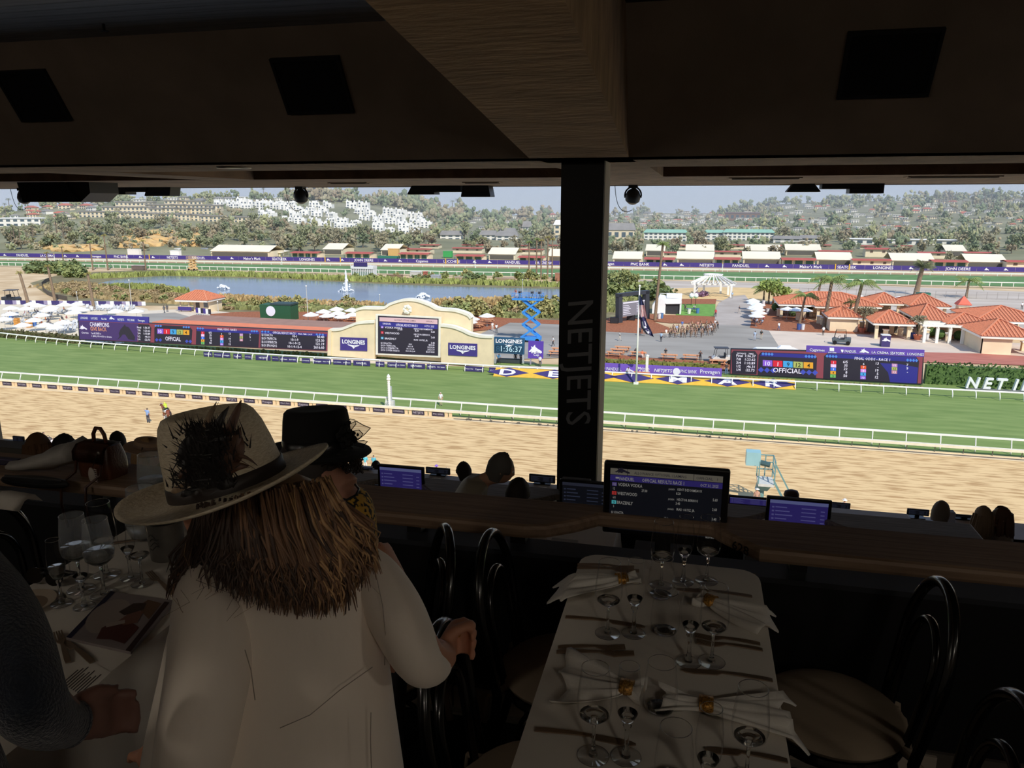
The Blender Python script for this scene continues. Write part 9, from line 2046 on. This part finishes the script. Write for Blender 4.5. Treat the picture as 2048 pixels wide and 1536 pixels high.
def feather(b_,tip,w_,m_,bend=.02):
 b_,tip=Vector(b_),Vector(tip);d=tip-b_;L=d.length;d.normalize();sd=d.cross(_fw).normalized();vs=[];n=8;mb=MB()
 for i in range(n+1):
  f=i/n;c=b_+d*L*f+sd*bend*math.sin(PI*f*.9)-_fw*(.012*math.sin(PI*f));ww=w_*(math.sin(PI*min(1,f*.86+.10))**.7)*(1 if f<.98 else .2);vs+=[c-sd*ww,c-_fw*.003,c+sd*ww]
 fs=[]
 for i in range(n):fs+=[(3*i,3*i+1,3*i+4,3*i+3),(3*i+1,3*i+2,3*i+5,3*i+4)]
 mb.add(vs,fs);mb.tube([b_,b_+d*L*.5+sd*bend*.9-_fw*.016,tip],[.0012,.001,.0003],4);return mb.build('feather',fea[m_],ho,True)
FD=1.315
for(bx,by,tx,ty,w_,m_,bd)in((415,930,437,804,.006,2,.01),(430,920,481,799,.009,1,-.006),(420,925,460,813,.008,0,.006),(410,930,452,838,.010,0,.008),(440,930,478,852,.010,1,-.01),(450,935,480,870,.012,1,-.012),(400,940,405,845,.012,0,.01),(395,945,380,870,.012,0,.01),(420,940,430,850,.016,0,.0),(440,950,470,890,.014,1,0),(400,955,370,905,.014,0,0),(385,960,365,935,.012,1,.0),(380,968,343,985,.006,2,.0),(395,975,362,993,.006,0,.0),(450,955,500,935,.008,1,.01),(455,950,517,942,.004,1,.03),(430,965,470,968,.010,0,.0)):
 feather(atD(bx,by,FD),atD(tx,ty,FD-.01),w_,m_,bd)
fl_=MB();rr=random.Random(8)
for k in range(2200):
 x=rr.gauss(415,25);y=rr.uniform(858,978);x-=(y-915)*.10
 c=atD(x,y,FD+rr.uniform(-.03,.035));a=rr.gauss(.35,.6);d=(_up*math.cos(a)-_rt*math.sin(a)*.7-_fw*rr.uniform(0,.5)).normalized();sd=d.cross(_fw).normalized();L=rr.uniform(.012,.034);fl_.add([c-sd*.0016,c+sd*.0016,c+d*L+sd*.0004],[(0,1,2)])
o=fl_.build('plume_down',fea[0],ho);o['kind']='stuff'
# the woman in the black hat
b2=atD(690,1300,2.28);b2 .z=23.98
w2=thing('person','woman in a black hat with a sheer bow and mustard floral top','person',b2)
bm=MB();H2=atD(628,935,2.30);f2=(_rt*.62+FW_H*.6-UPZ*.45).normalized();r2,f2,u2=head_into(bm,H2,f2,UPZ,1.0)
limb(bm,[atD(690,985,2.27),atD(668,965,2.28),atD(640,950,2.30)],[.058,.055,.056])
bm.loft([ringpx(y,a+5,b-5,2.27,t_)for y,a,b,t_ in((978,670,712,.05),(1000,640,740,.08),(1060,620,750,.09),(1150,625,752,.10),(1230,630,755,.11))])
for dx in(-.09,.10):q=b2+_rt*dx;limb(bm,[q+UPZ*.80,q+UPZ*.45,q+UPZ*.08,q+UPZ*.05+FW_H*.05,q+UPZ*.045+FW_H*.14],[.10,.07,.05,.05,.04])
for sx,S_,E_,W_ in((1,atD(708,1020,2.28),atD(702,1105,2.42),atD(690,1110,2.55)),(-1,atD(630,1015,2.28),atD(620,1120,2.42),atD(640,1125,2.55))):
 limb(bm,[S_,S_.lerp(E_,.5),E_,E_.lerp(W_,.5),W_],[.052,.046,.04,.035,.028]);bm.ico(W_+FW_H*.05,.038,2,sz=.55)
 for k in range(5):o_=_rt*(k-2)*.018;limb(bm,[W_+FW_H*.07+o_,W_+FW_H*(.12-.012*abs(k-2))+o_*1.1-UPZ*.01],[.010,.008],6)
me=remesh(bm,.009,4);me.transform(Matrix.Translation(-b2))
for c in((176,126,104),(44,42,46)):me.materials.append(plain(c))
for p in me.polygons:p.material_index=1 if p.center.z<.70 else 0;p.use_smooth=True
o=bpy.data.objects.new('body',me);COL.objects.link(o);o.parent=w2;eyes(w2,H2,r2,f2,u2,1.0,True)
floral=mat('mustard_floral_print',(206,160,62),.8,rgb2=(36,30,24),scale=70,detail=1.5,lo=.44,hi=.50)
j=MB();j.loft([ringpx(y,a,b,2.27,t_,30,.85)for y,a,b,t_ in((984,684,716,.05),(992,664,731,.075),(1008,646,742,.09),(1040,630,751,.10),(1090,624,754,.105),(1160,624,756,.11),(1240,624,758,.12))],False,False);top=j.build('top',floral,w2,True)
MB().tube([atD(x,y,d)for x,y,d in((676,996,2.20),(694,1000,2.19),(712,990,2.20),(718,978,2.25),(708,966,2.30))],.0035,6).build('neckline',dark,top,True)
c_=hair_cap(H2,r2,f2,u2,1.0,seed=5,drop=.1);rr=random.Random(6)
for k in range(240):
 x,y=rr.uniform(640,722),rr.uniform(915,945);
 if x<690 and y>935:continue
 q=atD(x,y,2.26+rr.uniform(-.05,.12));rad=rr.uniform(.004,.010);ax=Vector((rr.gauss(0,1),rr.gauss(0,1),rr.gauss(0,1))).normalized();s1=ax.orthogonal().normalized();s2=ax.cross(s1);c_.tube([q+(s1*math.cos(t)+s2*math.sin(t))*rad+ax*t*.0015 for t in[i*.8 for i in range(9)]],.0018,4)
c_.build('hair',plain((44,34,30),.6),w2,True)
felt=mat('black_felt',(10,10,11),.9,var=.2,scale=40)
HN2=(_up*.985+_rt*-.03+_fw*-.10).normalized();HX2=(_rt-HN2*_rt.dot(HN2)).normalized();HY2=HN2 .cross(HX2);O2=atD(636,905,2.30)
def hr2(r_,z_,n=44,dz=0.0,sx=1.0):return[O2+HX2*(r_*sx*math.cos(2*PI*i/n))+HY2*(r_*1.08*math.sin(2*PI*i/n))+HN2*(z_+dz*math.cos(2*PI*i/n))for i in range(n)]
h2=MB();h2 .loft([hr2(.098,.0),hr2(.125,-.004,dz=-.006),hr2(.150,-.002,dz=-.010),hr2(.158,.006,dz=-.012),hr2(.156,.012,dz=-.012),hr2(.13,.006,dz=-.006),hr2(.100,.010),hr2(.1,.05),hr2(.096,.10),hr2(.092,.124),hr2(.084,.132),hr2(.05,.130),hr2(.002,.128)],False,True);ho2=h2 .build('hat',felt,w2,True)
MB().loft([hr2(.102,.012),hr2(.1025,.02),hr2(.1015,.045),hr2(.100,.046)],False,False).build('hat_band',plain((16,16,18),.3),ho2,True)
sheer_b=bpy.data.materials.new('sheer_black');sheer_b.use_nodes=True;t_=sheer_b.node_tree;t_.nodes.clear();oo=t_.nodes.new('ShaderNodeOutputMaterial');tr=t_.nodes.new('ShaderNodeBsdfTransparent');df=t_.nodes.new('ShaderNodeBsdfDiffuse');mx=t_.nodes.new('ShaderNodeMixShader');mx.inputs[0].default_value=.42;df.inputs[0].default_value=(.02,.02,.02,1);t_.links.new(tr.outputs[0],mx.inputs[1]);t_.links.new(df.outputs[0],mx.inputs[2]);t_.links.new(mx.outputs[0],oo.inputs[0])
loops=[[(688,868),(690,850),(700,838),(710,840),(712,848),(704,858)],[(690,872),(700,848),(712,842),(726,850),(741,856),(730,868),(716,880),(704,876)],[(696,880),(706,862),(718,860),(726,868),(720,876),(708,882)],[(706,890),(716,882),(728,881),(735,883),(729,889),(728,896)]]
for i,l_ in enumerate(loops):
 d=2.24-.02*i;P3=[atD(x,y,d+.02*math.sin(k*1.7))for k,(x,y)in enumerate(l_)];c0=sum(P3,Vector())/len(P3);m=MB();m.add(P3+[c0-_fw*.012],[(k,(k+1)%len(P3),len(P3))for k in range(len(P3))]);bo=m.build('bow_loop',sheer_b,ho2,True);MB().tube(P3,.0012,4,True).build('wire_edge',dark,bo,True)if False else m
 MB().tube(P3,.0013,4,True).build('bow_edge',dark,ho2,True)
bl_=MB();rr=random.Random(2)
for k in range(60):q=atD(rr.gauss(694,9),rr.gauss(876,10),2.22+rr.uniform(-.02,.03));bl_.ico(q,rr.uniform(.004,.011),1,jit=.4,rnd=rr)
o=bl_.build('bow_knot',felt,ho2);o['kind']='stuff'
# the person at the left edge, navy sleeve and hand
b3=atD(-330,1400,.98);b3 .z=23.98
w3=thing('person','person at the left edge in a navy knit sleeve, hand by the tablecloth','person',b3);bm=MB()
HC3=b3+UPZ*1.55+FW_H*.1;r3,f3,u3=head_into(bm,HC3,_rt*.6+FW_H*.7-UPZ*.3,UPZ,1.0);limb(bm,[b3+UPZ*1.32,b3+UPZ*1.42+FW_H*.04,HC3-UPZ*.05],[.06,.055,.055])
bm.loft([[b3+UPZ*z+_rt*wx*math.cos(t)+FW_H*wy*math.sin(t)for t in[2*PI*i/18 for i in range(18)]]for z,wx,wy in((.85,.16,.12),(1.0,.15,.11),(1.2,.17,.12),(1.30,.17,.09),(1.36,.08,.06))])
for sx in(-.1,.1):q=b3+_rt*sx;limb(bm,[q+UPZ*.88,q+UPZ*.48,q+UPZ*.08,q+UPZ*.05+FW_H*.05,q+UPZ*.045+FW_H*.14],[.10,.07,.05,.05,.04])
S3,E3,W3=atD(-30,1230,.98),atD(45,1405,.93),atD(130,1448,1.02);limb(bm,[S3,S3 .lerp(E3,.5),E3,E3 .lerp(W3,.5),W3],[.05,.046,.04,.036,.03])
limb(bm,[b3+UPZ*1.27-_rt*.17,b3+UPZ*1.02-_rt*.25,b3+UPZ*.85-_rt*.2+FW_H*.15],[.05,.04,.03])
d3=(atD(172,1436,1.06)-W3).normalized();n3=d3 .cross(UPZ).normalized();bm.loft([[c+(UPZ*math.cos(a)*.036+n3*math.sin(a)*.017)*s_ for a in[2*PI*i/12 for i in range(12)]]for c,s_ in((W3,.8),(W3+d3*.03,1.0),(W3+d3*.06,1.08),(W3+d3*.075,.95))])
for k in range(4):q=W3+d3*.07+UPZ*(.028-.019*k);l_=(.9,1,.95,.78)[k];limb(bm,[q,q+d3*.030*l_+n3*.004,q+d3*.045*l_+n3*.020,q+d3*.042*l_+n3*.038],[.0105,.010,.009,.0075],8)
q=W3+d3*.03+UPZ*.03;limb(bm,[q,q+d3*.03+n3*.015+UPZ*.012,q+d3*.055+n3*.022+UPZ*.008],[.012,.011,.009],8)
me=remesh(bm,.0075,4);me.transform(Matrix.Translation(-b3))
for c in((120,84,72),(46,50,60)):me.materials.append(plain(c))
for p in me.polygons:p.material_index=1 if p.center.z<.84 else 0;p.use_smooth=True
o=bpy.data.objects.new('body',me);COL.objects.link(o);o.parent=w3;eyes(w3,HC3,r3,f3,u3,1.0,True)
hair_cap(HC3,r3,f3,u3,1.0,seed=9,drop=.05).build('hair',plain((70,52,40),.6),w3,True)
navy=mat('navy_knit',(26,34,48),.95,var=.25,scale=40,bump=.5,bscale=260,sheen=.3)
tubepx(smoothpts([(-90,1170,95,1.0),(-30,1235,92,.98),(15,1310,84,.95),(48,1385,74,.93),(78,1430,62,.95),(112,1447,50,.99),(136,1447,44,1.02)]),22).build('right_sleeve',navy,w3,True)
MB().loft([[b3+UPZ*z+_rt*wx*math.cos(t)+FW_H*wy*math.sin(t)for t in[2*PI*i/20 for i in range(20)]]for z,wx,wy in((.78,.185,.145),(1.0,.175,.135),(1.2,.19,.14),(1.31,.185,.105),(1.375,.095,.075))],False,False).build('sweater',navy,w3,True)
tubepx([(136,1447,45,1.02),(141,1447,46,1.025)],22).build('cuff',navy,w3,True)
